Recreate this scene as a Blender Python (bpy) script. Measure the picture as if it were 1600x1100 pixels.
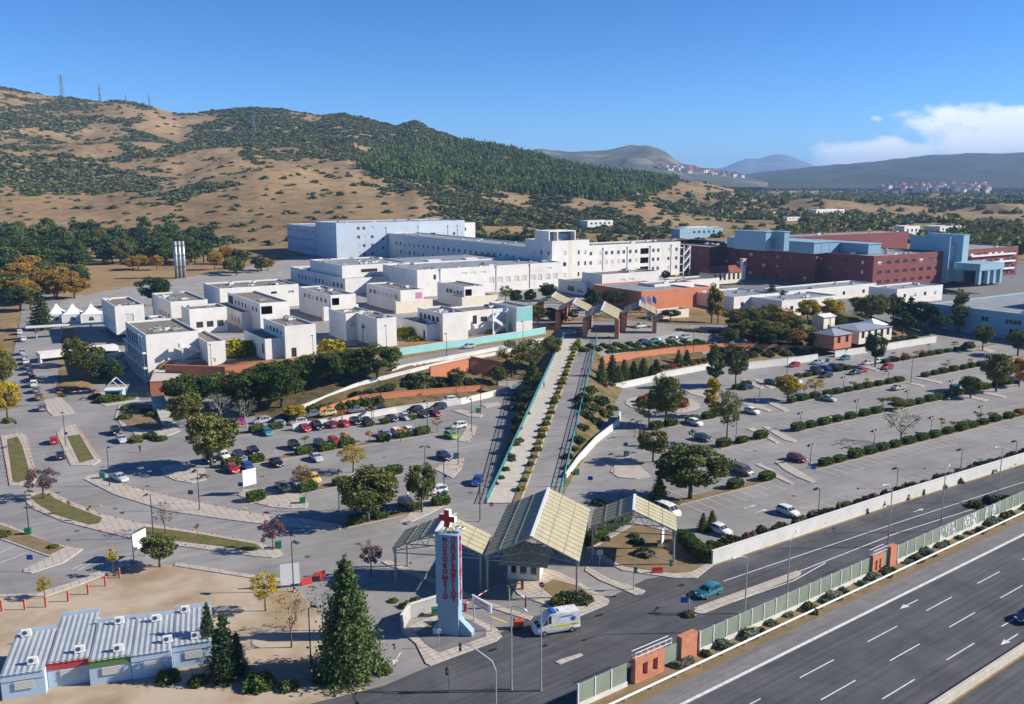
import bpy, bmesh, math, random
import numpy as np
from mathutils import Vector, Matrix, noise
random.seed(7); RS = np.random.RandomState(7)
sc = bpy.context.scene
for o in list(bpy.data.objects): bpy.data.objects.remove(o)
# ---------------------------------------------------------------- camera (drone, 55 m up, looking along +Y)
FPX, CAMH, CXP, CYP, HORIZ = 1400.0, 55.0, 800.0, 550.0, 290.0
PITCH = math.atan((CYP - HORIZ) / FPX)
cam = bpy.data.cameras.new('camera'); camo = bpy.data.objects.new('camera', cam); sc.collection.objects.link(camo)
cam.sensor_width = 36.0; cam.lens = 36.0 * FPX / 1600.0; cam.clip_start = 1.0; cam.clip_end = 60000.0
camo.location = (0, 0, CAMH); camo.rotation_euler = (math.pi / 2 - PITCH, 0, 0); sc.camera = camo
# ---------------------------------------------------------------- sky and sun
SUN_EL, SUN_AZ = math.radians(30.0), math.radians(88.0)      # azimuth clockwise from +Y: the sun stands to the right
HAZE = 0.000085
SKY_IN, SKY_G, SKY_S, SKY_OUT = 0.14, 1.3, 1.08, 7.6
w = bpy.data.worlds.new('World'); sc.world = w; w.use_nodes = True
nt = w.node_tree; nt.nodes.clear()
sky = nt.nodes.new('ShaderNodeTexSky'); sky.sky_type = 'NISHITA'; sky.sun_disc = False
sky.sun_elevation = SUN_EL; sky.sun_rotation = SUN_AZ; sky.altitude = 100; sky.air_density = 0.7; sky.dust_density = 0.0; sky.ozone_density = 6.0
bg = nt.nodes.new('ShaderNodeBackground'); bg.inputs[1].default_value = 0.10
out = nt.nodes.new('ShaderNodeOutputWorld')
# cumulus bank low over the right horizon, as part of the sky itself
tc = nt.nodes.new('ShaderNodeTexCoord')
mp = nt.nodes.new('ShaderNodeMapping'); mp.inputs['Scale'].default_value = (22, 22, 44); mp.inputs['Location'].default_value = (3.1, 0.4, 1.2)
nz = nt.nodes.new('ShaderNodeTexNoise'); nz.inputs['Scale'].default_value = 1.0; nz.inputs['Detail'].default_value = 9; nz.inputs['Roughness'].default_value = 0.55
sep = nt.nodes.new('ShaderNodeSeparateXYZ')
def wmath(op, a, b=None, clamp=False):
    n = nt.nodes.new('ShaderNodeMath'); n.operation = op; n.use_clamp = clamp
    for i, v in enumerate((a, b)):
        if v is None: continue
        if isinstance(v, (int, float)): n.inputs[i].default_value = v
        else: nt.links.new(v, n.inputs[i])
    return n.outputs[0]
nt.links.new(tc.outputs['Generated'], mp.inputs[0]); nt.links.new(mp.outputs[0], nz.inputs['Vector']); nt.links.new(tc.outputs['Generated'], sep.inputs[0])
def wramp(v, lo, hi):
    return wmath('MULTIPLY', wmath('SUBTRACT', v, lo), 1.0 / (hi - lo), True)
azr = wmath('DIVIDE', sep.outputs[0], wmath('MAXIMUM', sep.outputs[1], 0.05))
elr = wmath('DIVIDE', sep.outputs[2], wmath('MAXIMUM', sep.outputs[1], 0.05))
def wblob(a0, aw, e0, ew):        # soft ellipse of cloud cover in azimuth and elevation
    a = wmath('DIVIDE', wmath('SUBTRACT', azr, a0), aw); e = wmath('DIVIDE', wmath('SUBTRACT', elr, e0), ew)
    return wmath('MAXIMUM', wmath('SUBTRACT', 1.0, wmath('ADD', wmath('MULTIPLY', a, a), wmath('MULTIPLY', e, e))), 0.0)
cov = wmath('ADD', wmath('ADD', wblob(.545, .16, .056, .042), wblob(.385, .085, .030, .026)), wmath('MULTIPLY', wblob(.85, .30, .06, .05), 1.0))
cov = wmath('ADD', cov, wmath('MULTIPLY', wblob(.393, .010, .0705, .007), .55))
cl = wmath('MULTIPLY', wramp(wmath('ADD', nz.outputs[0], wmath('MULTIPLY', cov, 0.46)), 0.64, 0.84), wramp(cov, 0.0, 0.12))
# a polarised, saturated autumn sky: contrast and saturation of the whole dome
sc1 = nt.nodes.new('ShaderNodeVectorMath'); sc1.operation = 'SCALE'; sc1.inputs[3].default_value = SKY_IN; nt.links.new(sky.outputs[0], sc1.inputs[0])
gm = nt.nodes.new('ShaderNodeGamma'); gm.inputs[1].default_value = SKY_G; nt.links.new(sc1.outputs[0], gm.inputs[0])
hs = nt.nodes.new('ShaderNodeHueSaturation'); hs.inputs['Saturation'].default_value = SKY_S; nt.links.new(gm.outputs[0], hs.inputs['Color'])
sc2 = nt.nodes.new('ShaderNodeVectorMath'); sc2.operation = 'SCALE'; sc2.inputs[3].default_value = SKY_OUT; nt.links.new(hs.outputs[0], sc2.inputs[0])
mix = nt.nodes.new('ShaderNodeMixRGB'); nt.links.new(wmath('MULTIPLY', cl, 0.9), mix.inputs[0]); nt.links.new(sc2.outputs[0], mix.inputs[1]); mix.inputs[2].default_value = (9.0, 9.0, 9.0, 1)
nt.links.new(mix.outputs[0], bg.inputs[0]); nt.links.new(bg.outputs[0], out.inputs[0])
sl = bpy.data.lights.new('sun', 'SUN'); sl.energy = 5.0; sl.angle = math.radians(0.5); sl.color = (1.0, 0.93, 0.82)
so = bpy.data.objects.new('sun', sl); sc.collection.objects.link(so)
so.rotation_euler = (math.pi / 2 - SUN_EL, 0, math.pi - SUN_AZ)
sc.view_settings.view_transform = 'Standard'; sc.view_settings.look = 'None'; sc.view_settings.exposure = 0.7; sc.view_settings.gamma = 1.0
sc.cycles.use_denoising = True; sc.cycles.max_bounces = 5; sc.cycles.transparent_max_bounces = 6
sc.cycles.diffuse_bounces = 2; sc.cycles.glossy_bounces = 2; sc.cycles.transmission_bounces = 3; sc.cycles.volume_bounces = 0
sc.cycles.use_adaptive_sampling = True; sc.cycles.adaptive_threshold = 0.02
# ---------------------------------------------------------------- pixels of the photograph -> directions -> points on the ground
CP, SP = math.cos(PITCH), math.sin(PITCH)
def ray(px, py):
    xc = (px - CXP) / FPX; yc = -(py - CYP) / FPX
    return Vector((xc, CP + yc * SP, -SP + yc * CP))
def P(px, py, z=0.0):
    d = ray(px, py); t = (z - CAMH) / d.z
    return Vector((d.x * t, d.y * t, z))
def topx(x, y, z):
    dz = z - CAMH; f = y * CP - dz * SP; u = y * SP + dz * CP
    return CXP + FPX * x / f, CYP - FPX * u / f
GA = math.radians(33); GC, GS = math.cos(GA), math.sin(GA)          # the site grid: u to the right and away, v to the left and away
def uv2(u, v, z=0.0): return Vector((u * GC - v * GS, u * GS + v * GC, z))
def touv(p): return p.x * GC + p.y * GS, -p.x * GS + p.y * GC
RA = math.radians(-9.0); RC_, RS_ = math.cos(RA), math.sin(RA)        # the ramp axis
AX = Vector((-RS_, RC_, 0)); BX = Vector((RC_, RS_, 0))
def lerp_tab(tab, x):
    if x <= tab[0][0]: return tab[0][1:]
    for a, b in zip(tab, tab[1:]):
        if x <= b[0]:
            t = (x - a[0]) / (b[0] - a[0]); return tuple(a[i] + (b[i] - a[i]) * t for i in range(1, len(a)))
    return tab[-1][1:]
TT = [(-260, 235, 380, 7), (-122, 224, 345, 7), (-105, 302, 345, 7), (-103, 250, 252, 6), (-101, 246, 249, 6), (-95, 243.5, 247, 6), (-78, 241, 247, 6), (-68, 214, 246, 6.6), (-46, 203, 236, 7), (-28, 216, 240, 7), (-13, 225, 256, 7),
      (0, 239, 268, 7), (10, 243, 280, 7), (22, 243, 262, 7), (38, 249, 275, 7), (59, 271, 298, 7), (82, 284, 305, 6), (105, 297, 325, 5), (137, 318, 345, 5), (166, 337, 420, 5), (200, 400, 520, 6), (260, 480, 600, 6), (420, 600, 700, 8)]
R1 = [(-500, 165), (0, 138), (60, 150), (100, 155), (150, 161), (200, 161), (240, 167), (285, 180), (340, 177), (400, 172), (440, 176), (500, 185), (540, 183), (580, 192), (620, 200), (650, 192), (690, 207), (730, 222), (770, 234), (800, 241), (900, 278), (1000, 300), (1100, 330)]
R2 = [(480, 320), (540, 275), (600, 228), (650, 220), (700, 222), (760, 228), (820, 240), (900, 256), (960, 264), (1020, 273), (1060, 281), (1120, 294), (1200, 315)]
def fbm(x, y, s, o=4):
    return noise.fractal(Vector((x / s, y / s, 3.7)), 1.0, 2.0, o)
def plain(x, y):
    return 9.5 + max(0, y - 560) * 0.0092 + (fbm(x, y, 300, 3) * min(1, max(0, (y - 620) / 400)) * 5 if y > 620 else 0)
def hill(px, y, x, tab, yf, dr, k):
    yr = lerp_tab(tab, px)[0]
    zb = 10.0; zr = CAMH + (HORIZ - yr) * dr / 1424.0
    t = (y - yf) / (dr - yf)
    if t <= 0 or zr < zb: return -1e3
    g = t ** k if t < 1 else max(0.2, 1 - 0.25 * (t - 1) ** 1.3)
    n = fbm(x, y, 260, 5) * 16 + abs(fbm(x + 900, y, 420, 3)) * -22
    return zb + (zr - zb) * g + n * min(1, t * 2.2) * (1 - 0.75 * max(0, 1 - abs(t - 1) * 4))
def zt(x, y):
    if y < 640:
        yb, ytp, hm = lerp_tab(TT, x)
        if y <= yb: return 0.0
        if y < ytp: return hm * (y - yb) / (ytp - yb)
        z = hm + (y - ytp) * 0.010
        if y < 560: return z
        t = (y - 560) / 80.0
        return z * (1 - t) + plain(x, y) * t
    px = 800 + 1424 * x / y
    z = plain(x, y)
    a = hill(px, y, x, R1, 660, 1750, 1.12); b = hill(px, y, x, R2, 860, 1500, 0.95)
    return max(z, a, b)
def lx(y): return -4.6 + (y - 150) * (20.9 / 130.7)
def rx(y): return 8.4 + (y - 150) * (16.6 / 114.0)
def rz_(y): return 0.06 + max(0, min(1, (y - 152) / 118.0)) * 7.1
EL, ER = 1.35, 1.7          # slope of the ramp banks
def surf(x, y):
    z = zt(x, y)
    if 150 < y < 280:
        r = rz_(y); a, b = lx(y), rx(y)
        zr = r if a <= x <= b else r - (a - x) / EL if x < a else r - (x - b) / ER
        z = max(z, zr)
    return z
def G(px, py, dz=0.0):
    """the point of the terrain seen at a pixel"""
    d = ray(px, py); t = 60.0; prev = t
    while t < 9000:
        p = Vector((0, 0, CAMH)) + d * t
        if p.z <= surf(p.x, p.y) + dz: break
        prev = t; t *= 1.012
    lo, hi = prev, t
    for _ in range(22):
        m = (lo + hi) / 2; p = Vector((0, 0, CAMH)) + d * m
        if p.z <= surf(p.x, p.y) + dz: hi = m
        else: lo = m
    p = Vector((0, 0, CAMH)) + d * hi
    return Vector((p.x, p.y, surf(p.x, p.y)))
# ---------------------------------------------------------------- materials
MATS = {}
def mat(name, col, rough=0.85, var=0.0, scale=1.0, col2=None, spec=0.3, metal=0.0, bump=0.0, detail=4, rnd=0.0, tint=False, emit=None, transl=0.0, contrast=(0.35, 0.65), coat=0.0, dirt=None):
    if name in MATS: return MATS[name]
    m = bpy.data.materials.new(name); m.use_nodes = True; N = m.node_tree.nodes; L = m.node_tree.links
    b = N['Principled BSDF']; b.inputs['Roughness'].default_value = rough; b.inputs['Specular IOR Level'].default_value = spec; b.inputs['Metallic'].default_value = metal
    if coat: b.inputs['Coat Weight'].default_value = coat; b.inputs['Coat Roughness'].default_value = 0.08
    c = (*col, 1); b.inputs['Base Color'].default_value = c
    cur = None
    if col2 is not None or var or bump:
        t = N.new('ShaderNodeTexCoord'); nz = N.new('ShaderNodeTexNoise'); nz.inputs['Scale'].default_value = scale; nz.inputs['Detail'].default_value = detail; nz.inputs['Roughness'].default_value = 0.6
        geo = N.new('ShaderNodeNewGeometry'); L.new(geo.outputs['Position'], nz.inputs['Vector'])
        if col2 is not None or var:
            r = N.new('ShaderNodeValToRGB'); r.color_ramp.elements[0].position = contrast[0]; r.color_ramp.elements[1].position = contrast[1]
            c2 = col2 if col2 is not None else tuple(min(1, v * (1 + var)) for v in col)
            c1 = col if col2 is not None else tuple(v * (1 - var) for v in col)
            r.color_ramp.elements[0].color = (*c1, 1); r.color_ramp.elements[1].color = (*c2, 1)
            L.new(nz.outputs[0], r.inputs[0]); cur = r.outputs[0]
        if bump:
            bp = N.new('ShaderNodeBump'); bp.inputs['Strength'].default_value = bump; bp.inputs['Distance'].default_value = 0.1
            L.new(nz.outputs[0], bp.inputs['Height']); L.new(bp.outputs[0], b.inputs['Normal'])
    if dirt:      # (colour, scale, amount): large soft stains
        geo = N.new('ShaderNodeNewGeometry'); n2 = N.new('ShaderNodeTexNoise'); n2.inputs['Scale'].default_value = dirt[1]; n2.inputs['Detail'].default_value = 6; n2.inputs['Roughness'].default_value = 0.65
        L.new(geo.outputs['Position'], n2.inputs['Vector'])
        r2 = N.new('ShaderNodeValToRGB'); r2.color_ramp.elements[0].position = 0.42; r2.color_ramp.elements[1].position = 0.72; r2.color_ramp.elements[1].color = (dirt[2],) * 3 + (1,); r2.color_ramp.elements[0].color = (0, 0, 0, 1)
        L.new(n2.outputs[0], r2.inputs[0])
        mx = N.new('ShaderNodeMixRGB'); L.new(r2.outputs[0], mx.inputs[0]); mx.inputs[1].default_value = c; mx.inputs[2].default_value = (*dirt[0], 1)
        if cur: L.new(cur, mx.inputs[1])
        cur = mx.outputs[0]
    if tint:      # leaf colours differ leaf by leaf and plant by plant
        at = N.new('ShaderNodeAttribute'); at.attribute_name = 'tint'
        oi = N.new('ShaderNodeObjectInfo')
        ad = N.new('ShaderNodeMath'); ad.operation = 'MULTIPLY_ADD'; L.new(oi.outputs['Random'], ad.inputs[0]); ad.inputs[1].default_value = rnd; L.new(at.outputs['Fac'], ad.inputs[2])
        r = N.new('ShaderNodeValToRGB'); r.color_ramp.elements[0].color = c; r.color_ramp.elements[1].color = (*(col2 or col), 1)
        r.color_ramp.elements[1].position = 1.0 + rnd
        L.new(ad.outputs[0], r.inputs[0]); cur = r.outputs[0]
    if cur: L.new(cur, b.inputs['Base Color'])
    if transl:
        tr = N.new('ShaderNodeBsdfTranslucent'); ms = N.new('ShaderNodeMixShader'); ms.inputs[0].default_value = transl
        if cur: L.new(cur, tr.inputs[0])
        else: tr.inputs[0].default_value = c
        L.new(b.outputs[0], ms.inputs[1]); L.new(tr.outputs[0], ms.inputs[2]); L.new(ms.outputs[0], N['Material Output'].inputs[0])
    if emit: b.inputs['Emission Color'].default_value = (*emit[0], 1); b.inputs['Emission Strength'].default_value = emit[1]
    MATS[name] = m; return m
M = mat
M('plaster', (0.74, 0.71, 0.66), 0.9, dirt=((0.52, 0.50, 0.47), 0.22, 0.5)); M('plaster_cream', (0.70, 0.62, 0.50), 0.9, var=0.05, scale=0.4); M('plaster_grey', (0.42, 0.46, 0.50), 0.9, var=0.05, scale=0.4)
M('band_grey', (0.36, 0.42, 0.49), 0.9); M('roof_gravel', (0.20, 0.175, 0.145), 0.95, var=0.25, scale=0.6); M('roof_grey', (0.24, 0.26, 0.28), 0.9, var=0.2, scale=0.3)
M('coping', (0.66, 0.64, 0.60), 0.8); M('glass', (0.03, 0.04, 0.05), 0.08, spec=0.6); M('blind', (0.55, 0.53, 0.48), 0.7); M('frame_white', (0.75, 0.75, 0.74), 0.5); M('frame_dark', (0.08, 0.09, 0.10), 0.5)
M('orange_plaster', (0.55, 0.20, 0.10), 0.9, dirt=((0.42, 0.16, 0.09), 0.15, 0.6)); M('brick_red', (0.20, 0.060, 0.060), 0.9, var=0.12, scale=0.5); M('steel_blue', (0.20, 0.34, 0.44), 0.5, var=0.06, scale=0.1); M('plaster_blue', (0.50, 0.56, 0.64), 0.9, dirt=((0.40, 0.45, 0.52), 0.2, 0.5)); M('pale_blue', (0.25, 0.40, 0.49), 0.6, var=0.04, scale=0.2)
M('canopy', (0.40, 0.36, 0.235), 0.7, dirt=((0.33, 0.30, 0.21), 0.5, 0.5)); M('canopy_rib', (0.34, 0.31, 0.22), 0.7); M('steel', (0.30, 0.31, 0.32), 0.5, metal=0.3); M('steel_white', (0.68, 0.70, 0.72), 0.5); M('galv', (0.45, 0.47, 0.48), 0.45, metal=0.5)
M('dark_metal', (0.035, 0.035, 0.04), 0.5); M('teal', (0.10, 0.36, 0.38), 0.6); M('teal_wall', (0.25, 0.52, 0.52), 0.8, var=0.04, scale=0.3)
M('asphalt_lot', (0.245, 0.234, 0.222), 0.95, dirt=((0.34, 0.32, 0.30), 0.05, 0.9), col2=(0.20, 0.19, 0.18), scale=0.35, contrast=(.35, .75), detail=9); M('asphalt_road', (0.055, 0.057, 0.062), 0.9, dirt=((0.105, 0.105, 0.108), 0.10, 1.0), col2=(0.072, 0.072, 0.076), scale=0.6, detail=9)
M('pavement_grey', (0.30, 0.285, 0.26), 0.95, var=0.15, scale=0.2); M('bank_soil', (0.17, 0.115, 0.06), 1.0, col2=(0.075, 0.075, 0.025), scale=0.35, bump=0.5, contrast=(.4, .6)); M('shoulder', (0.17, 0.165, 0.16), 0.95, var=0.12, scale=0.5); M('pavement', (0.50, 0.45, 0.38), 0.9, var=0.10, scale=0.8); M('kerb', (0.48, 0.46, 0.42), 0.9, var=0.1, scale=1.0); M('kerb_dark', (0.10, 0.095, 0.09), 0.9)
M('dirt', (0.46, 0.37, 0.27), 1.0, col2=(0.30, 0.215, 0.13), scale=0.12, contrast=(0.42, 0.66), bump=0.4); M('soil', (0.26, 0.17, 0.095), 1.0, col2=(0.16, 0.13, 0.06), scale=0.5, bump=0.4); M('lawn', (0.085, 0.10, 0.025), 1.0, col2=(0.16, 0.13, 0.045), scale=0.6, bump=0.3)
M('paint_white', (0.62, 0.62, 0.60), 0.8, var=0.15, scale=1.5); M('paint_yellow', (0.60, 0.42, 0.08), 0.8); M('wall_white', (0.66, 0.66, 0.62), 0.9, dirt=((0.46, 0.44, 0.39), 0.35, 0.6)); M('concrete', (0.38, 0.37, 0.35), 0.9, var=0.1, scale=0.6)
M('panel_green', (0.23, 0.27, 0.20), 0.35, var=0.10, scale=0.4); M('panel_graffiti', (0.24, 0.28, 0.22), 0.4, col2=(0.66, 0.68, 0.70), scale=1.1, contrast=(0.52, 0.56), detail=2); M('brick_orange', (0.50, 0.20, 0.11), 0.9, var=0.15, scale=1.5)
M('corrugated', (0.44, 0.47, 0.48), 0.5, metal=0.3, var=0.08, scale=0.5); M('shed_wall', (0.40, 0.49, 0.58), 0.7); M('shed_red', (0.45, 0.05, 0.05), 0.7); M('shed_green', (0.10, 0.19, 0.05), 0.7)
M('sign_panel', (0.27, 0.38, 0.47), 0.5, dirt=((0.22, 0.30, 0.37), 0.8, 0.4)); M('red', (0.55, 0.02, 0.03), 0.5); M('sign_blue', (0.02, 0.12, 0.45), 0.5); M('plastic_red', (0.55, 0.06, 0.04), 0.6); M('plastic_green', (0.02, 0.14, 0.08), 0.6); M('orange_cone', (0.55, 0.13, 0.07), 0.8)
M('signal_green', (0.0, 0.16, 0.09), 0.5); M('wood', (0.22, 0.11, 0.05), 0.8, var=0.2, scale=3); M('tile_red', (0.26, 0.075, 0.05), 0.9, var=0.15, scale=1.0); M('rubber', (0.015, 0.015, 0.016), 0.8); M('rim', (0.42, 0.43, 0.45), 0.35, metal=0.7)
M('lamp_red', (0.35, 0.01, 0.01), 0.3); M('lamp_clear', (0.75, 0.76, 0.78), 0.15); M('yellow', (0.62, 0.56, 0.05), 0.5); M('pink', (0.55, 0.22, 0.33), 0.9); M('bark', (0.11, 0.085, 0.06), 1.0, var=0.25, scale=4); M('bark_pale', (0.33, 0.30, 0.26), 1.0, var=0.2, scale=4); M('skin', (0.45, 0.27, 0.19), 0.7)
LEAF = {'olive': ((0.045, 0.058, 0.014), (0.125, 0.120, 0.030)), 'green': ((0.032, 0.044, 0.012), (0.095, 0.105, 0.026)), 'pine': ((0.018, 0.036, 0.009), (0.064, 0.092, 0.020)), 'plantation': ((0.045, 0.068, 0.018), (0.095, 0.125, 0.032)), 'dark': ((0.012, 0.027, 0.011), (0.036, 0.058, 0.022)),
        'yellow': ((0.22, 0.16, 0.010), (0.46, 0.34, 0.030)), 'autumn': ((0.11, 0.075, 0.015), (0.26, 0.15, 0.03)), 'purple': ((0.05, 0.025, 0.028), (0.12, 0.07, 0.065)), 'cedar': ((0.030, 0.050, 0.014), (0.095, 0.125, 0.040)), 'grey': ((0.07, 0.085, 0.05), (0.16, 0.17, 0.11)),
        'hedge': ((0.022, 0.045, 0.010), (0.075, 0.105, 0.022)), 'vine': ((0.09, 0.10, 0.010), (0.27, 0.23, 0.02)), 'shrub': ((0.035, 0.050, 0.018), (0.085, 0.090, 0.032)), 'orange': ((0.30, 0.11, 0.012), (0.48, 0.22, 0.03)), 'rust': ((0.16, 0.04, 0.02), (0.26, 0.08, 0.03))}
for k, (a, b) in LEAF.items(): M('leaf_' + k, tuple(min(.6, x * (1.7 if k not in ('yellow', 'orange') else 1.15)) for x in a), 0.75, col2=tuple(min(.65, x * (1.7 if k not in ('yellow', 'orange') else 1.15)) for x in b), tint=True, rnd=0.35, transl=0.18, spec=0.2)
def streaks(name, ang, sc_, lo, hi):      # wheel tracks and wear drawn out along the road
    m = MATS[name]; N = m.node_tree.nodes; L = m.node_tree.links; b = N['Principled BSDF']; src = b.inputs['Base Color'].links[0].from_socket
    geo = N.new('ShaderNodeNewGeometry'); mp = N.new('ShaderNodeMapping'); mp.vector_type = 'TEXTURE'; mp.inputs['Rotation'].default_value = (0, 0, ang); mp.inputs['Scale'].default_value = sc_; L.new(geo.outputs['Position'], mp.inputs[0])
    n = N.new('ShaderNodeTexNoise'); n.inputs['Scale'].default_value = 1.0; n.inputs['Detail'].default_value = 5; n.inputs['Roughness'].default_value = .65; L.new(mp.outputs[0], n.inputs['Vector'])
    r = N.new('ShaderNodeMapRange'); r.inputs[1].default_value = .3; r.inputs[2].default_value = .7; r.inputs[3].default_value = lo; r.inputs[4].default_value = hi; L.new(n.outputs[0], r.inputs[0])
    x = N.new('ShaderNodeVectorMath'); x.operation = 'SCALE'; L.new(src, x.inputs[0]); L.new(r.outputs[0], x.inputs[3]); L.new(x.outputs[0], b.inputs['Base Color'])
streaks('asphalt_road', math.atan2(.6, .8), (45, .55, 1), .72, 1.42); streaks('asphalt_lot', math.radians(33), (14, 1.6, 1), .86, 1.14); streaks('shoulder', math.atan2(.6, .8), (30, .7, 1), .8, 1.25); streaks('canopy', math.radians(-9), (.9, 6, 1), .86, 1.1)
# ---------------------------------------------------------------- mesh builder and object tree
class MB:
    def __init__(s): s.v = []; s.f = []; s.m = []
    def add(s, vs, fs, mi=0):
        o = len(s.v); s.v += [tuple(p) for p in vs]; s.f += [tuple(i + o for i in f) for f in fs]; s.m += [mi] * len(fs); return s
    def box(s, x0, x1, y0, y1, z0, z1, mi=0, bevel=0.0):
        return s.add([(x0, y0, z0), (x1, y0, z0), (x1, y1, z0), (x0, y1, z0), (x0, y0, z1), (x1, y0, z1), (x1, y1, z1), (x0, y1, z1)],
                     [(0, 3, 2, 1), (4, 5, 6, 7), (0, 1, 5, 4), (1, 2, 6, 5), (2, 3, 7, 6), (3, 0, 4, 7)], mi)
    def prism(s, poly, z0, z1, mi=0, mtop=None, cap0=True):
        n = len(poly); a = sum(poly[i][0] * poly[(i + 1) % n][1] - poly[(i + 1) % n][0] * poly[i][1] for i in range(n))
        if a < 0: poly = poly[::-1]
        b = [(p[0], p[1], z0 + (p[2] if len(p) > 2 else 0)) for p in poly]; t = [(p[0], p[1], z1 + (p[2] if len(p) > 2 else 0)) for p in poly]
        s.add(b + t, [(i, (i + 1) % n, n + (i + 1) % n, n + i) for i in range(n)], mi)
        s.add(t, [tuple(range(n))], mi if mtop is None else mtop)
        if cap0: s.add(b, [tuple(range(n))[::-1]], mi)
        return s
    def bar(s, p, q, w, h=None, mi=0, up=(0, 0, 1)):
        p, q = Vector(p), Vector(q); d = (q - p).normalized(); h = h or w
        up = Vector(up)
        if abs(d.dot(up)) > 0.98: up = Vector((0, 1, 0))
        r = d.cross(up).normalized() * (w / 2); u = r.cross(d).normalized() * (h / 2)
        vs = [p - r - u, p + r - u, p + r + u, p - r + u, q - r - u, q + r - u, q + r + u, q - r + u]
        return s.add(vs, [(3, 2, 1, 0), (4, 5, 6, 7), (0, 1, 5, 4), (1, 2, 6, 5), (2, 3, 7, 6), (3, 0, 4, 7)], mi)
    def tube(s, pts, rad, n=8, mi=0, cap=True):
        pts = [Vector(p) for p in pts]; rad = rad if isinstance(rad, (list, tuple)) else [rad] * len(pts); o = len(s.v); ref = None
        for i, p in enumerate(pts):
            d = (pts[min(i + 1, len(pts) - 1)] - pts[max(i - 1, 0)]).normalized()
            a = d.cross(Vector((0, 0, 1)) if abs(d.z) < 0.95 else Vector((1, 0, 0))).normalized(); b = d.cross(a)
            for k in range(n):
                t = 2 * math.pi * k / n; s.v.append(tuple(p + (a * math.cos(t) + b * math.sin(t)) * rad[i]))
        for i in range(len(pts) - 1):
            for k in range(n):
                s.f.append((o + i * n + k, o + (i + 1) * n + k, o + (i + 1) * n + (k + 1) % n, o + i * n + (k + 1) % n)); s.m.append(mi)
        if cap:
            s.f.append(tuple(o + k for k in range(n))); s.m.append(mi)
            s.f.append(tuple(o + (len(pts) - 1) * n + k for k in range(n))[::-1]); s.m.append(mi)
        return s
    def lathe(s, prof, n=16, mi=0, c=(0, 0, 0)):
        o = len(s.v)
        for r, z in prof:
            for k in range(n): t = 2 * math.pi * k / n; s.v.append((c[0] + r * math.cos(t), c[1] + r * math.sin(t), c[2] + z))
        for i in range(len(prof) - 1):
            for k in range(n): s.f.append((o + i * n + k, o + i * n + (k + 1) % n, o + (i + 1) * n + (k + 1) % n, o + (i + 1) * n + k)); s.m.append(mi)
        return s
    def mesh(s, name, mats, smooth=False):
        me = bpy.data.meshes.new(name); me.from_pydata(s.v, [], s.f)
        for m in mats: me.materials.append(MATS[m] if isinstance(m, str) else m)
        me.polygons.foreach_set('material_index', s.m)
        if smooth: me.polygons.foreach_set('use_smooth', [True] * len(me.polygons))
        me.update(); return me
    def build(s, name, mats, parent=None, smooth=False, **kw):
        return link(name, s.mesh(name, mats if isinstance(mats, (list, tuple)) else [mats], smooth), parent, **kw)
COL = sc.collection
def link(name, data, parent=None, loc=None, rz=None, label=None, cat=None, group=None, kind=None, scale=None):
    o = bpy.data.objects.new(name, data); COL.objects.link(o)
    if parent: o.parent = parent
    if loc is not None: o.location = loc
    if rz is not None: o.rotation_euler = (0, 0, rz)
    if scale is not None: o.scale = scale if hasattr(scale, '__len__') else (scale,) * 3
    if label: o['label'] = label
    if cat: o['category'] = cat
    if group: o['group'] = group
    if kind: o['kind'] = kind
    return o
def thing(name, label, cat, loc=(0, 0, 0), rz=0.0, group=None, scale=None): return link(name, None, None, loc, rz, label, cat, group, scale=scale)
def clone(root, loc, rz, label=None, group=None, scale=None):
    r = root.copy(); COL.objects.link(r); r.location = loc; r.rotation_euler = (0, 0, rz)
    if scale is not None: r.scale = scale if hasattr(scale, '__len__') else (scale,) * 3
    if label: r['label'] = label
    if group: r['group'] = group
    for ch in root.children:
        c = ch.copy(); COL.objects.link(c); c.parent = r
        for g in ch.children:
            d = g.copy(); COL.objects.link(d); d.parent = c
    return r
def drop(root):                                          # a prototype that is not itself placed
    for ch in list(root.children):
        for g in list(ch.children): bpy.data.objects.remove(g)
        bpy.data.objects.remove(ch)
    bpy.data.objects.remove(root)
ORD = ['first', 'second', 'third', 'fourth', 'fifth', 'sixth', 'seventh', 'eighth', 'ninth', 'tenth', 'eleventh', 'twelfth', 'thirteenth', 'fourteenth', 'fifteenth', 'sixteenth', 'seventeenth', 'eighteenth', 'nineteenth', 'twentieth']
TENS = ['', '', 'twenty', 'thirty', 'forty', 'fifty', 'sixty', 'seventy', 'eighty', 'ninety']
TTH = ['', '', 'twentieth', 'thirtieth', 'fortieth', 'fiftieth', 'sixtieth', 'seventieth', 'eightieth', 'ninetieth']
def ordn(i):
    if i < 20: return ORD[i]
    n = i + 1
    if n >= 100: return 'hundred and ' + ordn(n - 101) if n > 100 else 'hundredth'
    return TTH[n // 10] if n % 10 == 0 else TENS[n // 10] + '-' + ORD[n % 10 - 1]
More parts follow.
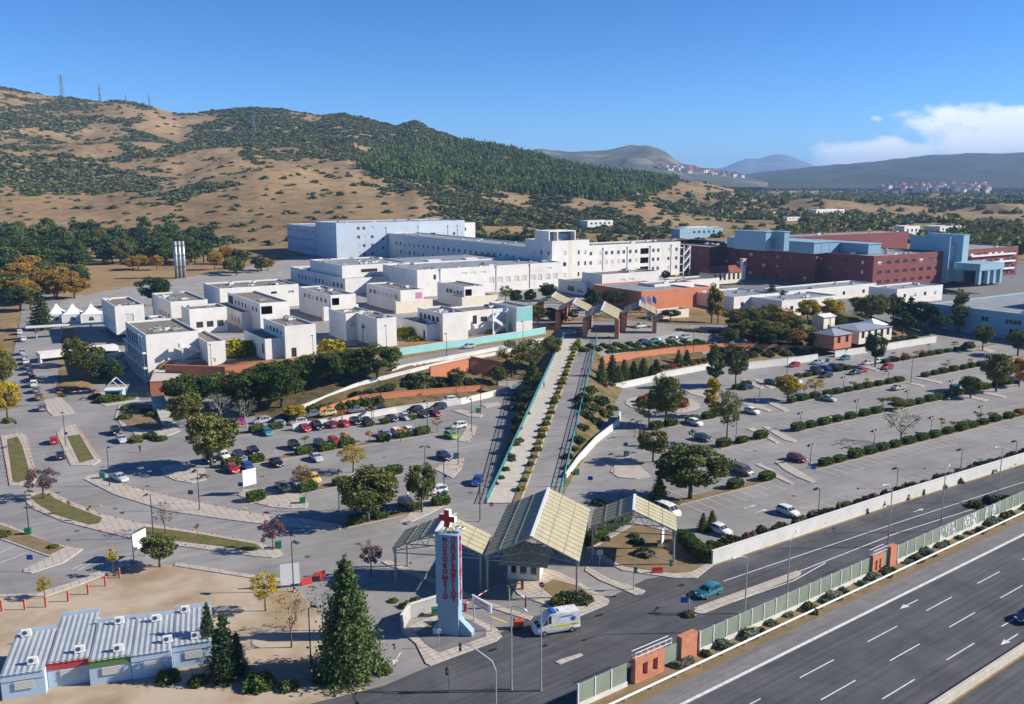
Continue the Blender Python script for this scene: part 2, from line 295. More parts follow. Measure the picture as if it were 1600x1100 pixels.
# ---------------------------------------------------------------- the ground: one sheet from under the camera to the far plain
def build_ground():
    naz, nr = 460, 330
    az = np.radians(np.linspace(-56, 56, naz)); rr = 30 * (9500 / 30.0) ** np.linspace(0, 1, nr)
    vs = []; 
    for r in rr:
        for a in az:
            x, y = r * math.sin(a), r * math.cos(a)
            vs.append((x, y, zt(x, y)))
    fs = [(i * naz + j, i * naz + j + 1, (i + 1) * naz + j + 1, (i + 1) * naz + j) for i in range(nr - 1) for j in range(naz - 1)]
    me = bpy.data.meshes.new('ground'); me.from_pydata(vs, [], fs)
    me.polygons.foreach_set('use_smooth', [True] * len(fs))
    m = bpy.data.materials.new('ground_dry_grass'); m.use_nodes = True; N = m.node_tree.nodes; L = m.node_tree.links; b = N['Principled BSDF']; b.inputs['Roughness'].default_value = 1.0; b.inputs['Specular IOR Level'].default_value = 0.1
    geo = N.new('ShaderNodeNewGeometry')
    def nzn(s, d, r=0.6):
        n = N.new('ShaderNodeTexNoise'); n.inputs['Scale'].default_value = s; n.inputs['Detail'].default_value = d; n.inputs['Roughness'].default_value = r; L.new(geo.outputs['Position'], n.inputs['Vector']); return n.outputs[0]
    def ramp(v, stops):
        r = N.new('ShaderNodeValToRGB'); e = r.color_ramp.elements
        while len(e) < len(stops): e.new(0.5)
        for k, (p, c) in enumerate(stops): e[k].position = p; e[k].color = (*c, 1)
        L.new(v, r.inputs[0]); return r.outputs[0]
    def mixc(f, a, c):
        x = N.new('ShaderNodeMixRGB'); L.new(f, x.inputs[0]); L.new(a, x.inputs[1]); L.new(c, x.inputs[2]); return x.outputs[0]
    big = ramp(nzn(0.006, 6), [(0.30, (0.13, 0.09, 0.045)), (0.48, (0.28, 0.185, 0.09)), (0.66, (0.40, 0.275, 0.145))])
    fine = ramp(nzn(0.09, 8, 0.7), [(0.38, (0.075, 0.068, 0.03)), (0.5, (0.25, 0.17, 0.085)), (0.72, (0.42, 0.295, 0.16))])
    c = mixc(ramp(nzn(0.02, 4), [(0.35, (0.25,) * 3), (0.65, (0.6,) * 3)]), big, fine)
    rock = ramp(nzn(0.035, 9, 0.75), [(0.62, (0, 0, 0)), (0.70, (0.8, 0.8, 0.8))])
    hgt = N.new('ShaderNodeSeparateXYZ'); L.new(geo.outputs['Position'], hgt.inputs[0])
    hr = N.new('ShaderNodeMapRange'); hr.inputs[1].default_value = 110; hr.inputs[2].default_value = 210; L.new(hgt.outputs[2], hr.inputs[0])
    mm = N.new('ShaderNodeMath'); mm.operation = 'MULTIPLY'; L.new(rock, mm.inputs[0]); L.new(hr.outputs[0], mm.inputs[1])
    g = N.new('ShaderNodeRGB'); g.outputs[0].default_value = (0.40, 0.36, 0.31, 1)
    c = mixc(mm.outputs[0], c, g.outputs[0]); L.new(c, b.inputs['Base Color'])
    bp = N.new('ShaderNodeBump'); bp.inputs['Strength'].default_value = 0.5; bp.inputs['Distance'].default_value = 1.0; L.new(nzn(0.2, 8, 0.7), bp.inputs['Height']); L.new(bp.outputs[0], b.inputs['Normal'])
    me.materials.append(m); link('ground', me, kind='structure')
build_ground()
def brick_mat(name, c1, c2, mortar, w, h, rot):
    m = bpy.data.materials.new(name); m.use_nodes = True; N = m.node_tree.nodes; L = m.node_tree.links; b = N['Principled BSDF']; b.inputs['Roughness'].default_value = 0.9
    geo = N.new('ShaderNodeNewGeometry'); mp = N.new('ShaderNodeMapping'); mp.inputs['Rotation'].default_value = (0, 0, rot); L.new(geo.outputs['Position'], mp.inputs[0])
    t = N.new('ShaderNodeTexBrick'); t.offset = 0.0; t.inputs['Color1'].default_value = (*c1, 1); t.inputs['Color2'].default_value = (*c2, 1); t.inputs['Mortar'].default_value = (*mortar, 1)
    t.inputs['Scale'].default_value = 1.0; t.inputs['Brick Width'].default_value = w; t.inputs['Row Height'].default_value = h; t.inputs['Mortar Size'].default_value = 0.06; L.new(mp.outputs[0], t.inputs['Vector'])
    n = N.new('ShaderNodeTexNoise'); n.inputs['Scale'].default_value = 0.5; n.inputs['Detail'].default_value = 6; L.new(geo.outputs['Position'], n.inputs['Vector'])
    x = N.new('ShaderNodeMixRGB'); x.blend_type = 'MULTIPLY'; x.inputs[0].default_value = 0.45; L.new(t.outputs[0], x.inputs[1]); L.new(n.outputs[0], x.inputs[2]); L.new(x.outputs[0], b.inputs['Base Color']); MATS[name] = m
brick_mat('paving', (0.62, 0.55, 0.46), (0.58, 0.51, 0.43), (0.36, 0.31, 0.26), 1.1, 0.8, -GA)
def sheet(name, pts, z, m, kind='structure'):
    a = sum(p[0] * q[1] - q[0] * p[1] for p, q in zip(pts, pts[1:] + pts[:1])); pts = pts if a > 0 else pts[::-1]
    mb = MB(); mb.add([(p[0], p[1], z) for p in pts], [tuple(range(len(pts)))]); return mb.build(name, m, kind=kind)
def px(*pp): return [P(a, b) for a, b in pp]
def zm(x0, y0, k, pp): return [P(x0 + a / k, y0 + b / k) for a, b in pp]
ybx = lambda x: lerp_tab(TT, x)[0]
lot = [Vector((x, ybx(x) - 0.4, 0)) for x in (-119, -112, -105.3)] + [Vector((-104.6, 249, 0))] + [Vector((x, ybx(x) - 0.4, 0)) for x in (-101, -92, -73, -46, -28, -13, 0, 10, 22, 38, 59, 82, 105, 137, 166, 200)]
lot += [Vector((330, 330, 0)), Vector((104, 174.3, 0)), Vector((68, 150.8, 0)), Vector((29.6, 124.6, 0)), Vector((24, 119, 0)), Vector((-12, 92, 0)), Vector((-60, 72, 0)), Vector((-150, 72, 0)), Vector((-150, 150, 0)), Vector((-124, 222, 0))]
sheet('car_park_asphalt', lot, 0.03, 'asphalt_lot')
# left street climbing along the hospital, laid on the slope
mb = MB(); L_ = []; R_ = []
for t in range(26):
    y = 221 + t * 7.0; k = t / 25.0
    xl = -131 - 86 * (k ** 1.05); xr = -117 - 83 * (k ** 1.05)
    L_.append((xl, y, zt(xl, y) + 0.12)); R_.append((xr, y, zt(xr, y) + 0.12))
n = len(L_); mb.add(L_ + R_, [(i, n + i, n + i + 1, i + 1) for i in range(n - 1)]); mb.build('street', 'asphalt_lot', kind='structure')
HD = Vector((0.8, 0.6, 0)); HN = Vector((0.6, -0.8, 0))
def hw(n_, s_, z=0.0): return HN * n_ + HD * s_ + Vector((0, 0, z))
svc = [hw(-65.9, 330), hw(-65.9, 20), hw(-66, -30), Vector((-60, 45, 0)), Vector((-60, 70, 0)), *px((600, 1072), (668, 1043), (775, 992), (830, 965), (905, 945), (950, 935), (1010, 905), (1075, 895)), Vector((29.6, 123.6, 0)), Vector((68, 149.8, 0)), Vector((104, 173.3, 0)), Vector((330, 322, 0))]
sheet('service_road', svc, 0.05, 'asphalt_road')
sheet('verge_soil', [hw(-65.9, -30), hw(-62.4, -30), hw(-62.4, 330), hw(-65.9, 330)], 0.06, 'soil')
sheet('highway_shoulder', [hw(-62.4, -30), hw(-59.2, -30), hw(-59.2, 330), hw(-62.4, 330)], 0.05, 'shoulder')
sheet('highway', [hw(-59.2, -30), hw(-43.2, -30), hw(-43.2, 330), hw(-59.2, 330)], 0.055, 'asphalt_road')
sheet('highway_far_lane', [hw(-42.0, -30), hw(-20, -30), hw(-20, 330), hw(-42.0, 330)], 0.05, 'asphalt_road')
sheet('dirt_yard', px((-80, 940), (0, 934), (70, 932), (125, 912), (180, 888), (250, 882), (330, 890), (400, 902), (470, 925), (520, 985), (562, 1040), (580, 1110), (560, 1200), (-80, 1200)), 0.042, 'dirt')
# ---- painted lines
def paint(name, segs, w, m='paint_white', z=0.075):
    mb = MB()
    for a, b in segs:
        a, b = Vector(a), Vector(b); d = (b - a).normalized(); r = Vector((d.y, -d.x, 0)) * (w / 2)
        mb.add([(*(a - r).xy, z), (*(a + r).xy, z), (*(b + r).xy, z), (*(b - r).xy, z)], [(0, 1, 2, 3)])
    return mb.build(name, m, kind='structure')
paint('highway_edge_line', [(hw(-59.4, -30), hw(-59.4, 330))], 0.45)
paint('lane_dashes', [(hw(n_, 3.5 + 13.6 * k + o), hw(n_, 3.5 + 13.6 * k + o + 6.6)) for n_, o in ((-55, -3.0), (-50.9, -5.0), (-47.0, 0.5)) for k in range(-1, 22)], 0.16)
paint('service_lane_line', [(P(1130, 909), P(1200, 885)), (P(1200, 885), P(1400, 818)), (P(1400, 818), P(1580, 760)), (P(1580, 760), P(1700, 722))], 0.16, z=0.075)
paint('median_lines', [(P(1085, 951), P(1250, 893)), (P(1250, 893), P(1400, 834)), (P(1400, 834), P(1530, 793)), (P(1085, 962), P(1240, 908)), (P(1240, 908), P(1290, 880))], 0.18)
def arrow(c, d, L=3.4):
    d = d.normalized(); r = Vector((d.y, -d.x, 0)); mb = MB(); z = 0.08
    q = [c - d * L / 2 - r * .09, c - d * L / 2 + r * .09, c + d * L * .12 + r * .09, c + d * L * .12 + r * .42, c + d * L / 2, c + d * L * .12 - r * .42, c + d * L * .12 - r * .09]
    mb.add([(p.x, p.y, z) for p in q], [tuple(range(7))]); mb.build('road_arrow', 'paint_white', kind='structure')
for a, d in (((620, 1030), Vector((-.2, -1, 0))), ((1577, 1000), -HD), ((1420, 945), -HD), ((1435, 798), GC * Vector((1, 0, 0)) + Vector((0, GS, 0))), ((1172, 792), Vector((.84, .54, 0))), ((1190, 799), Vector((.84, .54, 0)))): arrow(P(*a), d, 4.5 if a[0] > 1400 and a[1] > 900 else 3.0)
ul = lambda u, v: uv2(u, v)
segs = []
for v, spans in ((110.3, ((107, 129), (143, 262))), (130.6, ((138, 151), (163, 290))), (149.3, ((150, 168), (183, 232), (242, 320))), (168, ((182, 231), (248, 320)))):
    for a, b in spans:
        k = a
        while k <= b:
            segs += [(ul(k, v - 6.0), ul(k, v - 1.3)), (ul(k, v + 1.3), ul(k, v + 6.0))]; k += 2.62
segs += [(ul(k * 2.62 + 125, 92.6), ul(k * 2.62 + 125, 96.8)) for k in range(52)] + [(ul(k * 2.62 + 44, 178.5), ul(k * 2.62 + 44, 180)) for k in range(18)]
paint('parking_stall_lines', segs, 0.12, z=0.055)
paint('left_bay_lines', [(P(0, 880), P(42, 864)), (P(0, 864), P(24, 854)), (P(112, 890), P(160, 870)), (P(122, 892), P(155, 873))], 0.14, z=0.055)
paint('zebra_crossing', [(P(690 + k * 7, 812 - k * 2.2), P(700 + k * 7, 806 - k * 2.2)) for k in range(-1, 3)], 0.45, z=0.06)
paint('yellow_arrows', [(P(765, 963), P(792, 974)), (P(600, 893), P(608, 897)), (P(68, 711), P(66, 713)), (P(155, 789), P(160, 792)), (P(378, 793), P(388, 796)), (P(345, 825), P(350, 826))], 0.35, 'paint_yellow', z=0.06)
mh = MB().lathe([(0, .0), (.42, .0), (.42, -.03)], 14).mesh('manhole_cover', ['asphalt_road'])
for q in ((160, 730), (230, 760), (300, 735), (410, 745), (520, 740), (600, 715), (655, 750), (735, 770), (560, 770), (90, 770), (180, 795), (330, 805), (215, 835), (120, 830), (560, 850), (640, 880), (480, 870), (900, 790), (955, 800), (1010, 745), (1120, 720), (1240, 775), (1330, 700), (1390, 660), (1180, 705)): link('manhole_cover', mh, None, P(*q) + Vector((0, 0, .04)), kind='structure')
for q in ((770, 1016), (936, 962), (1065, 915), (350, 893), (850, 1010)): MB().box(-.5, .5, -.25, .25, .0, .02).build('road_drain', 'rubber', kind='structure', loc=P(*q) + Vector((0, 0, .055)), rz=.55)
# ---- kerbed islands
def island(pts, inner=None, im='lawn', h=0.15, m='paving'):
    mb = MB(); mb.prism([(p.x, p.y) for p in pts], 0.0, h, 0, 1); mb.build('traffic_island', ['kerb', m], kind='structure')
    for q in (inner or []):
        mb = MB(); mb.prism([(p.x, p.y) for p in q], h, h + 0.04, 0); mb.build('lawn' if im == 'lawn' else 'planting_bed', im, kind='structure')
Z5 = lambda *pp: zm(0, 650, 4, pp); Z6 = lambda *pp: zm(240, 540, 4, pp); Z7 = lambda *pp: zm(560, 540, 4, pp); Z2 = lambda *pp: zm(900, 540, 4, pp); Z3 = lambda *pp: zm(1200, 500, 4, pp)
Z1 = lambda *pp: zm(580, 780, 3.793, pp); Z9 = lambda *pp: zm(880, 760, 3.547, pp)
island(Z5((5, 130), (130, 108), (165, 130), (235, 400), (190, 440), (60, 440)), [Z5((45, 150), (110, 132), (140, 190), (198, 395), (110, 420), (82, 415))])
island(Z5((355, 110), (385, 75), (470, 52), (632, 280), (580, 312), (440, 312)), [Z5((420, 130), (500, 120), (588, 272), (500, 298))])
island(Z5((145, 520), (190, 488), (310, 472), (450, 540), (640, 618), (850, 668), (1000, 690), (1300, 738), (1600, 792), (1760, 845), (1770, 870), (1700, 888), (1600, 882), (1400, 852), (1150, 820), (860, 780), (600, 715), (400, 665), (200, 580)),
       [Z5((192, 510), (270, 482), (400, 548), (640, 642), (620, 675), (560, 685), (350, 622), (222, 545)), Z5((835, 730), (900, 697), (1100, 722), (1300, 752), (1600, 805), (1640, 835), (1560, 850), (1400, 822), (1150, 792), (850, 752))])
island(px((130, 749), (140, 743), (162, 740), (200, 760), (250, 773), (320, 788), (400, 803), (480, 812), (536, 822), (530, 828), (440, 823), (350, 812), (260, 799), (180, 774)))
island(Z5((1005, 340), (1020, 320), (1100, 308), (1280, 330), (1290, 400), (1200, 422), (1100, 406), (1030, 376)))
island(Z6((525, 935), (560, 905), (640, 898), (690, 948), (900, 918), (970, 990), (950, 1020), (850, 1022), (740, 1012), (600, 977)))
island(Z5((-200, 600), (60, 688), (300, 790), (420, 820), (520, 835), (400, 920), (200, 985), (145, 980), (150, 960), (315, 885), (-200, 700)), [Z5((-190, 620), (60, 705), (405, 828), (312, 874), (-190, 690))], 'soil')
island(px((-20, 930), (55, 929), (110, 912), (154, 894), (176, 885), (203, 873), (209, 877), (179, 892), (124, 915), (69, 933), (-20, 934)))
island(px((275, 880), (400, 900), (440, 905), (440, 910), (398, 905), (272, 885)))
island(zm(400, 820, 4, [(905, 670), (960, 640), (1140, 560), (1300, 555), (1500, 648), (1537, 700), (1500, 732), (1090, 885), (1062, 872), (1000, 750)]), [zm(400, 820, 4, [(1000, 680), (1150, 590), (1290, 580), (1440, 660), (1440, 705), (1150, 805), (1060, 750)])], 'shoulder')
island(Z1((60, 372), (110, 368), (400, 488), (700, 615), (958, 702), (940, 722), (690, 642), (380, 505), (90, 392)))
island(Z1((780, 440), (870, 568), (1080, 648), (1225, 702), (1400, 628), (1412, 602), (1330, 555), (1240, 500), (1100, 430), (950, 400)), [Z1((1000, 520), (1080, 480), (1230, 520), (1320, 590), (1230, 640), (1100, 600))], 'soil')
island(Z9((130, 448), (170, 468), (260, 518), (455, 580), (440, 600), (400, 606), (200, 522), (120, 470)))
island(Z9((130, 350), (180, 325), (400, 200), (640, 255), (830, 440), (740, 512), (620, 512), (480, 492), (330, 470), (240, 425)), [Z9((165, 345), (195, 335), (400, 215), (635, 268), (800, 432), (710, 478), (620, 486), (480, 470), (340, 448), (255, 405))], 'soil')
for q in (((215, 790), (240, 745), (330, 690), (470, 820), (380, 836), (260, 826)), ((690, 285), (800, 280), (860, 312), (800, 326), (720, 306)), ((1065, 522), (1110, 515), (1170, 555), (1150, 561)), ((1165, 510), (1200, 508), (1310, 558), (1380, 595), (1360, 606), (1300, 592)),
          ((1160, 562), (1200, 558), (1272, 605), (1250, 612)), ((1120, 745), (1150, 738), (1242, 785), (1225, 796)), ((1195, 802), (1240, 794), (1366, 864), (1340, 869)), ((1245, 730), (1290, 724), (1400, 788), (1502, 850), (1470, 859), (1380, 822), (1300, 778)),
          ((1030, 216), (1060, 210), (1176, 264), (1150, 271)), ((1105, 211), (1130, 207), (1242, 262), (1215, 271)), ((1040, 366), (1120, 358), (1225, 405), (1200, 413), (1120, 390)), ((1155, 341), (1190, 334), (1332, 404), (1300, 413))): island(Z2(*q))
for q in (((570, 286), (600, 282), (702, 314), (680, 321)), ((865, 396), (890, 392), (982, 410), (960, 419)), ((900, 361), (930, 354), (1092, 391), (1070, 399)), ((1165, 466), (1200, 463), (1382, 500), (1350, 511)), ((1290, 451), (1330, 444), (1492, 478), (1470, 488)), ((1310, 181), (1370, 178), (1428, 195), (1380, 203))): island(Z3(*q))
for q in (((590, 410), (640, 399), (782, 435), (760, 451), (690, 446)), ((765, 370), (870, 354), (892, 370), (800, 389)), ((620, 600), (690, 494), (740, 508), (722, 560), (680, 606)), ((475, 775), (560, 719), (660, 708), (642, 770), (590, 831)), ((380, 985), (430, 958), (560, 928), (577, 948), (545, 1000), (440, 1055), (330, 1105), (250, 1110), (300, 1075))): island(Z7(*q))
c0 = P(1035, 631); island([c0 + Vector((9.5 * math.cos(t * .3927), 9.5 * math.sin(t * .3927), 0)) for t in range(16)], [[c0 + Vector((7 * math.cos(t * .3927), 7 * math.sin(t * .3927), 0)) for t in range(16)]], 'soil')
Z0 = lambda *pp: zm(0, 440, 4, pp)
island(Z0((720, 850), (740, 780), (850, 755), (960, 762), (1000, 800), (1090, 905), (1130, 935), (1000, 985), (870, 1000), (830, 940), (760, 905)), [Z0((735, 850), (755, 790), (850, 768), (950, 775), (980, 815), (1060, 900), (1000, 925), (900, 930), (800, 905))], 'soil')
island(Z0((590, 722), (600, 758), (660, 778), (870, 745), (865, 700), (620, 690)), [Z0((640, 735), (670, 765), (850, 738), (845, 712), (680, 712))], 'lawn')
island(Z0((200, 520), (235, 520), (390, 735), (450, 790), (470, 822), (330, 842), (300, 815)))
st0, st1 = P(267, 668), P(247, 634); dS = (st1 - st0); nS = 16; gs = thing('garden_steps', 'flight of garden steps climbing beside the left car park bank', 'steps', st0); rS = Vector((dS.y, -dS.x, 0)).normalized() * 1.5
for k in range(nS):
    a_, b_ = dS * (k / nS), dS * ((k + 1) / nS); MB().prism([tuple((a_ - rS).xy), tuple((a_ + rS).xy), tuple((b_ + rS).xy), tuple((b_ - rS).xy)], 0, .16 * (k + 1)).build('step', 'pavement' if k % 2 else 'concrete', gs)
# planting strips of the car parks (soil beds under the hedges)
def strip(u0, u1, v, w=1.1):
    mb = MB(); mb.prism([tuple(uv2(u, vv).xy) for u, vv in ((u0, v - w), (u1, v - w), (u1, v + w), (u0, v + w))], 0.0, 0.12, 0, 1); mb.build('planting_strip', ['kerb', 'soil'], kind='structure')
for v, spans in ((110.3, ((106, 129.5), (142, 262))), (130.6, ((137, 151), (162, 290))), (149.3, ((139, 169), (182, 232), (241, 320))), (168, ((181, 231), (247, 320))), (174.2, ((45, 92),)), (152, ((43, 73),)), (132, ((53, 72),)), (196.5, ((52, 64),))):
    for a, b in spans: strip(a, b, v)
# ---------------------------------------------------------------- buildings on the site grid
def onV(pxx, pyy, v):
    d = ray(pxx, pyy); t = v / (-d.x * GS + d.y * GC); return t * (d.x * GC + d.y * GS), CAMH + t * d.z
def onU(pxx, pyy, u):
    d = ray(pxx, pyy); t = u / (d.x * GC + d.y * GS); return t * (-d.x * GS + d.y * GC), CAMH + t * d.z
def corner(pxx, pyy, z): return touv(P(pxx, pyy, z))
def face(mb, o, dx, length, z0, z1, rects, inn, dep=0.22, mi=0, mrev=0):
    """a wall with real openings: rects (s0, s1, za, zb) are cut and get reveals"""
    o, dx, inn = Vector(o), Vector(dx), Vector(inn)
    ss = sorted({0.0, length, *[r[0] for r in rects], *[r[1] for r in rects]}); zs = sorted({z0, z1, *[r[2] for r in rects], *[r[3] for r in rects]})
    pt = lambda s, z, k=0.0: tuple(o + dx * s + inn * k + Vector((0, 0, z)))
    for a, b in zip(ss, ss[1:]):
        for c, d in zip(zs, zs[1:]):
            sm, zmm = (a + b) / 2, (c + d) / 2
            if any(r[0] < sm < r[1] and r[2] < zmm < r[3] for r in rects): continue
            mb.add([pt(a, c), pt(b, c), pt(b, d), pt(a, d)], [(0, 1, 2, 3)], mi)
    for r in rects:
        for (a, c), (b, d) in (((r[0], r[2]), (r[1], r[2])), ((r[1], r[2]), (r[1], r[3])), ((r[1], r[3]), (r[0], r[3])), ((r[0], r[3]), (r[0], r[2]))):
            mb.add([pt(a, c), pt(b, d), pt(b, d, dep), pt(a, c, dep)], [(0, 1, 2, 3)], mrev)
WM = {}
def win_mesh(w, h, style):
    k = (round(w, 2), round(h, 2), style)
    if k in WM: return WM[k]
    mb = MB(); f = 0.09; fr, pn = ('frame_white', 'glass')
    if style == 'dark': fr = 'frame_dark'
    for x0, x1, z0, z1 in ((-w / 2, -w / 2 + f, 0, h), (w / 2 - f, w / 2, 0, h), (-w / 2 + f, w / 2 - f, 0, f), (-w / 2 + f, w / 2 - f, h - f, h)): mb.box(x0, x1, 0, 0.07, z0, z1, 0)
    for i in range(1, max(1, int(w / 1.3)) + (1 if w > 1.2 else 0)):
        n = max(1, int(w / 1.3)) + (1 if w > 1.2 else 0); x = -w / 2 + w * i / n; mb.box(x - .035, x + .035, 0, 0.07, f, h - f, 0)
    mb.box(-w / 2 + f, w / 2 - f, 0.05, 0.06, f, h - f, 1)
    if style == 'blind': mb.box(-w / 2 + f, w / 2 - f, 0.012, 0.03, h * random.choice((0.12, .35, .55)), h - f, 2)
    if style == 'closed': mb.box(-w / 2 + f, w / 2 - f, 0.012, 0.03, f, h - f, 2)
    WM[k] = mb.mesh('window', [fr, pn, 'blind']); return WM[k]
def roof_unit(parent, x, y, z, s=1.0, name='air_handling_unit'):
    mb = MB(); w, d, h = 1.6 * s * random.uniform(.7, 1.4), 1.1 * s * random.uniform(.7, 1.3), 0.9 * s
    mb.box(-w / 2, w / 2, -d / 2, d / 2, 0.15, h, 0); mb.box(-w / 2 - .05, w / 2 + .05, -d / 2 - .05, d / 2 + .05, 0, 0.15, 1); mb.lathe([(0.32 * s, h), (0.32 * s, h + .18), (0.0, h + .18)], 8, 1)
    mb.bar((w / 2, 0, h * .5), (w / 2 + 1.2 * s, 0.3, h * .5), .22 * s, mi=0); mb.box(w / 2 + 1.1 * s, w / 2 + 1.3 * s, 0.1, .45, 0, h * .5, 0)
    mb.build(name, [random.choice(('galv', 'coping', 'steel')), 'frame_dark'], parent, loc=(x, y, z), rz=random.choice((0, 1.57, 3.14)))
def building(name, label, cat, u0, v0, L, D, z0, z1, front=(), left=(), right=(), wall='plaster', roof='roof_gravel', units=0, style='dark', parapet=0.55, bands=(), pipes=(), group=None, ext=None, rev=None):
    p = uv2(u0, v0, 0); t = thing(name, label, cat, p, GA, group); mb = MB()
    face(mb, (0, 0, 0), (1, 0, 0), L, z0, z1, [r[:4] for r in front], (0, 1, 0)); face(mb, (0, D, 0), (0, -1, 0), D, z0, z1, [(D - r[1], D - r[0], r[2], r[3]) for r in left], (1, 0, 0))
    face(mb, (L, 0, 0), (0, 1, 0), D, z0, z1, [r[:4] for r in right], (-1, 0, 0)); face(mb, (L, D, 0), (-1, 0, 0), L, z0, z1, [], (0, -1, 0))
    k = 0.3; q = parapet        # parapet: top ring, inner faces
    for x0, x1, y0, y1 in ((0, L, 0, k), (0, L, D - k, D), (0, k, k, D - k), (L - k, L, k, D - k)): mb.add([(x0, y0, z1), (x1, y0, z1), (x1, y1, z1), (x0, y1, z1)], [(0, 1, 2, 3)], 1)
    for a, b in (((k, k), (L - k, k)), ((L - k, k), (L - k, D - k)), ((L - k, D - k), (k, D - k)), ((k, D - k), (k, k))): mb.add([(*b, z1 - q), (*a, z1 - q), (*a, z1), (*b, z1)], [(0, 1, 2, 3)], 0)
    mb.build('wall', [wall, 'coping'], t)
    mb = MB(); mb.add([(k, k, z1 - q), (L - k, k, z1 - q), (L - k, D - k, z1 - q), (k, D - k, z1 - q)], [(0, 1, 2, 3)]); ro = mb.build('roof', roof, t)
    for kk, (rects, rz, org) in enumerate(((front, 0, lambda s: (s, 0.13)), (left, -math.pi / 2, lambda s: (0.13, s)), (right, math.pi / 2, lambda s: (L - 0.13, s)))):
        for r in rects:
            st = r[4] if len(r) > 4 else random.choice(('plain', 'plain', 'plain', 'blind', 'closed') if style == 'blind' else (style, style, style, 'blind'))
            if st == 'void': continue
            x, y = org((r[0] + r[1]) / 2); link('window', win_mesh(r[1] - r[0], r[3] - r[2], st), t, (x, y, r[2]), rz)
    for s0, s1, za, zb, m in bands: MB().box(s0, s1, -0.06, -0.003, za, zb).build('painted_band', m, t)
    for s, za, zb in pipes: m_ = MB(); m_.box(s - .12, s + .12, -.22, -.003, za, zb); m_.box(s - .3, s + .3, -.4, -.003, zb, zb + .6); m_.build('drain_pipe', 'band_grey', t)
    for _ in range(units): roof_unit(t, random.uniform(1.6, L - 1.6), random.uniform(1.6, D - 1.6), z1 - q + .01, random.uniform(.7, 1.3))
    return t
def wr(s0, s1, n, za, h, w, st=None):
    return [((s0 + (s1 - s0) * (i + .5) / n) - w / 2, (s0 + (s1 - s0) * (i + .5) / n) + w / 2, za, za + h) + ((st,) if st else ()) for i in range(n)]
def at_s(pxs, v0, u0, py): return [onV(x, py, v0)[0] - u0 for x in pxs]
def stair(parent, x, y, z0, z1, run, w=1.4, n=2, side=1):
    """outside stair of n flights rising along +-x in front of a wall"""
    h = (z1 - z0) / n; d = side
    for i in range(n):
        xa, xb = (x, x + run * d) if i % 2 == 0 else (x + run * d, x); za = z0 + h * i; yy = y - w * (i % 2) * 1.05; mb = MB(); k = max(6, int(h / .2))
        for j in range(k):
            a = xa + (xb - xa) * j / k; b = xa + (xb - xa) * (j + 1) / k; zz = za + h * (j + 1) / k; mb.box(min(a, b), max(a, b), yy - w, yy, zz - .22, zz, 0)
        for yq in (yy - w - .06, yy + .001): mb.add([(xa, yq, za - .2), (xb, yq, za + h - .2), (xb, yq, za + h + .9), (xa, yq, za + .9), (xa, yq + .05, za - .2), (xb, yq + .05, za + h - .2), (xb, yq + .05, za + h + .9), (xa, yq + .05, za + .9)], [(0, 1, 2, 3), (7, 6, 5, 4), (3, 2, 6, 7), (0, 4, 5, 1)], 0)
        mb.build('stair_flight', 'steel_white', parent)
        mb = MB(); xe = xb; mb.box(min(xe, xe + 1.5 * (1 if xb > xa else -1)), max(xe, xe + 1.5 * (1 if xb > xa else -1)), yy - w * 2.1, yy, za + h - .18, za + h, 0)
        s_ = 1 if xb > xa else -1; mb.box(min(xe + 1.45 * s_, xe + 1.5 * s_), max(xe + 1.45 * s_, xe + 1.5 * s_), yy - w * 2.1, yy, za + h, za + h + 1, 0); mb.build('stair_landing', 'steel_white', parent)
    for xx in (x - .6 * d, x + (run + 1.0) * d): MB().box(xx - .18, xx + .18, y - 2.1 * w, y - 2.1 * w + .36, z0, z1 + .9).build('stair_post', 'steel_white', parent)
W2 = 'white plaster hospital block with a flat gravel roof'
# --- building A at the left: three storeys, arcade on its shaded side
uA, vA = corner(227.3, 523.4, 14); LA = onV(309.4, 517.7, vA)[0] - uA
A = building('hospital_wing', 'white three-storey hospital wing with a colonnaded side and outside stair above the orange terrace', 'building', uA, vA, LA, 30, 0, 14, left=[(2 + 3.4 * i, 4.7 + 3.4 * i, z, z + 3.0, 'dark') for i in range(8) for z in (0.6, 5.2, 9.3) if not (z > 9 and i in (1, 2))], units=0)
for x, y in ((4, 6), (7.5, 8), (9.5, 7), (5.5, 11)): roof_unit(A, x, y, 13.46, 1.2)
for i in range(9): MB().box(-.9, -.5, .6 + 3.4 * i, 1.1 + 3.4 * i, 0, 9.0).build('column', 'plaster', A)
for z in (4.3, 8.6): MB().box(-1.1, -.02, .1, 29.5, z, z + .55).build('balcony_beam', 'plaster', A)
for y in (1.2, 4.6): MB().box(-1.0, -.01, y, y + .35, 9.15, 13.6).build('fin_wall', 'plaster', A)
stair(A, LA - 4.6, -.3, 6.2, 10.2, 4.0, 1.1, 2)
u, v = corner(312.5, 535.6, 12); building('hospital_annex', 'low white annex with a blank front and red notice beside the outside stair', 'building', uA + LA + .02, v, onV(351.6, 532.5, v)[0] - uA - LA, 22, 4.6, 12, front=[(1.2, 2.0, 6.2, 7.3)], units=0)
BL = []
def blk(label, fl, fr, z, D, z0=6.5, left=(), front=(), units=3, u_off=0.0, **kw):
    u, v = corner(*fl, z); L = onV(*fr, v)[0] - u; b = building('hospital_block', label, 'building', u, v, L, D, z0, z, front=front, left=left, units=units, group='white blocks of the low hospital quarter', **kw); BL.append((b, u, v, L)); return b
lw = lambda D, z, n: wr(1, D - 2, n, z, 1.5, 1.3)
blk('white block with a grey double door, behind the white tents', (178.9, 478.6), (224.7, 476), 16, 26, left=lw(26, 9, 5), front=[(3.0, 5.6, 10.2, 13.2, 'closed')])
blk('small white roof box between the colonnaded wing and the taller blocks', (239, 498), (259.4, 497.3), 12.5, 8, units=0)
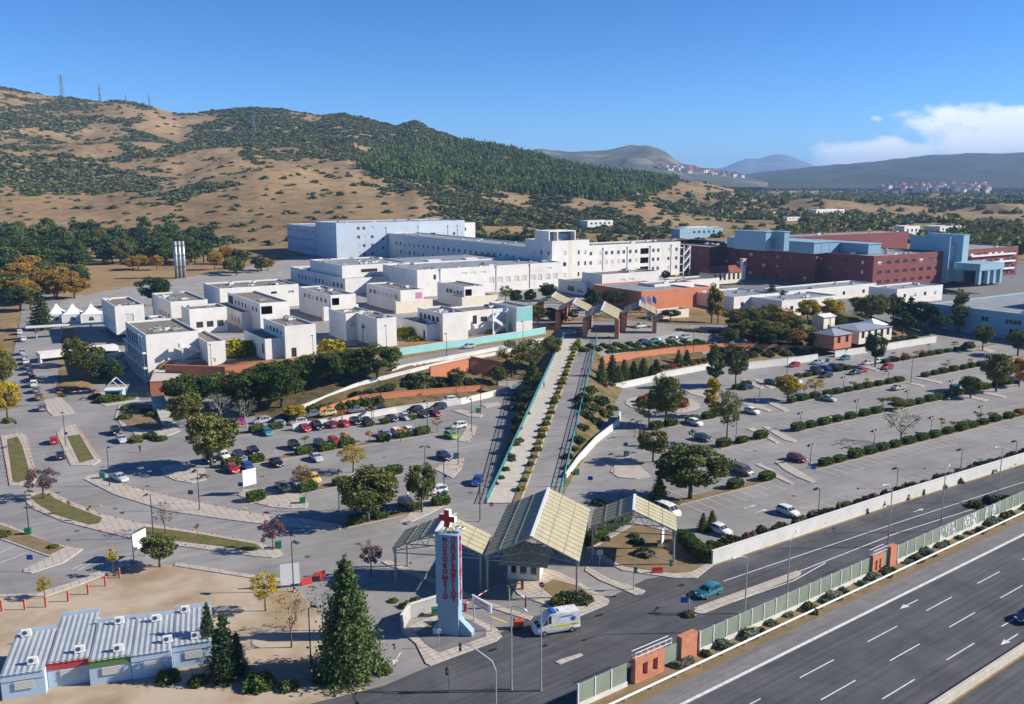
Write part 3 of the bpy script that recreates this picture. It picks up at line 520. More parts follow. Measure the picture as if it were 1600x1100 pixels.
blk('white block whose front is crossed by a roof shadow, left of the first courtyard', (266.4, 471.6), (324.2, 467.7), 16, 30, left=wr(2, 20, 4, 9.5, 2, 1.6), front=[(5.2, 7.2, 9.6, 12)], units=9)
blk('white block with three square windows facing the yellow vine courtyard', (295.3, 483.3), (353.9, 479.4), 15, 11, front=[(2, 4.2, 8.6, 10.6), (5.4, 7.6, 8.6, 10.6), (8.8, 11, 8.6, 10.6)], units=2)
blk('long low white block with a blank front, behind the second row of blocks', (343, 451), (466.6, 446.6), 16, 24, units=12, front=[(20, 22.4, 12.6, 13.6), (27, 29.4, 12.6, 13.6)])
blk('front white block with a tall blank face and one door, behind the umbrella pines', (444.4, 509.8), (493, 506.7), 16, 19, units=4, left=wr(2, 17, 5, 13.1, 1.4, 1.9), front=[(1.7, 3.2, 6.9, 9.6, 'dark')])
blk('low wing of the front block, next to the yellow vine', (413.8, 530), (443.5, 527), 12.5, 20, units=0, left=[(1.5, 3.0, 8, 11)])
blk('second-row white block with a deep recessed terrace under its roof', (405.6, 474), (452, 470), 16.5, 38, left=wr(2, 30, 7, 13.2, 1.5, 1.9) + [(31, 37, 12.8, 15.6, 'void')], units=1, front=[(0.4, 4.2, 12.7, 15.4, 'void')])
blk('low wing with two narrow windows below the recessed terrace block', (377.5, 488), (404.5, 486), 12.5, 30, left=wr(2, 14, 3, 8.2, 2.2, 1.1), units=0)
blk('second-row white block with ducts on its roof and a recessed corner', (516.6, 461.4), (555.6, 459), 16.5, 33, left=wr(3, 28, 6, 13.2, 1.5, 2.2), units=5, front=[(0.4, 3.2, 12.8, 15.4, 'void')])
blk('low wing with a sunlit blank face between the third courtyard and the front stair block', (505.6, 479.4), (560, 476.4), 12.5, 1.9, units=0)
B4 = blk('narrow front block with a blank sunlit face beside the curved outside stair', (588.9, 497.9), (619.2, 496.1), 16, 17, units=3)
b4l = blk('recessed block with a railed terrace and outside stair between two front blocks', (540, 490), (583, 487), 16, 14, units=2, front=[(1.5, 3, 12, 14), (4, 5.5, 12, 14)])
stair(b4l, 4.0, -2.2, 6.8, 12, 4.2, 1.2, 2)
blk('front white block beside the teal street wall with a row of roof-terrace windows', (691.6, 490), (731, 487.9), 16, 17, units=3, left=wr(2, 16, 5, 13.0, 1.6, 2.0))
blk('low wing in front of the round yellow vine, beside the teal wall', (666.8, 507.5), (691, 506), 12.5, 17, z0=5.5, left=[(1.2, 2.5, 8, 10.6)], units=5)
blk('second-row white block with a pink panel on its front', (625.6, 454), (661.5, 453), 16.5, 31, units=2, left=wr(2, 29, 7, 13.0, 1.6, 2.4), bands=((6.3, 9.0, 13.0, 15.4, 'pink'),))
blk('cream courtyard wall block below the pink panel block', (618.6, 471.6), (676, 468), 12.5, 1.6, units=0, wall='plaster_cream')
blk('second-row white block nearest the main canopies, with a recessed corner', (725.4, 448), (757.8, 446.3), 16.5, 22, units=1, left=wr(1, 15, 5, 13.0, 1.6, 2.0), front=[(0.4, 3.4, 12.8, 15.4, 'void')])
blk('low cream wing with a sloping parapet behind the mural block', (721.9, 464.6), (777.9, 461), 12.5, 9, units=0, wall='plaster_cream')
u, v = corner(806.8, 480.4, 16); L8 = onV(832, 479.5, v)[0] - u
b8 = building('mural_block', 'white end block with a turquoise mural panel and zigzag stair', 'building', u, v, L8, 17, 6.5, 16, bands=((0.02, L8 - .02, 11.4, 15.9, 'teal_wall'),), units=0, group='white blocks of the low hospital quarter')
b8l = building('hospital_block', 'recessed stair block left of the turquoise mural with a railed roof', 'building', u - 16, v + 6, 15.9, 12, 6.5, 15.2, front=[(3, 4.6, 10.8, 13.6, 'dark'), (6, 8.5, 11.4, 13, 'dark')], units=1, group='white blocks of the low hospital quarter')
stair(b8l, 9.2, -1.2, 6.9, 14.6, 3.8, 1.2, 3)
# --- big white hospital behind
u, v = corner(525, 348.75, 32); L = onV(726, 349.4, v)[0] - u
rows = lambda ss, zz, w, h: [(s - w / 2, s + w / 2, z, z + h) for s in ss for z in zz]
rt = [L * k for k in (.455, .51, .555, .60, .645, .69, .775, .82, .91, .965)]
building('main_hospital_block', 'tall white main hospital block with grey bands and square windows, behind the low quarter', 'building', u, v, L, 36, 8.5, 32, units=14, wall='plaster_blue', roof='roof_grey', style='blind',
         front=rows([L * .16, L * .20, L * .262], (27.4, 21.9, 16.4, 11.2), 1.9, 2.0) + rows([L * .345], (20.2, 14.6), 1.9, 2.0) + rows(rt, (22.2, 16.6, 11.4), 1.9, 2.0) + [(L * .715, L * .757, z, z + 2.6, 'void') for z in (21.7, 16.2, 11.0)],
         left=rows([3, 9], (27.4, 21.9, 16.4, 11.2), 1.2, 2.0), bands=((L * .37, L - .02, 19.0, 21.6, 'band_grey'),), pipes=[(L * k, 9, 28.5) for k in (.37, .62, .86, .94)])
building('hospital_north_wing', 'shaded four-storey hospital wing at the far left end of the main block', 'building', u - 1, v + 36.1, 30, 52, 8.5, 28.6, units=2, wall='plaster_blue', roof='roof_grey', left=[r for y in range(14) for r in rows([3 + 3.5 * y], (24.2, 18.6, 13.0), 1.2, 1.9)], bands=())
ue, ve = corner(740, 355.6, 30); building('hospital_east_end', 'small set-back white wing closing the right end of the main block', 'building', u + L + .05, v + 8, 13, 20, 8.5, 30, front=rows([2.2, 5], (24.5, 18.5), 1.5, 2.0), right=rows([4, 9], (24.5, 18.5), 1.5, 2), units=1)
uT, vT = corner(862.7, 376.7, 29); LT = onV(920.5, 376, vT)[0] - uT
building('hospital_tower_block', 'white corner block with a beige vertical strip and framed penthouse on its roof', 'building', uT, vT, LT, 23, 8.5, 29, front=rows([LT * .34], (22, 16.6, 11.4), 1.9, 2) + rows([LT * .72, LT * .9], (22, 16.6, 11.4), 1.1, 2), left=rows([3, 9, 15], (22, 16.6), 1.5, 2), bands=((LT * .46, LT * .55, 9, 28.9, 'plaster_cream'),), units=2)
pt = thing('penthouse', 'white framed penthouse with glazing on top of the corner block', 'penthouse', uv2(uT + 1, vT + 3, 28.5), GA)
MB().box(0, 14, 4, 12, 0, 3.6).build('glazed_box', 'pale_blue', pt)
for x in (-.5, 4.5, 15): MB().box(x, x + .6, 0.5, 12.5, 0, 4.6).build('frame_wall', 'plaster', pt)
MB().box(-.5, 15.6, .5, 12.5, 4.6, 5.0).build('roof_slab', 'plaster', pt)
building('hospital_link_wing', 'long shaded link wing between the main block and the corner block', 'building', uT + .3, vT + 23.05, 20, v - vT - 23.2, 8.5, 25, left=[r for k in range(24) for r in rows([5 + 6.2 * k], (18, 13), 1.8, 2)], units=10, roof='roof_grey')
uW, vW = uT + LT + .05, vT + 1.0; LW = onV(1063, 384.2, vW)[0] - uW
fx = lambda z_: [(x - 370) / 870.0 * LW for x in z_]
building('hospital_long_wing', 'long bright white ward wing with three rows of square windows and stacked balconies', 'building', uW, vW, LW, 18, 8.5, 26, style='blind', units=5,
         front=rows(fx((397, 478, 535, 588, 645, 695, 755, 810, 975, 1022, 1125, 1203)), (21.0, 16.4), 1.7, 1.9) + rows(fx((810, 975, 1022, 1125, 1203)), (11.6,), 1.7, 1.9) + [(a, b, z, z + 3, 'void') for a, b in (fx((850, 930)),) for z in (20.4, 15.7, 11.0)], pipes=[(s, 9, 24) for s in fx((505, 728, 945, 1150))])
st_ = thing('escape_stair', 'white open escape stair tower at the right end of the long wing', 'stair', uv2(uW + LW + .6, vW + 3, 0), GA)
for k in range(4): MB().box(0, 5.0, 0, 9, 9 + 4.4 * k, 9.3 + 4.4 * k).build('landing', 'steel_white', st_)
for k in range(3):
    mb = MB(); mb.add([(5.2, -.2, 9.3 + 4.4 * k), (9.5, -.2, 13.4 + 4.4 * k), (9.5, -.2, 14.5 + 4.4 * k), (5.2, -.2, 10.4 + 4.4 * k), (5.2, 1.2, 9.3 + 4.4 * k), (9.5, 1.2, 13.4 + 4.4 * k), (9.5, 1.2, 14.5 + 4.4 * k), (5.2, 1.2, 10.4 + 4.4 * k)], [(0, 1, 2, 3), (7, 6, 5, 4), (3, 2, 6, 7), (0, 4, 5, 1)]); mb.build('stair_flight', 'steel_white', st_)
for x, y in ((0, 0), (5, 0), (9.6, 0), (0, 8.8), (5, 8.8)): MB().box(x - .2, x + .2, y - .2, y + .2, 7.5, 23.4).build('post', 'steel_white', st_)
# --- middle service blocks
u, v = corner(539, 435.5, 15); building('service_block', 'low white service block with a long shaded side, in front of the main hospital', 'building', u, v, onV(632, 430, v)[0] - u, 70, 8, 15, left=wr(2, 60, 13, 10.4, 2, 2.2), units=26, roof='roof_grey', front=[(10, 16, 9, 12, 'closed')])
u, v = corner(571.9, 422.2, 20); building('service_block', 'upper white block with a strip window, stepping up behind the low service block', 'building', u, v + 26, onV(640, 418, v + 26)[0] - u, 40, 9, 20, front=[(9, 17, 16.5, 18, 'dark')], units=18, roof='roof_grey')
u, v = corner(651.7, 422, 20); LM = onV(879, 411.9, v)[0] - u
building('theatre_block', 'long white two-storey block with a row of shuttered square windows', 'building', u, v, LM, 34, 8, 20, roof='roof_grey', units=16, style='closed', front=[(LM * k - 1.3, LM * k + 1.3, 12.3, 14.9) for k in (.485, .545, .60, .66, .715, .78, .83, .89, .945)] + [(LM * .11 - .6, LM * .11 + .6, 15.5, 17.6, 'dark')] + [(LM * k - 1.3, LM * k + 1.3, 17, 17.9, 'closed') for k in (.30, .36, .43, .9)], pipes=[(LM * k, 9, 19.4) for k in (.145, .518, .757)])
mb = MB(); t = thing('barrel_roof_hall', 'low grey metal-roofed hall with white dormer walls behind the long two-storey block', 'building', uv2(u + 2, v + 50, 0), GA)
mb.box(0, 95, 0, 26, 8, 18); mb.build('wall', 'steel_blue', t); MB().prism([(-1, -1), (96, -1), (96, 27), (-1, 27)], 18, 18.8).build('roof', 'roof_grey', t)
for k in range(4): MB().box(8 + 21 * k, 15 + 21 * k, -1.4, 3, 14.6, 19.4).build('dormer_wall', 'plaster', t)
building('entrance_block', 'white entrance block with dark windows, behind the forecourt canopies', 'building', *corner(915, 441.5, 14), 26, 20, 7, 14, front=[(1, 7, 9.4, 11.6, 'dark'), (9, 15, 9.4, 11.6, 'dark')], left=[(2, 6, 9.4, 11.6), (8, 13, 9.4, 11.6)], units=2, wall='plaster')
building('plant_block', 'white rooftop block with two louvres, above the orange hall', 'building', *corner(941, 429, 18), 32, 14, 8, 18, front=[(10, 12.5, 14.6, 15.6, 'closed'), (15, 17.5, 14.6, 15.6, 'closed')], units=3)
building('kiosk_block', 'low white block with a railed roof right of the orange hall roof', 'building', *corner(1023, 444.5, 15.5), 22, 10, 8, 15.5, units=2)
building('kiosk_block', 'small white block at the foot of the escape stair', 'building', *corner(1067, 438.5, 15), 22, 12, 8, 15, front=[(5, 7.4, 11, 12.4, 'closed')], units=2)
u, v = corner(1002.3, 455.4, 15); LO = onV(1083.3, 448, v)[0] - u
building('orange_hall', 'windowless orange-plastered hall with a flat grey roof behind the flagpoles', 'building', u, v, LO, 30, 6, 15, wall='orange_plaster', roof='roof_grey', units=0)
building('orange_annex', 'lower orange annex with two pale windows beside the poplars', 'building', u + LO + .03, v + 6, 17, 16, 6, 13.8, wall='orange_plaster', roof='roof_grey', front=[(4, 5.6, 8.6, 10.6, 'closed'), (8.6, 10.2, 8.6, 10.6, 'closed'), (11.5, 14, 11.4, 12.6, 'closed')], units=1)
building('yellow_kiosk', 'small cream lean-to building against the foot of the orange hall', 'building', *corner(1026, 487, 10.2), 16, 5, 6, 10.2, wall='plaster_cream', front=[(1.5, 4.5, 8, 9.2, 'blind'), (8, 12, 8, 9.4, 'dark')])
# --- red brick hospital at the right
RW = lambda L, n, zz, w: [r for z in zz for r in wr(1.5, L - 1.5, n, z, 1.7, w)]
u1, v1 = corner(1366, 400, 22); L1 = onV(1474, 396, v1)[0] - u1
building('brick_ward_building', 'red brick hospital front wing with three rows of windows, left of the blue entrance tower', 'building', u1, v1, L1, 40, 6, 22, wall='brick_red', roof='roof_grey', front=RW(L1, 8, (17.6, 13, 8.4), 3.4), left=RW(40, 4, (17.6, 13), 1.4), units=10)
u2, v2 = corner(1275.2, 394.8, 22); building('brick_clinic_building', 'middle red brick wing with a long shaded side and few windows', 'building', u2, v2, u1 - u2 + 25, 120, 6, 22, wall='brick_red', roof='roof_grey', front=RW(22, 3, (17.4, 12.4), 3.2), left=RW(112, 12, (17.4, 12.4, 7.6), 2.2), units=14)
u3, v3 = corner(1109, 385.6, 22); building('brick_laboratory_building', 'rear red brick wing at the left end of the brick hospital', 'building', u3, v3, u2 - u3 + 30, 70, 6, 22, wall='brick_red', roof='roof_grey', front=RW(26, 2, (17.4, 11.4), 4), left=RW(60, 6, (17.4, 12.0), 2.0), units=8)
def metal_storey(label, fl, fr, z0, z1, D, m='steel_blue'):
    u, v = corner(*fl, z1); L = onV(*fr, v)[0] - u; t = thing('metal_roof_storey', label, 'roof storey', uv2(u, v, 0), GA); MB().box(0, L, 0, D, z0, z1).build('cladding', m, t); MB().prism([(-.4, -.4), (L + .4, -.4), (L + .4, D + .4), (-.4, D + .4)], z1, z1 + .3).build('roof', 'pale_blue', t)
    for k in range(int(L // 6)): MB().box(6 * k + .1, 6 * k + .25, -.1, -.004, z0, z1).build('seam', 'pale_blue', t)
metal_storey('long blue metal storey on the roof of the middle brick wing', (1271.8, 379.7), (1312, 378), 21.6, 27, 58)
metal_storey('blue metal storey on the roof of the front brick wing', (1357, 382), (1377, 381.2), 21.6, 26.4, 38)
metal_storey('square blue plant room farthest left on the brick hospital roof', (1197, 362.8), (1205, 362.5), 24, 33, 20, 'steel_blue')
metal_storey('square blue plant room right of the first one on the brick hospital roof', (1226, 362.8), (1234, 362.5), 24, 33, 20, 'steel_blue')
u4, v4 = u1 + L1 + .1, v1 - 3.0; ZT = onV(1475, 372, v4)[1]; u5, v5 = onV(1506, 371, v4)[0], v4
for lab, (uu, vv), L_, D_, z_ in (('tall blue-grey entrance tower slab, left one', (u4, v4), onV(1486, 372, v4)[0] - u4, 22, ZT), ('tall blue-grey entrance tower slab, right one', (u5, v5), onV(1515, 371, v5)[0] - u5, 20, ZT + .8), ('lower pale link between the two entrance tower slabs', (u4 + 5.5, v4 + 4), u5 - u4 - 5.6, 12, ZT - 4)):
    t = thing('entrance_tower', lab, 'tower', uv2(uu, vv, 0), GA); MB().box(0, L_, 0, D_, 6, z_).build('shaft', 'pale_blue', t); MB().box(-.2, L_ + .2, -.2, D_ + .2, z_, z_ + .4).build('coping', 'steel_blue', t)
    for q in range(1, 6): MB().box(-.012, L_ + .012, -.012, D_ + .012, 6 + (z_ - 6) * q / 6, 6.12 + (z_ - 6) * q / 6).build('panel_joint', 'steel_blue', t)
t = thing('entrance_portal', 'blue-grey square entrance portal in front of the towers', 'portal', uv2(u4 + 5, v4 - 14, 0), GA)
MB().box(0, 22, 0, 14, 13, 16.4).build('roof_block', 'pale_blue', t)
for x in (.3, 8, 13.5, 19.5): MB().box(x, x + 2.0, .3, 2.2, 6, 13).build('pillar', 'pale_blue', t)
MB().box(9.9, 13.4, 5, 13.5, 6, 12.9).build('glazed_lobby', 'glass', t)
building('brick_balcony_building', 'right red brick wing with balcony rows and white railings, right of the towers', 'building', u5 + 6, v5 + 4, onV(1592, 382, v5 + 4)[0] - u5 - 6, 30, 6, 22, wall='brick_red', roof='roof_grey', front=RW(onV(1592, 382, v5 + 4)[0] - u5 - 6, 9, (18.0, 14.2, 10.4, 7), 3.4), units=4)
for z in (14.0, 18.0, 10.0): MB().box(8, onV(1592, 382, v5 + 4)[0] - u5 - 10, -1.2, -.01, z - .2, z + .7).build('balcony', 'steel_white', bpy.data.objects['brick_balcony_building'])
building('brick_rear_block', 'low dark red block on the skyline behind the brick hospital roof', 'building', *corner(1236, 370, 24), 120, 20, 8, 24, wall='brick_red', roof='roof_grey', units=5)
# --- blue-grey logistics building at the right edge
vb1, _ = onU(1455, 472, 328); bb_ = building('logistics_building', 'blue-grey two-storey building with roof domes and a dark loading bay at the right edge', 'building', 328, 128, 90, max(40, vb1 - 128), 0, 9.6, wall='pale_blue', roof='roof_grey', left=[(y, y + 1.2, 5.4, 7.0, 'dark') for y in (30, 31.5, 33, 34.5, 40, 41.5, 43, 44.5, 52, 53.5)] + [(28, 44, 0.4, 3.6, 'void'), (10, 22, .4, 3.6, 'void')], units=3)
for k in range(9): MB().lathe([(1.4, 0), (1.3, .5), (.9, .9), (0, 1.1)], 10, c=(6 + 9 * (k % 5), 6 + 12 * (k // 5) * 3, 9.1)).build('roof_dome', 'steel_white', bb_, smooth=True)
building('blue_upper_block', 'pale blue upper block with a door on the logistics building roof', 'building', 352, 132, 60, 48, 9.2, 14.5, wall='pale_blue', roof='roof_grey', left=[(36, 38, 9.6, 12, 'closed')])
for lab, fl, L_, D_, z_ in (('low white flat-roofed workshop beyond the grove, left one', (1147, 464, ), 26, 22, 12), ('low white workshop with a bright gable end, right one', (1222, 470), 34, 16, 11.5), ('long low white store in front of the brick hospital', (1232, 455), 60, 14, 11), ('low pale store by the brick hospital corner', (1402, 452), 34, 14, 11)):
    building('workshop', lab, 'building', *corner(*fl, z_), L_, D_, 4, z_, units=4, roof='roof_grey', front=wr(2, L_ - 2, 4, z_ - 4, 1.6, 1.8))
# chapel, restaurant, tents, far utility buildings
def hip_house(label, p, rz, L, D, z0, h, rh, wall, roof, name='pavilion', cat='building', win=2, gable=False, group=None):
    t = thing(name, label, cat, p, rz, group); mb = MB(); rects = [(a, b, z0 + .9, z0 + h - .5) for a, b, *_ in wr(.4, L - .4, win, 0, 1, min(1.6, L / win * .6))]
    face(mb, (0, 0, 0), (1, 0, 0), L, z0 - 1, z0 + h, rects, (0, 1, 0)); face(mb, (0, D, 0), (0, -1, 0), D, z0 - 1, z0 + h, [], (1, 0, 0)); face(mb, (L, 0, 0), (0, 1, 0), D, z0 - 1, z0 + h, [], (-1, 0, 0)); face(mb, (L, D, 0), (-1, 0, 0), L, z0 - 1, z0 + h, [], (0, -1, 0)); mb.build('wall', wall, t)
    for r in rects: link('window', win_mesh(r[1] - r[0], r[3] - r[2], 'dark'), t, ((r[0] + r[1]) / 2, .12, r[2]))
    o = .5; i = 0 if gable else min(L, D) / 2; mb = MB(); z = z0 + h
    if D <= L: a, b = (-o + i, D / 2, z + rh), (L + o - i, D / 2, z + rh)
    else: a, b = (L / 2, -o + i, z + rh), (L / 2, D + o - i, z + rh)
    c = [(-o, -o, z), (L + o, -o, z), (L + o, D + o, z), (-o, D + o, z)]
    mb.add(c + [a, b], [(0, 1, 5, 4), (1, 2, 5), (2, 3, 4, 5), (3, 0, 4), (3, 2, 1, 0)] if D <= L else [(0, 1, 4), (1, 2, 5, 4), (2, 3, 5), (3, 0, 4, 5), (3, 2, 1, 0)]); mb.build('roof', roof, t); return t
def gp(x, y): return G(x, y)
g_ = P(1286, 520, 4.5); hip_house('cream square belfry-like kiosk with a small gable, by the restaurant', Vector((g_.x, g_.y, 0)), GA, 6, 5, 4.5, 5.4, .9, 'plaster_cream', 'coping', gable=True, win=1)
g_ = P(1303, 538, 4); hip_house('red brick restaurant pavilion with a grey hip roof and cream windows', Vector((g_.x, g_.y, 0)), GA, 9, 8, 3.2, 3.6, 1.6, 'brick_orange', 'galv')
g_ = P(1342, 530, 4); hip_house('restaurant hall with a pale flat hip roof behind the pavilion', Vector((g_.x, g_.y, 0)), GA, 18, 12, 3.2, 3.6, 1.0, 'plaster_cream', 'galv', win=5)
g_ = P(1366, 520, 4); hip_house('restaurant pavilion with a white tent-like roof', Vector((g_.x, g_.y, 0)), GA, 7, 7, 3.2, 3.2, 2.0, 'plaster_cream', 'frame_white')
g_ = P(1113, 442, 8); hip_house('small chapel with a red tiled gable roof below the brick hospital', Vector((g_.x, g_.y, 0)), GA, 20, 9, 8, 4.5, 3.0, 'plaster_cream', 'tile_red', 'chapel', win=6, gable=True)
t = thing('bell_tower', 'slim white bell tower beside the chapel', 'tower', P(1160, 434, 8) * 1.0, GA); MB().box(-1, 1, -1, 1, -1, 9.6).build('shaft', 'plaster', t); MB().box(-.5, .5, -1.04, -1.003, 6.4, 8.6).build('belfry_opening', 'frame_dark', t); MB().box(-1.2, 1.2, -1.2, 1.2, 9.6, 9.9).build('cap', 'plaster', t)
for i, x in enumerate((90, 115, 144)):
    g_ = G(x, 502); t = thing('party_tent', ('left', 'middle', 'right')[i] + ' one of three white peaked tents beside the hospital', 'tent', g_, .4, 'white tents'); mb = MB(); n = 10
    prof = [(3.6, 3.0), (2.2, 3.8), (1.0, 5.0), (0.35, 6.3), (0.0, 6.7)]
    for (r0, z0), (r1, z1) in zip(prof, prof[1:]): mb.add([(a * r, b * r, z) for r, z in ((r0, z0), (r1, z1)) for a, b in ((-1, -1), (1, -1), (1, 1), (-1, 1))], [(0, 1, 5, 4), (1, 2, 6, 5), (2, 3, 7, 6), (3, 0, 4, 7)])
    mb.build('roof', 'frame_white', t)
    for a, b in ((-1, -1), (1, -1), (1, 1), (-1, 1)): MB().box(a * 3.5 - .08, a * 3.5 + .08, b * 3.5 - .08, b * 3.5 + .08, 0, 3.1).build('pole', 'frame_white', t)
    mb = MB(); mb.box(-3.45, 3.45, -3.5, -3.46, 0, 2.98); mb.box(-3.5, -3.46, -3.45, 3.45, 0, 2.98); mb.build('side_wall', 'frame_white', t)
    MB().prism([(0.9 * math.cos(k * .5236) , 1.5 * math.sin(k * .5236)) for k in range(7)], 0, .02).build('window', 'frame_dark', t, loc=(0, -3.53, .8)).rotation_euler = (math.pi / 2, 0, 0)
t = thing('chimney_stack', 'cluster of tall silver boiler flues rising left of the main block', 'chimney', uv2(*corner(277, 432, 9), 0), GA)
for i in range(6): MB().tube([((i % 3) * 1.9, (i // 3) * 1.9, 8), ((i % 3) * 1.9, (i // 3) * 1.9, 27 - (i // 3))], .72, 10).build('flue', 'galv', t, smooth=True)
for z in (14, 20, 25): MB().box(-1.2, 5, -1.2, -1.05, z, z + .25).build('brace', 'dark_metal', t)
for lab, a, L_, D_, h in (('blue flat-roofed building on the embankment behind the long wing', (918, 357), 30, 12, 7), ('pale school building with coloured wings far out on the plain', (1275, 338), 60, 14, 9), ('low white villa far out on the plain, left of the school', (1208, 338), 32, 12, 6), ('low white shed in front of the far school', (1230, 345), 28, 8, 4),
                       ('round-fronted pale blue hall on the plain behind the brick hospital', (1468, 366), 34, 16, 7), ('white office building behind the brick hospital roof', (1412, 372), 22, 10, 10), ('white long store beyond the link wing', (1062, 373), 50, 10, 8), ('dark red tiled house group behind the escape stair', (1072, 366), 40, 14, 6)):
    g_ = G(*a); t = building('outlying_building', lab, 'building', *touv(g_), L_, D_, g_.z - 3, g_.z + h, wall=random.choice(('pale_blue', 'plaster')), roof='roof_grey', front=wr(2, L_ - 2, max(3, int(L_ / 6)), g_.z + h * .5, h * .25, 2.4))
# ---------------------------------------------------------------- canopies
def canopy(label, o, W, Ln, zg, ze, zr, posts='steel', name='entrance_canopy', group=None, piers=False):
    t = thing(name, label, 'canopy', Vector((o[0], o[1], zg)), RA, group); e, r = ze - zg, zr - zg; th = .18
    for nm, xa, za, xb, zb in (('roof_plane', 0, e, W / 2, r), ('roof_plane', W, e, W / 2, r)):
        mb = MB(); n = Vector((zb - za, 0, -(xb - xa))).normalized() * th * (1 if xb > xa else -1)
        mb.add([(xa, 0, za), (xb, 0, zb), (xb, Ln, zb), (xa, Ln, za), (xa + n.x, 0, za + n.z), (xb, 0, zb - th), (xb, Ln, zb - th), (xa + n.x, Ln, za + n.z)], [(0, 1, 2, 3) if xb > xa else (3, 2, 1, 0), (7, 6, 5, 4) if xb > xa else (4, 5, 6, 7), (0, 4, 5, 1), (2, 6, 7, 3), (0, 3, 7, 4)])
        pl = mb.build(nm, 'canopy', t)
        mb = MB(); k = int(Ln // 1.6)
        for i in range(1, k + 1): y = Ln * i / (k + 1); mb.bar((xa, y, za + .03), (xb, y, zb + .03), .06, .05)
        for f in (.33, .66): mb.bar((xa + (xb - xa) * f, 0, za + (zb - za) * f + .03), (xa + (xb - xa) * f, Ln, za + (zb - za) * f + .03), .06, .05)
        mb.build('seam', 'canopy_rib', pl)
    MB().box(W / 2 - .22, W / 2 + .22, -.05, Ln + .05, r, r + .12).build('ridge_cap', 'steel_white', t)
    for y in (.25, Ln - .25, Ln / 2):
        mb = MB(); N_ = 8; bz = e - .75
        mb.bar((.1, y, bz), (W - .1, y, bz + .0), .12)
        for i in range(N_):
            x0, x1 = W * i / N_, W * (i + 1) / N_; zt_ = lambda x: e + (r - e) * (1 - abs(x - W / 2) / (W / 2)) - .25; lowz = lambda x: bz + (zt_(x) - bz) * .45
            mb.bar((x0, y, zt_(x0)), (x1, y, zt_(x1)), .12); mb.bar((x0, y, lowz(x0)), ((x0 + x1) / 2, y, zt_((x0 + x1) / 2)), .08); mb.bar(((x0 + x1) / 2, y, zt_((x0 + x1) / 2)), (x1, y, lowz(x1)), .08); mb.bar((x0, y, lowz(x0)), (x1, y, lowz(x1)), .1)
        mb.build('truss', posts, t)
    for x in ((.35, W - .35)):
        for y in ((.4, Ln - .4) if not piers else (1.2,)):
            if piers: MB().box(x - .7, x + .7, -.6, 3.4, -.5, e - .3).build('brick_pier', 'brick_orange', t); MB().box(x - .7, x + .7, Ln - 4, Ln - .5, -.5, e - .3).build('brick_pier', 'brick_orange', t)
            else: MB().tube([(x, y, 0), (x, y, e - .2)], .16, 10).build('post', 'steel', t)
    return t
canopy('large beige pitched canopy over the toll lanes, ridge pointing up the ramp', (-3.8, 114.9), 13.0, 20.0, 0, 5.5, 8.6)
canopy('smaller beige canopy left of the large one, partly behind the sign tower', (-16.7, 117.4), 12.8, 6.9, 0, 5.5, 8.3)
canopy('smaller beige canopy over the right-hand exit lane beside the lawn', (11.6, 125.6), 12.6, 6.9, 0, 5.5, 8.3)
for lab, pxx, zz in (('forecourt canopy farthest left, half hidden by trees', (838, 474.5), 13.6), ('second forecourt canopy from the left on brick piers', (869.8, 485.6), 13.6), ('largest front forecourt canopy on brick piers', (912.4, 497), 13.6), ('right-hand forecourt canopy behind the flagpoles', (973, 489.5), 13.6)):
    o = P(*pxx, zz); canopy(lab, (o.x, o.y), 10.8, 22 if 'largest' in lab else 15, 7.2, 13.6, 16.2, 'dark_metal', 'forecourt_canopy', 'pitched forecourt canopies', True)
b0 = P(793, 906); t = thing('toll_booth', 'small control booth with a pyramid roof under the large canopy', 'booth', b0, RA)
mb = MB(); face(mb, (0, 0, 0), (1, 0, 0), 4.6, 0, 2.7, [(.4, 1.3, 1, 2.3), (1.7, 2.8, 1, 2.3), (3.2, 4.2, 1, 2.3)], (0, 1, 0)); face(mb, (0, 4, 0), (0, -1, 0), 4, 0, 2.7, [(.5, 3.4, 1, 2.3)], (1, 0, 0)); face(mb, (4.6, 0, 0), (0, 1, 0), 4, 0, 2.7, [], (-1, 0, 0)); face(mb, (4.6, 4, 0), (-1, 0, 0), 4.6, 0, 2.7, [], (0, -1, 0)); mb.build('wall', 'plaster_cream', t)
for x, w_ in ((.85, .9), (2.25, 1.1), (3.7, 1.0)): link('window', win_mesh(w_, 1.3, 'plain'), t, (x, .12, 1))
link('window', win_mesh(2.9, 1.3, 'plain'), t, (.12, 2.05, 1), -math.pi / 2)
mb = MB(); mb.add([(-1.2, -1.2, 2.7), (5.8, -1.2, 2.7), (5.8, 5.2, 2.7), (-1.2, 5.2, 2.7), (2.3, 2, 5.2)], [(0, 1, 4), (1, 2, 4), (2, 3, 4), (3, 0, 4), (3, 2, 1, 0)]); mb.build('roof', 'canopy', t)
# hospital street canopy at the left with blue posts
t = thing('walkway_canopy', 'long flat pale walkway canopy on blue posts leading to the hospital side entrance', 'canopy', (0, 0, 0)); a, b = P(40, 512, 8.2), P(183, 504, 8.2); d = (b - a).normalized(); n_ = Vector((-d.y, d.x, 0)) * 3.0
MB().prism([tuple((a).xy), tuple((b).xy), tuple((b + n_).xy), tuple((a + n_).xy)], 7.9, 8.3).build('roof_slab', 'coping', t)
for k in (0.1, .38, .7, .95): q = a + (b - a) * k + n_ * .5; MB().tube([(q.x, q.y, zt(q.x, q.y) - .3), (q.x, q.y, 7.9)], .28, 8).build('post', 'steel_blue', t)
t = thing('garage_portal', 'white beam over the dark ramp down to the hospital basement', 'portal', (0, 0, 0)); a, b = P(62, 553, 5.2), P(185, 540, 5.2); d = (b - a).normalized(); n_ = Vector((-d.y, d.x, 0)) * 5
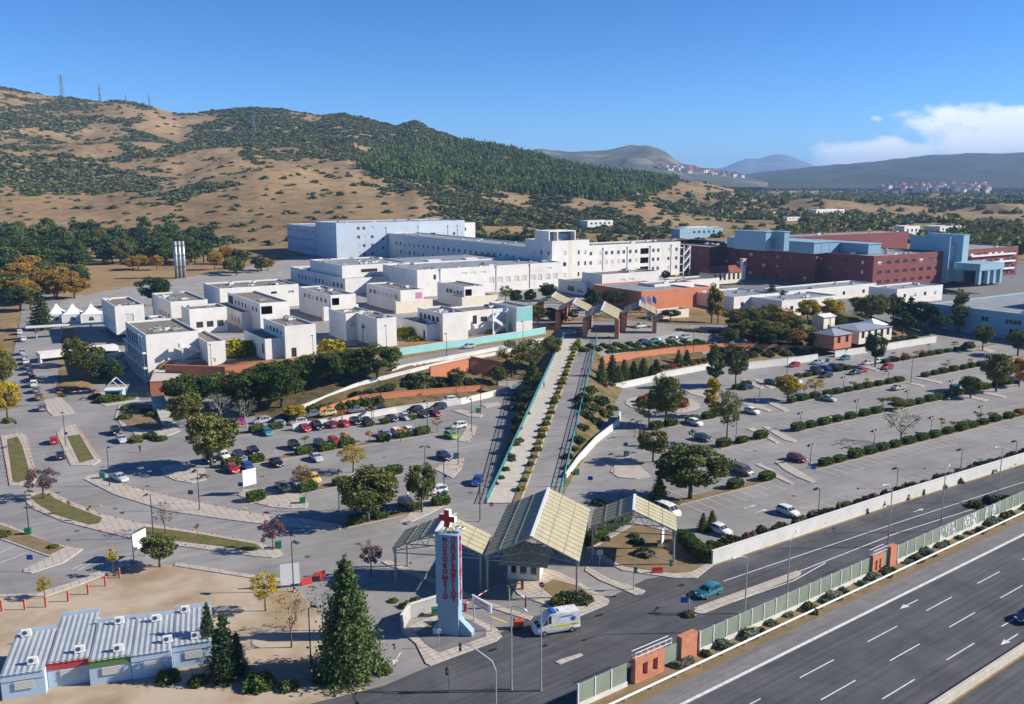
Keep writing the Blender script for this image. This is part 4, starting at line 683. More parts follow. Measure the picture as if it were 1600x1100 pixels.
MB().prism([tuple(a.xy), tuple(b.xy), tuple((b + n_).xy), tuple((a + n_).xy)], 3.6, 5.2).build('beam', 'plaster', t)
for k in (0.0, .38, 1.0): q = a + (b - a) * k + n_ * .1; MB().box(q.x - .4, q.x + .4, q.y - .4, q.y + .4, 0, 3.6).build('pillar', 'plaster', t)
t = thing('gate_kiosk', 'small turquoise gatehouse with an open white gable frame and blue barrier', 'kiosk', P(165, 625), GA * .3)
MB().box(0, 4.2, 0, 3.2, 0, 2.5).build('wall', 'teal_wall', t); MB().box(.5, 3.6, -.06, -.003, .9, 2.0).build('window', 'glass', t); mb = MB()
for y in (-.4, 3.6): mb.bar((-.5, y, 2.5), (2.1, y, 5.2), .16); mb.bar((4.7, y, 2.5), (2.1, y, 5.2), .16); mb.bar((-.5, y, 2.55), (4.7, y, 2.55), .16)
mb.bar((2.1, -.4, 5.2), (2.1, 3.6, 5.2), .16); mb.build('gable_frame', 'steel_white', t); mb = MB(); mb.add([(-.6, -.5, 2.52), (4.8, -.5, 2.52), (4.8, 3.7, 2.52), (-.6, 3.7, 2.52)], [(0, 1, 2, 3)]); mb.build('roof', 'steel_white', t)
# ---------------------------------------------------------------- the ramp
ys = [150 + 5 * i for i in range(27)]
mb = MB(); vs = []
for y in ys: vs += [(lx(y), y, rz_(y)), (rx(y), y, rz_(y)), (rx(y) + max(.3, rz_(y) * ER), y, -.1), (lx(y) - max(.3, rz_(y) * EL), y, -.1)]
mb.add(vs, [(4 * i, 4 * i + 1, 4 * i + 5, 4 * i + 4) for i in range(26)], 0); mb.add(vs, [(4 * i + 1, 4 * i + 2, 4 * i + 6, 4 * i + 5) for i in range(26)] + [(4 * i + 3, 4 * i, 4 * i + 4, 4 * i + 7) for i in range(26)] + [(104, 105, 106, 107), (3, 2, 1, 0)], 1); mb.build('ramp', ['asphalt_lot', 'bank_soil'], kind='structure')
mb = MB(); vs = []
for y in ys: vs += [(lx(y) + .1, y, rz_(y) + .14), (lx(y) + 4.6, y, rz_(y) + .14), (lx(y) + 4.6, y, rz_(y)), (lx(y) + .1, y, rz_(y))]
mb.add(vs, [(4 * i, 4 * i + 1, 4 * i + 5, 4 * i + 4) for i in range(26)] + [(4 * i + 1, 4 * i + 2, 4 * i + 6, 4 * i + 5) for i in range(26)] + [(3, 2, 1, 0)]); mb.build('ramp_footpath', 'pavement', kind='structure')
mb = MB(); vs = []
for y in ys: vs += [(lx(y) + 4.7, y, rz_(y) + .3), (lx(y) + 6.0, y, rz_(y) + .3), (lx(y) + 6.0, y, rz_(y)), (lx(y) + 4.7, y, rz_(y))]
mb.add(vs, [(4 * i, 4 * i + 1, 4 * i + 5, 4 * i + 4) for i in range(26)], 1); mb.add(vs, [(4 * i + 1, 4 * i + 2, 4 * i + 6, 4 * i + 5) for i in range(26)] + [(4 * i + 3, 4 * i, 4 * i + 4, 4 * i + 7) for i in range(26)] + [(3, 2, 1, 0)], 0); mb.build('ramp_planter', ['kerb', 'soil'], kind='structure')
mb = MB(); z_ = lambda y: rz_(y) + .02
for y in range(154, 278, 9): mb.add([(lx(y) + 6.1, y, z_(y)), (rx(y) - .5, y, z_(y)), (rx(y) - .5, y + .12, z_(y + .12)), (lx(y) + 6.1, y + .12, z_(y + .12))], [(0, 1, 2, 3)])
mb.build('ramp_joints', 'shoulder', kind='structure')
pm = MB().box(-.06, .06, -.06, .06, 0, 1.15).mesh('post', ['teal'])
for lab, fx_, off in (('turquoise lattice railing along the footpath side of the ramp', lx, .15), ('turquoise lattice railing along the road side of the ramp', rx, -.2)):
    t = thing('railing', lab, 'railing', (0, 0, 0)); mb = MB(); lat = MB()
    for y0 in range(150, 280, 5):
        a = Vector((fx_(y0) + off, y0, rz_(y0) + .14)); b = Vector((fx_(y0 + 5) + off, y0 + 5, rz_(y0 + 5) + .14))
        for h in (.12, .62, 1.12): mb.bar(a + Vector((0, 0, h)), b + Vector((0, 0, h)), .08)
        for k in range(5):
            p, q = a.lerp(b, k / 5), a.lerp(b, (k + 1) / 5); lat.bar(p + Vector((0, 0, .15)), q + Vector((0, 0, 1.08)), .045); lat.bar(p + Vector((0, 0, 1.08)), q + Vector((0, 0, .15)), .045)
        for k in range(2): link('post', pm, t, a.lerp(b, k / 2))
    mb.build('rail', 'teal', t); lat.build('lattice', 'teal', t)
# ---------------------------------------------------------------- walls
def wall(label, pts, h, m='wall_white', th=.3, name='boundary_wall', cat='wall', cap=None, zb=-.4):
    t = thing(name, label, cat, Vector(pts[0])); o = Vector(pts[0]); mb = MB(); cp = MB()
    for i, (a, b) in enumerate(zip(pts, pts[1:])):
        a, b = Vector(a) - o, Vector(b) - o; d = (b - a); d.z = 0; d.normalize(); r = Vector((d.y, -d.x, 0)) * (th / 2); a = a - d * (th * .5 if i else 0)
        for B_, r_, z0, z1 in ((mb, r, zb, h), (cp, r * 1.35, h + .002, h + .1)):
            vs = [a - r_, a + r_, b + r_, b - r_]; B_.add([(*v.xy, v.z + z0) for v in vs] + [(*v.xy, v.z + z1) for v in vs], [(0, 1, 5, 4), (1, 2, 6, 5), (2, 3, 7, 6), (3, 0, 4, 7), (4, 5, 6, 7)])
        L = (b - a).length; k = int(L // 6)
    mb.build('wall_body', m, t); cp.build('coping', cap or ('coping' if m != 'orange_plaster' else 'orange_plaster'), t); return t
gl = lambda *pp: [G(*q) for q in pp]
wall('long white boundary wall between the right car park and the service road', [Vector((29.5, 124.3, 0)), Vector((68, 150.6, 0)), Vector((104, 174, 0)), Vector((330, 321, 0))], 2.1)
wall('white retaining wall behind the back row of the left car park', [Vector(p + (0,)) for p in ((-50, 197.5), (-46, 200.5), (-28.4, 214), (-13.1, 222.7), (0, 236.8))], 1.5)
wall('orange terrace wall at the stepped corner by the left steps', px((236, 621), (268, 619)), 4.2, 'orange_plaster', .5)
MB().prism([tuple(P(236, 619.5).xy), tuple(P(268, 617.5).xy), (-91, 246), (-101, 248)], 0, 4.1).build('terrace', 'pavement', kind='structure')
wall('long orange terrace wall below the white hospital annex', [Vector((-96, 243.2, 1.0)), Vector((-78.5, 240.6, 1.0)), Vector((-68, 247, 1.5))], 5.2, 'orange_plaster', .5)
wall('low orange wall running below the planted terraces of the left car park', gl((500, 648), (560, 628), (620, 621), (752, 611)), 1.5, 'orange_plaster', .4)
wall('white parapet of the sloping path above the low orange wall', gl((470, 640), (560, 603), (640, 583), (700, 568), (775, 555), (838, 540)), .9)
wall('upper white parapet along the hospital street', gl((612, 580), (700, 562), (780, 547), (856, 532)), 1.0)
wall('turquoise wall along the hospital street below the white blocks', gl((620, 556), (709, 543), (810, 528), (852, 521)), 2.0, 'teal_wall')
wall('orange retaining wall with a sunlit face, left of the shaded gully', gl((672, 594), (734, 580)), 3.6, 'orange_plaster', .5)
wall('orange retaining wall in tree shade beside the gully', gl((735, 581), (784, 590)), 4.4, 'orange_plaster', .5)
wall('white wall closing the gully road below the ramp', px((775, 609), (845, 604)), 2.0)
wall('white wall at the foot of the conifer bank right of the ramp', px((921, 612), (962, 609), (1018, 597), (1040, 589)), 1.7)
wall('white wall behind the roundabout', px((1038, 590), (1107, 577), (1140, 572)), 1.7)
wall('white wall behind the back row of the right car park, left stretch', px((1168, 577), (1230, 570), (1277, 563)), 2.0)
wall('white wall behind the back row of the right car park, middle stretch by the steps', px((1304, 558), (1357, 551)), 2.0)
wall('white wall behind the back row of the right car park, right stretch', px((1385, 547), (1442, 538), (1462, 535)), 2.2)
wall('long orange wall along the upper drive above the conifers', gl((942, 566), (1055, 551), (1130, 545), (1290, 549)), 1.7, 'orange_plaster', .4)
wall('curved white wall along the ramp embankment', px((969, 652), (966, 664), (955, 674), (932, 692), (905, 722), (884, 752)), 1.4)
def inside(p, poly):
    c = False
    for a, b in zip(poly, poly[1:] + poly[:1]):
        if (a[1] > p[1]) != (b[1] > p[1]) and p[0] < (b[0] - a[0]) * (p[1] - a[1]) / (b[1] - a[1]) + a[0]: c = not c
    return c
def drape(name, poly, m, step=3.0, dz=.1):
    """paving laid on the slope"""
    xs = [p[0] for p in poly]; ys_ = [p[1] for p in poly]; mb = MB(); x = min(xs); idx = {}
    def vid(i, j):
        if (i, j) not in idx: xx, yy = min(xs) + i * step, min(ys_) + j * step; idx[(i, j)] = len(mb.v); mb.v.append((xx, yy, zt(xx, yy) + dz))
        return idx[(i, j)]
    for i in range(int((max(xs) - min(xs)) / step) + 1):
        for j in range(int((max(ys_) - min(ys_)) / step) + 1):
            if inside((min(xs) + (i + .5) * step, min(ys_) + (j + .5) * step), poly): mb.f.append((vid(i, j), vid(i + 1, j), vid(i + 1, j + 1), vid(i, j + 1))); mb.m.append(0)
    return mb.build(name, m, kind='structure')
UVP = lambda *q: [tuple(uv2(*p).xy) for p in q]
drape('hospital_street', [tuple(G(a, b).xy) for a, b in ((622, 563), (709, 548), (812, 533), (860, 524), (868, 531), (780, 545), (700, 560), (622, 577))], 'asphalt_lot', 1.2, .14)
drape('hospital_yard', UVP((40, 268), (62, 256), (165, 246), (205, 262), (260, 262), (330, 330), (330, 560), (200, 560), (40, 420)), 'pavement_grey', 4.0, .08)
drape('brick_hospital_yard', UVP((300, 235), (330, 160), (560, 150), (640, 300), (420, 420), (330, 330)), 'shoulder', 6.0, .08)
drape('planted_bank', [(x, lerp_tab(TT, x)[0] + .3) for x in range(-77, 16, 3)] + [(x, lerp_tab(TT, x)[1] - 1) for x in range(15, -78, -3)], 'bank_soil', 1.5, .07)
drape('planted_bank', [(x, lerp_tab(TT, x)[0] + .3) for x in range(30, 140, 4)] + [(x, lerp_tab(TT, x)[1] + (14 if x > 60 else -1)) for x in range(138, 29, -4)], 'bank_soil', 2.0, .07)
fc = [uv2(*touv(P(a, b, 7.2)), 0) for a, b in ((862, 528), (885, 505), (960, 500), (1060, 508), (1130, 505), (1180, 520), (1130, 530), (1060, 527), (960, 548), (925, 560), (885, 560))]
drape('forecourt', [tuple(p.xy) for p in fc], 'asphalt_lot', 1.5, .16)
# ---------------------------------------------------------------- noise barrier, guard rail, median
nb = thing('noise_barrier', 'long green glazed noise barrier with pale posts between service road and highway', 'fence', hw(-65.6, 70)); nbr = math.atan2(.6, .8); nb.rotation_euler = (0, 0, nbr)
gaps = []
for a_, b_ in ((1000, 1102), (1368, 1406)):
    gaps.append(tuple((P(x, y).dot(HD)) for x, y in ((a_, 1075 if a_ < 1100 else 903), (b_, 1032 if a_ < 1100 else 886))))
pnm = {m: MB().box(0.06, 2.34, -.03, .03, .62, 2.75).mesh('panel', [m]) for m in ('panel_green', 'panel_graffiti')}; psm = MB().box(-.07, .07, -.1, .1, 0, 2.9).mesh('post', ['coping']); bsm = MB().box(0, 2.4, -.14, .14, 0, .6).mesh('base_beam', ['wall_white']); rlm = MB().box(0.06, 2.34, -.05, .05, 2.76, 2.84).mesh('top_rail', ['galv'])
s_ = 58.0; i = 0
while s_ < 320:
    if not any(g[0] - 2.3 < s_ < g[1] for g in gaps):
        x = s_ - 70; link('base_beam', bsm, nb, (x, 0, 0)); link('post', psm, nb, (x, 0, 0)); link('panel', pnm['panel_graffiti' if 128 < s_ < 152 and i % 3 else 'panel_green'], nb, (x, 0, 0)); link('top_rail', rlm, nb, (x, 0, 0))
    s_ += 2.4; i += 1
for k, (lab, g) in enumerate((('orange brick gateway with a railed top in the noise barrier, nearest the camera', gaps[0]), ('orange brick gateway with square openings halfway along the noise barrier', gaps[1]))):
    t = thing('brick_gateway', lab, 'gateway', hw(-65.6, g[0]), nbr); L = g[1] - g[0]; mb = MB(); L2 = L * .45
    rects = [(L2 * .25, L2 * .42, .7, 2.2), (L2 * .6, L2 * .77, .7, 2.2)]
    face(mb, (0, -.35, 0), (1, 0, 0), L2, 0, 3.0, rects, (0, 1, 0), .7); face(mb, (L2, .35, 0), (-1, 0, 0), L2, 0, 3.0, [(L2 - r[1], L2 - r[0], r[2], r[3]) for r in rects], (0, -1, 0), .1); mb.add([(0, -.35, 0), (0, .35, 0), (0, .35, 3), (0, -.35, 3), (L2, -.35, 0), (L2, .35, 0), (L2, .35, 3), (L2, -.35, 3)], [(0, 3, 2, 1), (4, 5, 6, 7), (3, 7, 6, 2)]); mb.build('brick_wall', 'brick_orange', t)
    MB().box(L * .72, L * .98, -.4, .4, 0, 3.3).build('brick_pier', 'brick_orange', t); MB().box(L2 + .03, L * .72 - .03, -.05, .05, .6, 2.7).build('panel', 'panel_green', t); mb = MB()
    for z in (3.25, 3.8): mb.bar((0, -.3, z), (L2 * 1.25, -.3, z), .07); mb.bar((0, .3, z), (L2 * 1.25, .3, z), .07)
    for q in range(7): mb.bar((L2 * 1.25 * q / 6, -.3, 3.0), (L2 * 1.25 * q / 6, -.3, 3.8), .05); mb.bar((L2 * 1.25 * q / 6, .3, 3.25), (L2 * 1.25 * min(6, q + 1) / 6, -.3, 3.8), .04)
    mb.build('top_railing', 'steel_white', t)
def guard(label, n_, s0, s1):
    t = thing('guard_rail', label, 'guard rail', hw(n_, s0), nbr); mb = MB(); L = s1 - s0
    mb.add([(0, 0, .45), (L, 0, .45), (L, -.08, .52), (0, -.08, .52), (0, 0, .60), (L, 0, .60), (0, -.08, .68), (L, -.08, .68), (0, 0, .76), (L, 0, .76)], [(0, 1, 2, 3), (3, 2, 5, 4), (4, 5, 7, 6), (6, 7, 9, 8)]); mb.build('beam', 'coping', t); pm_ = MB().box(-.06, .06, .02, .12, 0, .72).mesh('post', ['galv'])
    for k in range(int(L // 4)): link('post', pm_, t, (4 * k + 1, 0, 0))
guard('pale steel guard rail between the verge and the highway shoulder', -63.4, 50, 320)
mbm = MB(); mbm.box(0, 240, -.3, .3, 0, .85); tm = thing('concrete_barrier', 'cream concrete barrier at the lower right edge of the highway', 'barrier', hw(-42.6, 60), nbr); mbm.build('barrier_body', 'pavement', tm); MB().box(0, 240, -.18, .18, .85, 1.0).build('barrier_top', 'pavement', tm)
island(px((1084, 957), (1090, 949), (1245, 893), (1252, 896), (1246, 902), (1095, 961))); island(px((868, 1036), (872, 1033), (908, 1022), (911, 1025), (875, 1039)))
# ---------------------------------------------------------------- sign tower
def text_mesh(ch, size, depth):
    cu = bpy.data.curves.new('letter', 'FONT'); cu.body = ch; cu.size = size; cu.extrude = depth; cu.align_x = 'CENTER'; cu.align_y = 'CENTER'; cu.offset = 0.03 * size
    ob = bpy.data.objects.new('tmp', cu); COL.objects.link(ob); dg = bpy.context.evaluated_depsgraph_get(); me = bpy.data.meshes.new_from_object(ob.evaluated_get(dg)); bpy.data.objects.remove(ob); return me
tb = P(703, 990); tr = math.radians(-14); tw = thing('sign_tower', 'tall pale blue hospital sign tower with red vertical lettering and a red cross on top', 'sign tower', tb, tr)
MB().prism([(-1.3, -.75), (1.35, -.75), (1.35, .9), (-.2, 1.5), (-1.3, .9)], 0, 4.3).build('shaft', 'sign_panel', tw)
MB().box(-1.42, 1.48, -.95, .55, 4.3, 13.4).build('sign_box', 'sign_panel', tw)
for z in (6.1, 7.9, 9.7, 11.5): MB().box(-1.44, 1.5, -.975, .57, z, z + .04).build('panel_joint', 'concrete', tw)
mb = MB(); mb.prism([(1.36, -.5), (3.0, -.5), (3.0, .6), (1.36, .6)], 0, .7); mb.add([(1.36, -.5, .7), (3.0, -.5, .7), (1.36, -.5, 2.4), (1.36, .6, .7), (3.0, .6, .7), (1.36, .6, 2.4)], [(0, 1, 2), (5, 4, 3), (1, 4, 5, 2)]); mb.build('buttress', 'sign_panel', tw); MB().box(-1.9, -1.32, -1.0, .6, 0, 1.0).build('plinth', 'coping', tw)
lm = {}
for word, x, z0, dz in (('ΝΟΣΟΚΟΜΕΙΟ', -.18, 12.72, .82), ('ΠΑΠΑΓΕΩΡΓΙΟΥ', .86, 12.8, .70)):
    for k, ch in enumerate(word):
        if ch not in lm: me = text_mesh(ch, .86, .05); me.materials.append(MATS['red']); lm[ch] = me
        link('letter', lm[ch], tw, (x, -1.0, z0 - dz * k)).rotation_euler = (math.pi / 2, 0, 0)
for k, ch in enumerate('ΠΑΠΑΓΕΩΡΓΙΟΥ'): link('letter', lm[ch], tw, (1.53, -.2, 12.8 - .70 * k)).rotation_euler = (math.pi / 2, 0, math.pi / 2)
mb = MB()
for q in range(4): mb.bar((-.5 + q % 2, -.5 + q // 2, 13.4), (-.1 + .3 * (q % 2), -.3 + .3 * (q // 2), 14.2), .08)
mb.build('cross_stand', 'wood', tw); cr = MB(); A_ = .36
cr.prism([(-A_, -1.1), (A_, -1.1), (A_, -A_), (1.1, -A_), (1.1, A_), (A_, A_), (A_, 1.1), (-A_, 1.1), (-A_, A_), (-1.1, A_), (-1.1, -A_), (-A_, -A_)], -.28, .28, 1, 0, True); c_ = cr.build('red_cross', ['red', 'frame_white'], tw, loc=(0, -.25, 15.3)); c_.rotation_euler = (math.pi / 2, 0, math.radians(-12))
for z in (-.29,): pass
dm = MB()
for sx in (0.7, 1.25): dm.lathe([(0, .02), (.38, .1), (.42, .16), (.3, .3)], 12, c=(sx + .4, .3, 13.9 - sx * .1))
dm.tube([(.6, .2, 13.4), (1.0, .3, 14.0)], .05, 6); dm.build('floodlight', 'frame_white', tw)
# boards
def board(label, p, rz, w, h, zb, m='frame_white', legs=2, name='notice_board', text=None, tm_='red', ts=.3):
    t = thing(name, label, 'sign', p, rz); MB().box(-w / 2, w / 2, -.06, .06, zb, zb + h).build('panel', m, t)
    for k in range(legs): x = -w / 2 + .12 + (w - .24) * k / max(1, legs - 1) if legs > 1 else 0; MB().box(x - .07, x + .07, .07, .2, 0, zb + h).build('leg', 'galv', t)
    if text:
        for k, ln in enumerate(text):
            me = text_mesh(ln, ts, .006); me.materials.append(MATS[tm_]); link('lettering', me, t, (0, -.07, zb + h - ts * (.8 + 1.2 * k))).rotation_euler = (math.pi / 2, 0, 0)
    return t
t = board('white framed gate sign with red lettering beside the sign tower', P(753, 980), math.radians(-50), 3.8, 1.0, 2.6, text=['ΝΟΣΟΚΟΜΕΙΟ', 'ΠΑΠΑΓΕΩΡΓΙΟΥ'], ts=.4); MB().box(-1.95, 1.95, -.1, .1, 3.62, 3.75).build('top_bar', 'frame_white', t)
board('large white sign board seen from behind in the left car park', P(391, 772), .75, 2.6, 3.0, 1.7); board('white notice board at the edge of the dirt yard by the lamp post', P(454, 918), .3, 2.6, 3.0, .5); board('white back of a road sign above the round green tree', P(220, 874), 1.25, 2.8, 2.6, 1.8); board('white panel under the right canopy beside the lawn', P(1035, 853), 1.2, 1.8, 2.2, .6)
wall('low concrete wall beside the sign tower', px((628, 984), (640, 966), (684, 952)), 1.9, 'concrete', .3)
# ---------------------------------------------------------------- metal sheds in the lower left corner
sh0 = P(-6, 1092, 0); e0 = P(0, 1052, 3.2); e1 = P(331, 1003, 3.2); sd = (Vector((e1.x, e1.y, 0)) - Vector((e0.x, e0.y, 0))); srz = math.atan2(sd.y, sd.x); SL = sd.length
for k in range(5):
    lab = ('first', 'second', 'third', 'fourth', 'fifth')[k] + ' corrugated-roofed site cabin from the left in the lower left corner'; u_ = SL * k / 5; w_ = SL / 5 - .06; dep = (8.6, 10.4, 8.2, 8.0, 8.0)[k]; o_ = (-.2, 1.0, .1, 0, .9)[k]
    t = thing('site_cabin', lab, 'cabin', Vector((e0.x, e0.y, 0)) + sd.normalized() * u_, srz, 'corrugated site cabins'); zf, zb_ = 3.0, 3.5
    mb = MB(); mb.box(0, w_, o_, o_ + dep, 0, 2.9); mb.build('wall', 'shed_wall', t)
    mb = MB(); n_ = int(w_ / .3)
    vs = []; 
    for i in range(n_ + 1):
        x = w_ * i / n_; zz = .09 if i % 2 else 0; vs += [(x, o_ - .25, zf + zz), (x, o_ + dep + .2, zb_ + zz)]
    mb.add(vs, [(2 * i, 2 * i + 2, 2 * i + 3, 2 * i + 1) for i in range(n_)]); mb.build('roof_sheet', 'corrugated', t)
    MB().box(0, w_, o_ - .1, o_ + .0, 2.2, 3.1).build('fascia', ('shed_wall', 'shed_red', 'shed_green', 'shed_wall', 'shed_wall')[k], t); MB().box(0, w_, o_ + dep + .0, o_ + dep + .12, 2.6, 4.0).build('rear_parapet', 'shed_wall', t)
    mb = MB(); mb.box(w_ * .3, w_ * .75, o_ - .13, o_ - .103, 1.1, 2.1); 
    for i in range(6): mb.box(w_ * .3, w_ * .75, o_ - .16, o_ - .131, 1.14 + i * .16, 1.2 + i * .16)
    mb.build('shuttered_window', 'blind', t)
    for (fx0, fy) in (((.3, .9), (.7, .16)), ((.75, .13),), ((.6, .9), (.7, .14)), ((.55, .85), (.9, .2)), ((.3, .9), (.6, .1)))[k]:
        a = MB(); a.box(-.5, .5, -.2, .2, .1, .75); a.box(-.55, .55, -.22, .22, 0, .1); a.lathe([(.27, 0), (.27, .03), (0, .03)], 12); ac = a.build('air_conditioner', 'frame_white', t, loc=(w_ * fx0, o_ + dep * fy, zf + .12 + .5 * fy)); MB().lathe([(0.0, .0), (.26, .0), (.26, .02), (0, .02)], 12).build('fan_grille', 'frame_dark', ac, loc=(-.12, -.205, .43)).rotation_euler = (math.pi / 2, 0, 0)
# ---------------------------------------------------------------- foliage
def quads_mesh(name, cen, nrm_jit, size, tint, matn, aspect=1.0, seed=0):
    """many small leaf faces: centre, random direction, size, tint"""
    rs = np.random.RandomState(seed + len(cen)); n = len(cen); a = rs.normal(size=(n, 3)); a /= np.linalg.norm(a, axis=1)[:, None]
    b = np.cross(a, rs.normal(size=(n, 3))); b /= np.linalg.norm(b, axis=1)[:, None]; s = (size * rs.uniform(.6, 1.35, n))[:, None] * .5
    v = np.stack([cen - a * s - b * s * aspect, cen + a * s - b * s * aspect * .6, cen + a * s * .9 + b * s * aspect, cen - a * s * .7 + b * s * aspect], 1).reshape(-1, 3)
    me = bpy.data.meshes.new(name); me.vertices.add(4 * n); me.vertices.foreach_set('co', v.ravel()); me.loops.add(4 * n); me.loops.foreach_set('vertex_index', np.arange(4 * n)); me.polygons.add(n); me.polygons.foreach_set('loop_start', np.arange(n) * 4)
    try: me.polygons.foreach_set('loop_total', np.full(n, 4))
    except Exception: pass
    at = me.attributes.new('tint', 'FLOAT', 'POINT'); at.data.foreach_set('value', np.repeat(tint, 4)); me.materials.append(MATS[matn]); me.update(calc_edges=True); me.validate(); return me
def clumps(rs, n_cl, n_leaf, ctr, rad, cr, bottom=-1.0, fill=.55):
    """leaf centres in clumps spread through an ellipsoid"""
    out = []; tn = []; cs = []
    while len(cs) < n_cl:
        d = rs.normal(size=3); d /= np.linalg.norm(d); d *= rs.uniform(fill, 1.0) ** .7
        if d[2] < bottom: continue
        cs.append(np.array(ctr) + d * np.array(rad))
    for c in cs:
        k = max(6, int(n_leaf / n_cl * rs.uniform(.55, 1.45))); r = cr * rs.uniform(.65, 1.3); p = rs.normal(size=(k, 3)); p /= np.linalg.norm(p, axis=1)[:, None]; p *= (rs.uniform(0.35, 1, k) ** .6)[:, None]; p[:, 2] *= .75
        out.append(c + p * r); tn.append(np.clip(rs.uniform(.1, .8) + rs.normal(0, .14, k), 0, 1))
    return np.concatenate(out), np.concatenate(tn), cs
def trunk_mesh(rs, h, r, top, cs, nl=7, m='bark', lean=.02):
    mb = MB(); pts = [Vector((rs.normal(0, lean) * h * i / 4, rs.normal(0, lean) * h * i / 4, top * i / 4)) for i in range(5)]; pts[0] = Vector((0, 0, -.3)); mb.tube(pts, [r * (1.25 - .8 * i / 4) for i in range(5)], 7)
    idx = list(range(len(cs))); rs.shuffle(idx)
    for i in idx[:nl]:
        c = Vector(cs[i]); s = pts[2 + (i % 3)] if len(pts) > 4 else pts[2]; s = pts[2].lerp(pts[4], rs.uniform(0, 1)); mid = s.lerp(c, .5) + Vector((0, 0, -.05 * h)); mb.tube([s, mid, c], [r * .42, r * .28, r * .1], 5, cap=False)
    return mb.mesh('trunk', [m], True)
PROTO = {}
def proto(kind, var):
    key = (kind, var)
    if key in PROTO: return PROTO[key]
    rs = np.random.RandomState(hash(kind) % 1000 + var * 17 if False else sum(map(ord, kind)) + var * 17); base, leaf = kind.split(':'); lm_ = 'leaf_' + leaf; h = 8.0
    if base == 'round': c, t, cs = clumps(rs, 46, 7500, (0, 0, 5.0), (3.0, 3.0, 2.6), 1.0, -.85); tr_ = trunk_mesh(rs, h, .2, 5.4, cs, 9); sz = .25
    elif base == 'loose': c, t, cs = clumps(rs, 34, 2600, (0, 0, 5.3), (2.9, 2.9, 2.4), .85, -.8); tr_ = trunk_mesh(rs, h, .17, 5.6, cs, 16); sz = .20
    elif base == 'poplar': c, t, cs = clumps(rs, 34, 2400, (0, 0, 4.6), (1.15, 1.15, 3.4), .62, -.95); tr_ = trunk_mesh(rs, h, .16, 6.6, cs, 9); sz = .26
    elif base == 'umbrella': c, t, cs = clumps(rs, 56, 9000, (0, 0, 4.7), (3.9, 3.9, 2.9), 1.1, -.62, .45); tr_ = trunk_mesh(rs, h, .24, 4.6, cs, 10); sz = .25
    elif base == 'pine': c, t, cs = clumps(rs, 26, 1300, (0, 0, 4.9), (1.9, 1.9, 3.0), .85, -.9); tr_ = trunk_mesh(rs, h, .17, 6.0, cs, 6); sz = .36
    elif base in ('cone', 'cedar'):
        pts = []; tn = []; cs = []; n_t = 15 if base == 'cedar' else 11; wid = 2.5 if base == 'cedar' else 1.5
        for i in range(n_t):
            z = .7 + 7.0 * i / n_t; r = wid * (1 - i / n_t) ** .85 + .12; nb_ = max(4, int(11 * (1 - i / n_t) + 4))
            for k in range(nb_):
                a = 2 * math.pi * (k + rs.uniform(-.3, .3)) / nb_ + i; rr = r * rs.uniform(.75, 1.12); tv = rs.uniform(.1, .8); cs.append(np.array((math.cos(a) * rr * .8, math.sin(a) * rr * .8, z)))
                m_ = 85 if base == 'cedar' else 40
                f = rs.uniform(.15, 1, m_) ** .6; sp = .26 * rr * f + .08
                p = np.stack([np.cos(a) * rr * f + rs.normal(0, 1, m_) * sp * .6, np.sin(a) * rr * f + rs.normal(0, 1, m_) * sp * .6, z - .28 * rr * f ** 1.5 + rs.normal(0, .11, m_) + .1], 1); pts.append(p); tn.append(np.clip(tv + rs.normal(0, .12, m_), 0, 1))
        p = np.stack([rs.normal(0, .1, 30), rs.normal(0, .1, 30), rs.uniform(7.0, 8.0, 30)], 1); pts.append(p); tn.append(np.full(30, .5)); c, t = np.concatenate(pts), np.concatenate(tn); tr_ = trunk_mesh(rs, h, .2, 7.4, cs, 0, lean=.002); sz = .15 if base == 'cedar' else .17
    elif base == 'bare':
        mb = MB(); 
        def br(p, d, L, r, dep):
            q = p + d * L; mb.tube([p, p.lerp(q, .5) + Vector(rs.normal(0, .04 * L, 3)), q], [r, r * .8, r * .55], 4 if dep > 1 else 6, cap=False)
            if dep < 5:
                for _ in range(3 if dep < 4 else 2): br(q, (d + Vector(rs.normal(0, .48, 3)) + Vector((0, 0, .12))).normalized(), L * rs.uniform(.6, .82), r * .55, dep + 1)
        br(Vector((0, 0, -.2)), Vector((0, 0, 1)), 2.3, .17, 0); tr_ = mb.mesh('trunk', ['bark_pale' if leaf == 'grey' else 'bark']); c, t, cs = clumps(rs, 26, 260, (0, 0, 5.0), (2.4, 2.4, 2.2), .7); sz = .2
    elif base == 'sapling': c, t, cs = clumps(rs, 9, 170, (0, 0, 5.9), (1.5, 1.5, 1.5), .8); tr_ = trunk_mesh(rs, h, .1, 6.4, cs, 6); sz = .42
    me = quads_mesh('crown', c, 0, sz, t, lm_, seed=var); PROTO[key] = (tr_, me); return PROTO[key]
HALFW = {'round': 3.3, 'loose': 3.2, 'poplar': 1.5, 'umbrella': 4.1, 'pine': 2.5, 'cone': 1.6, 'cedar': 2.7, 'bare': 3.0, 'sapling': 2.0}
NAME = {'round': 'broadleaf_tree', 'loose': 'broadleaf_tree', 'poplar': 'poplar_tree', 'umbrella': 'umbrella_pine', 'pine': 'pine_tree', 'cone': 'conifer', 'cedar': 'cedar_tree', 'bare': 'bare_tree', 'sapling': 'young_tree'}
def height_at(p, pxx, pyt):
    d = ray(pxx, pyt); t = p.y / d.y; return max(.5, CAMH + t * d.z - p.z)
NT = [0]
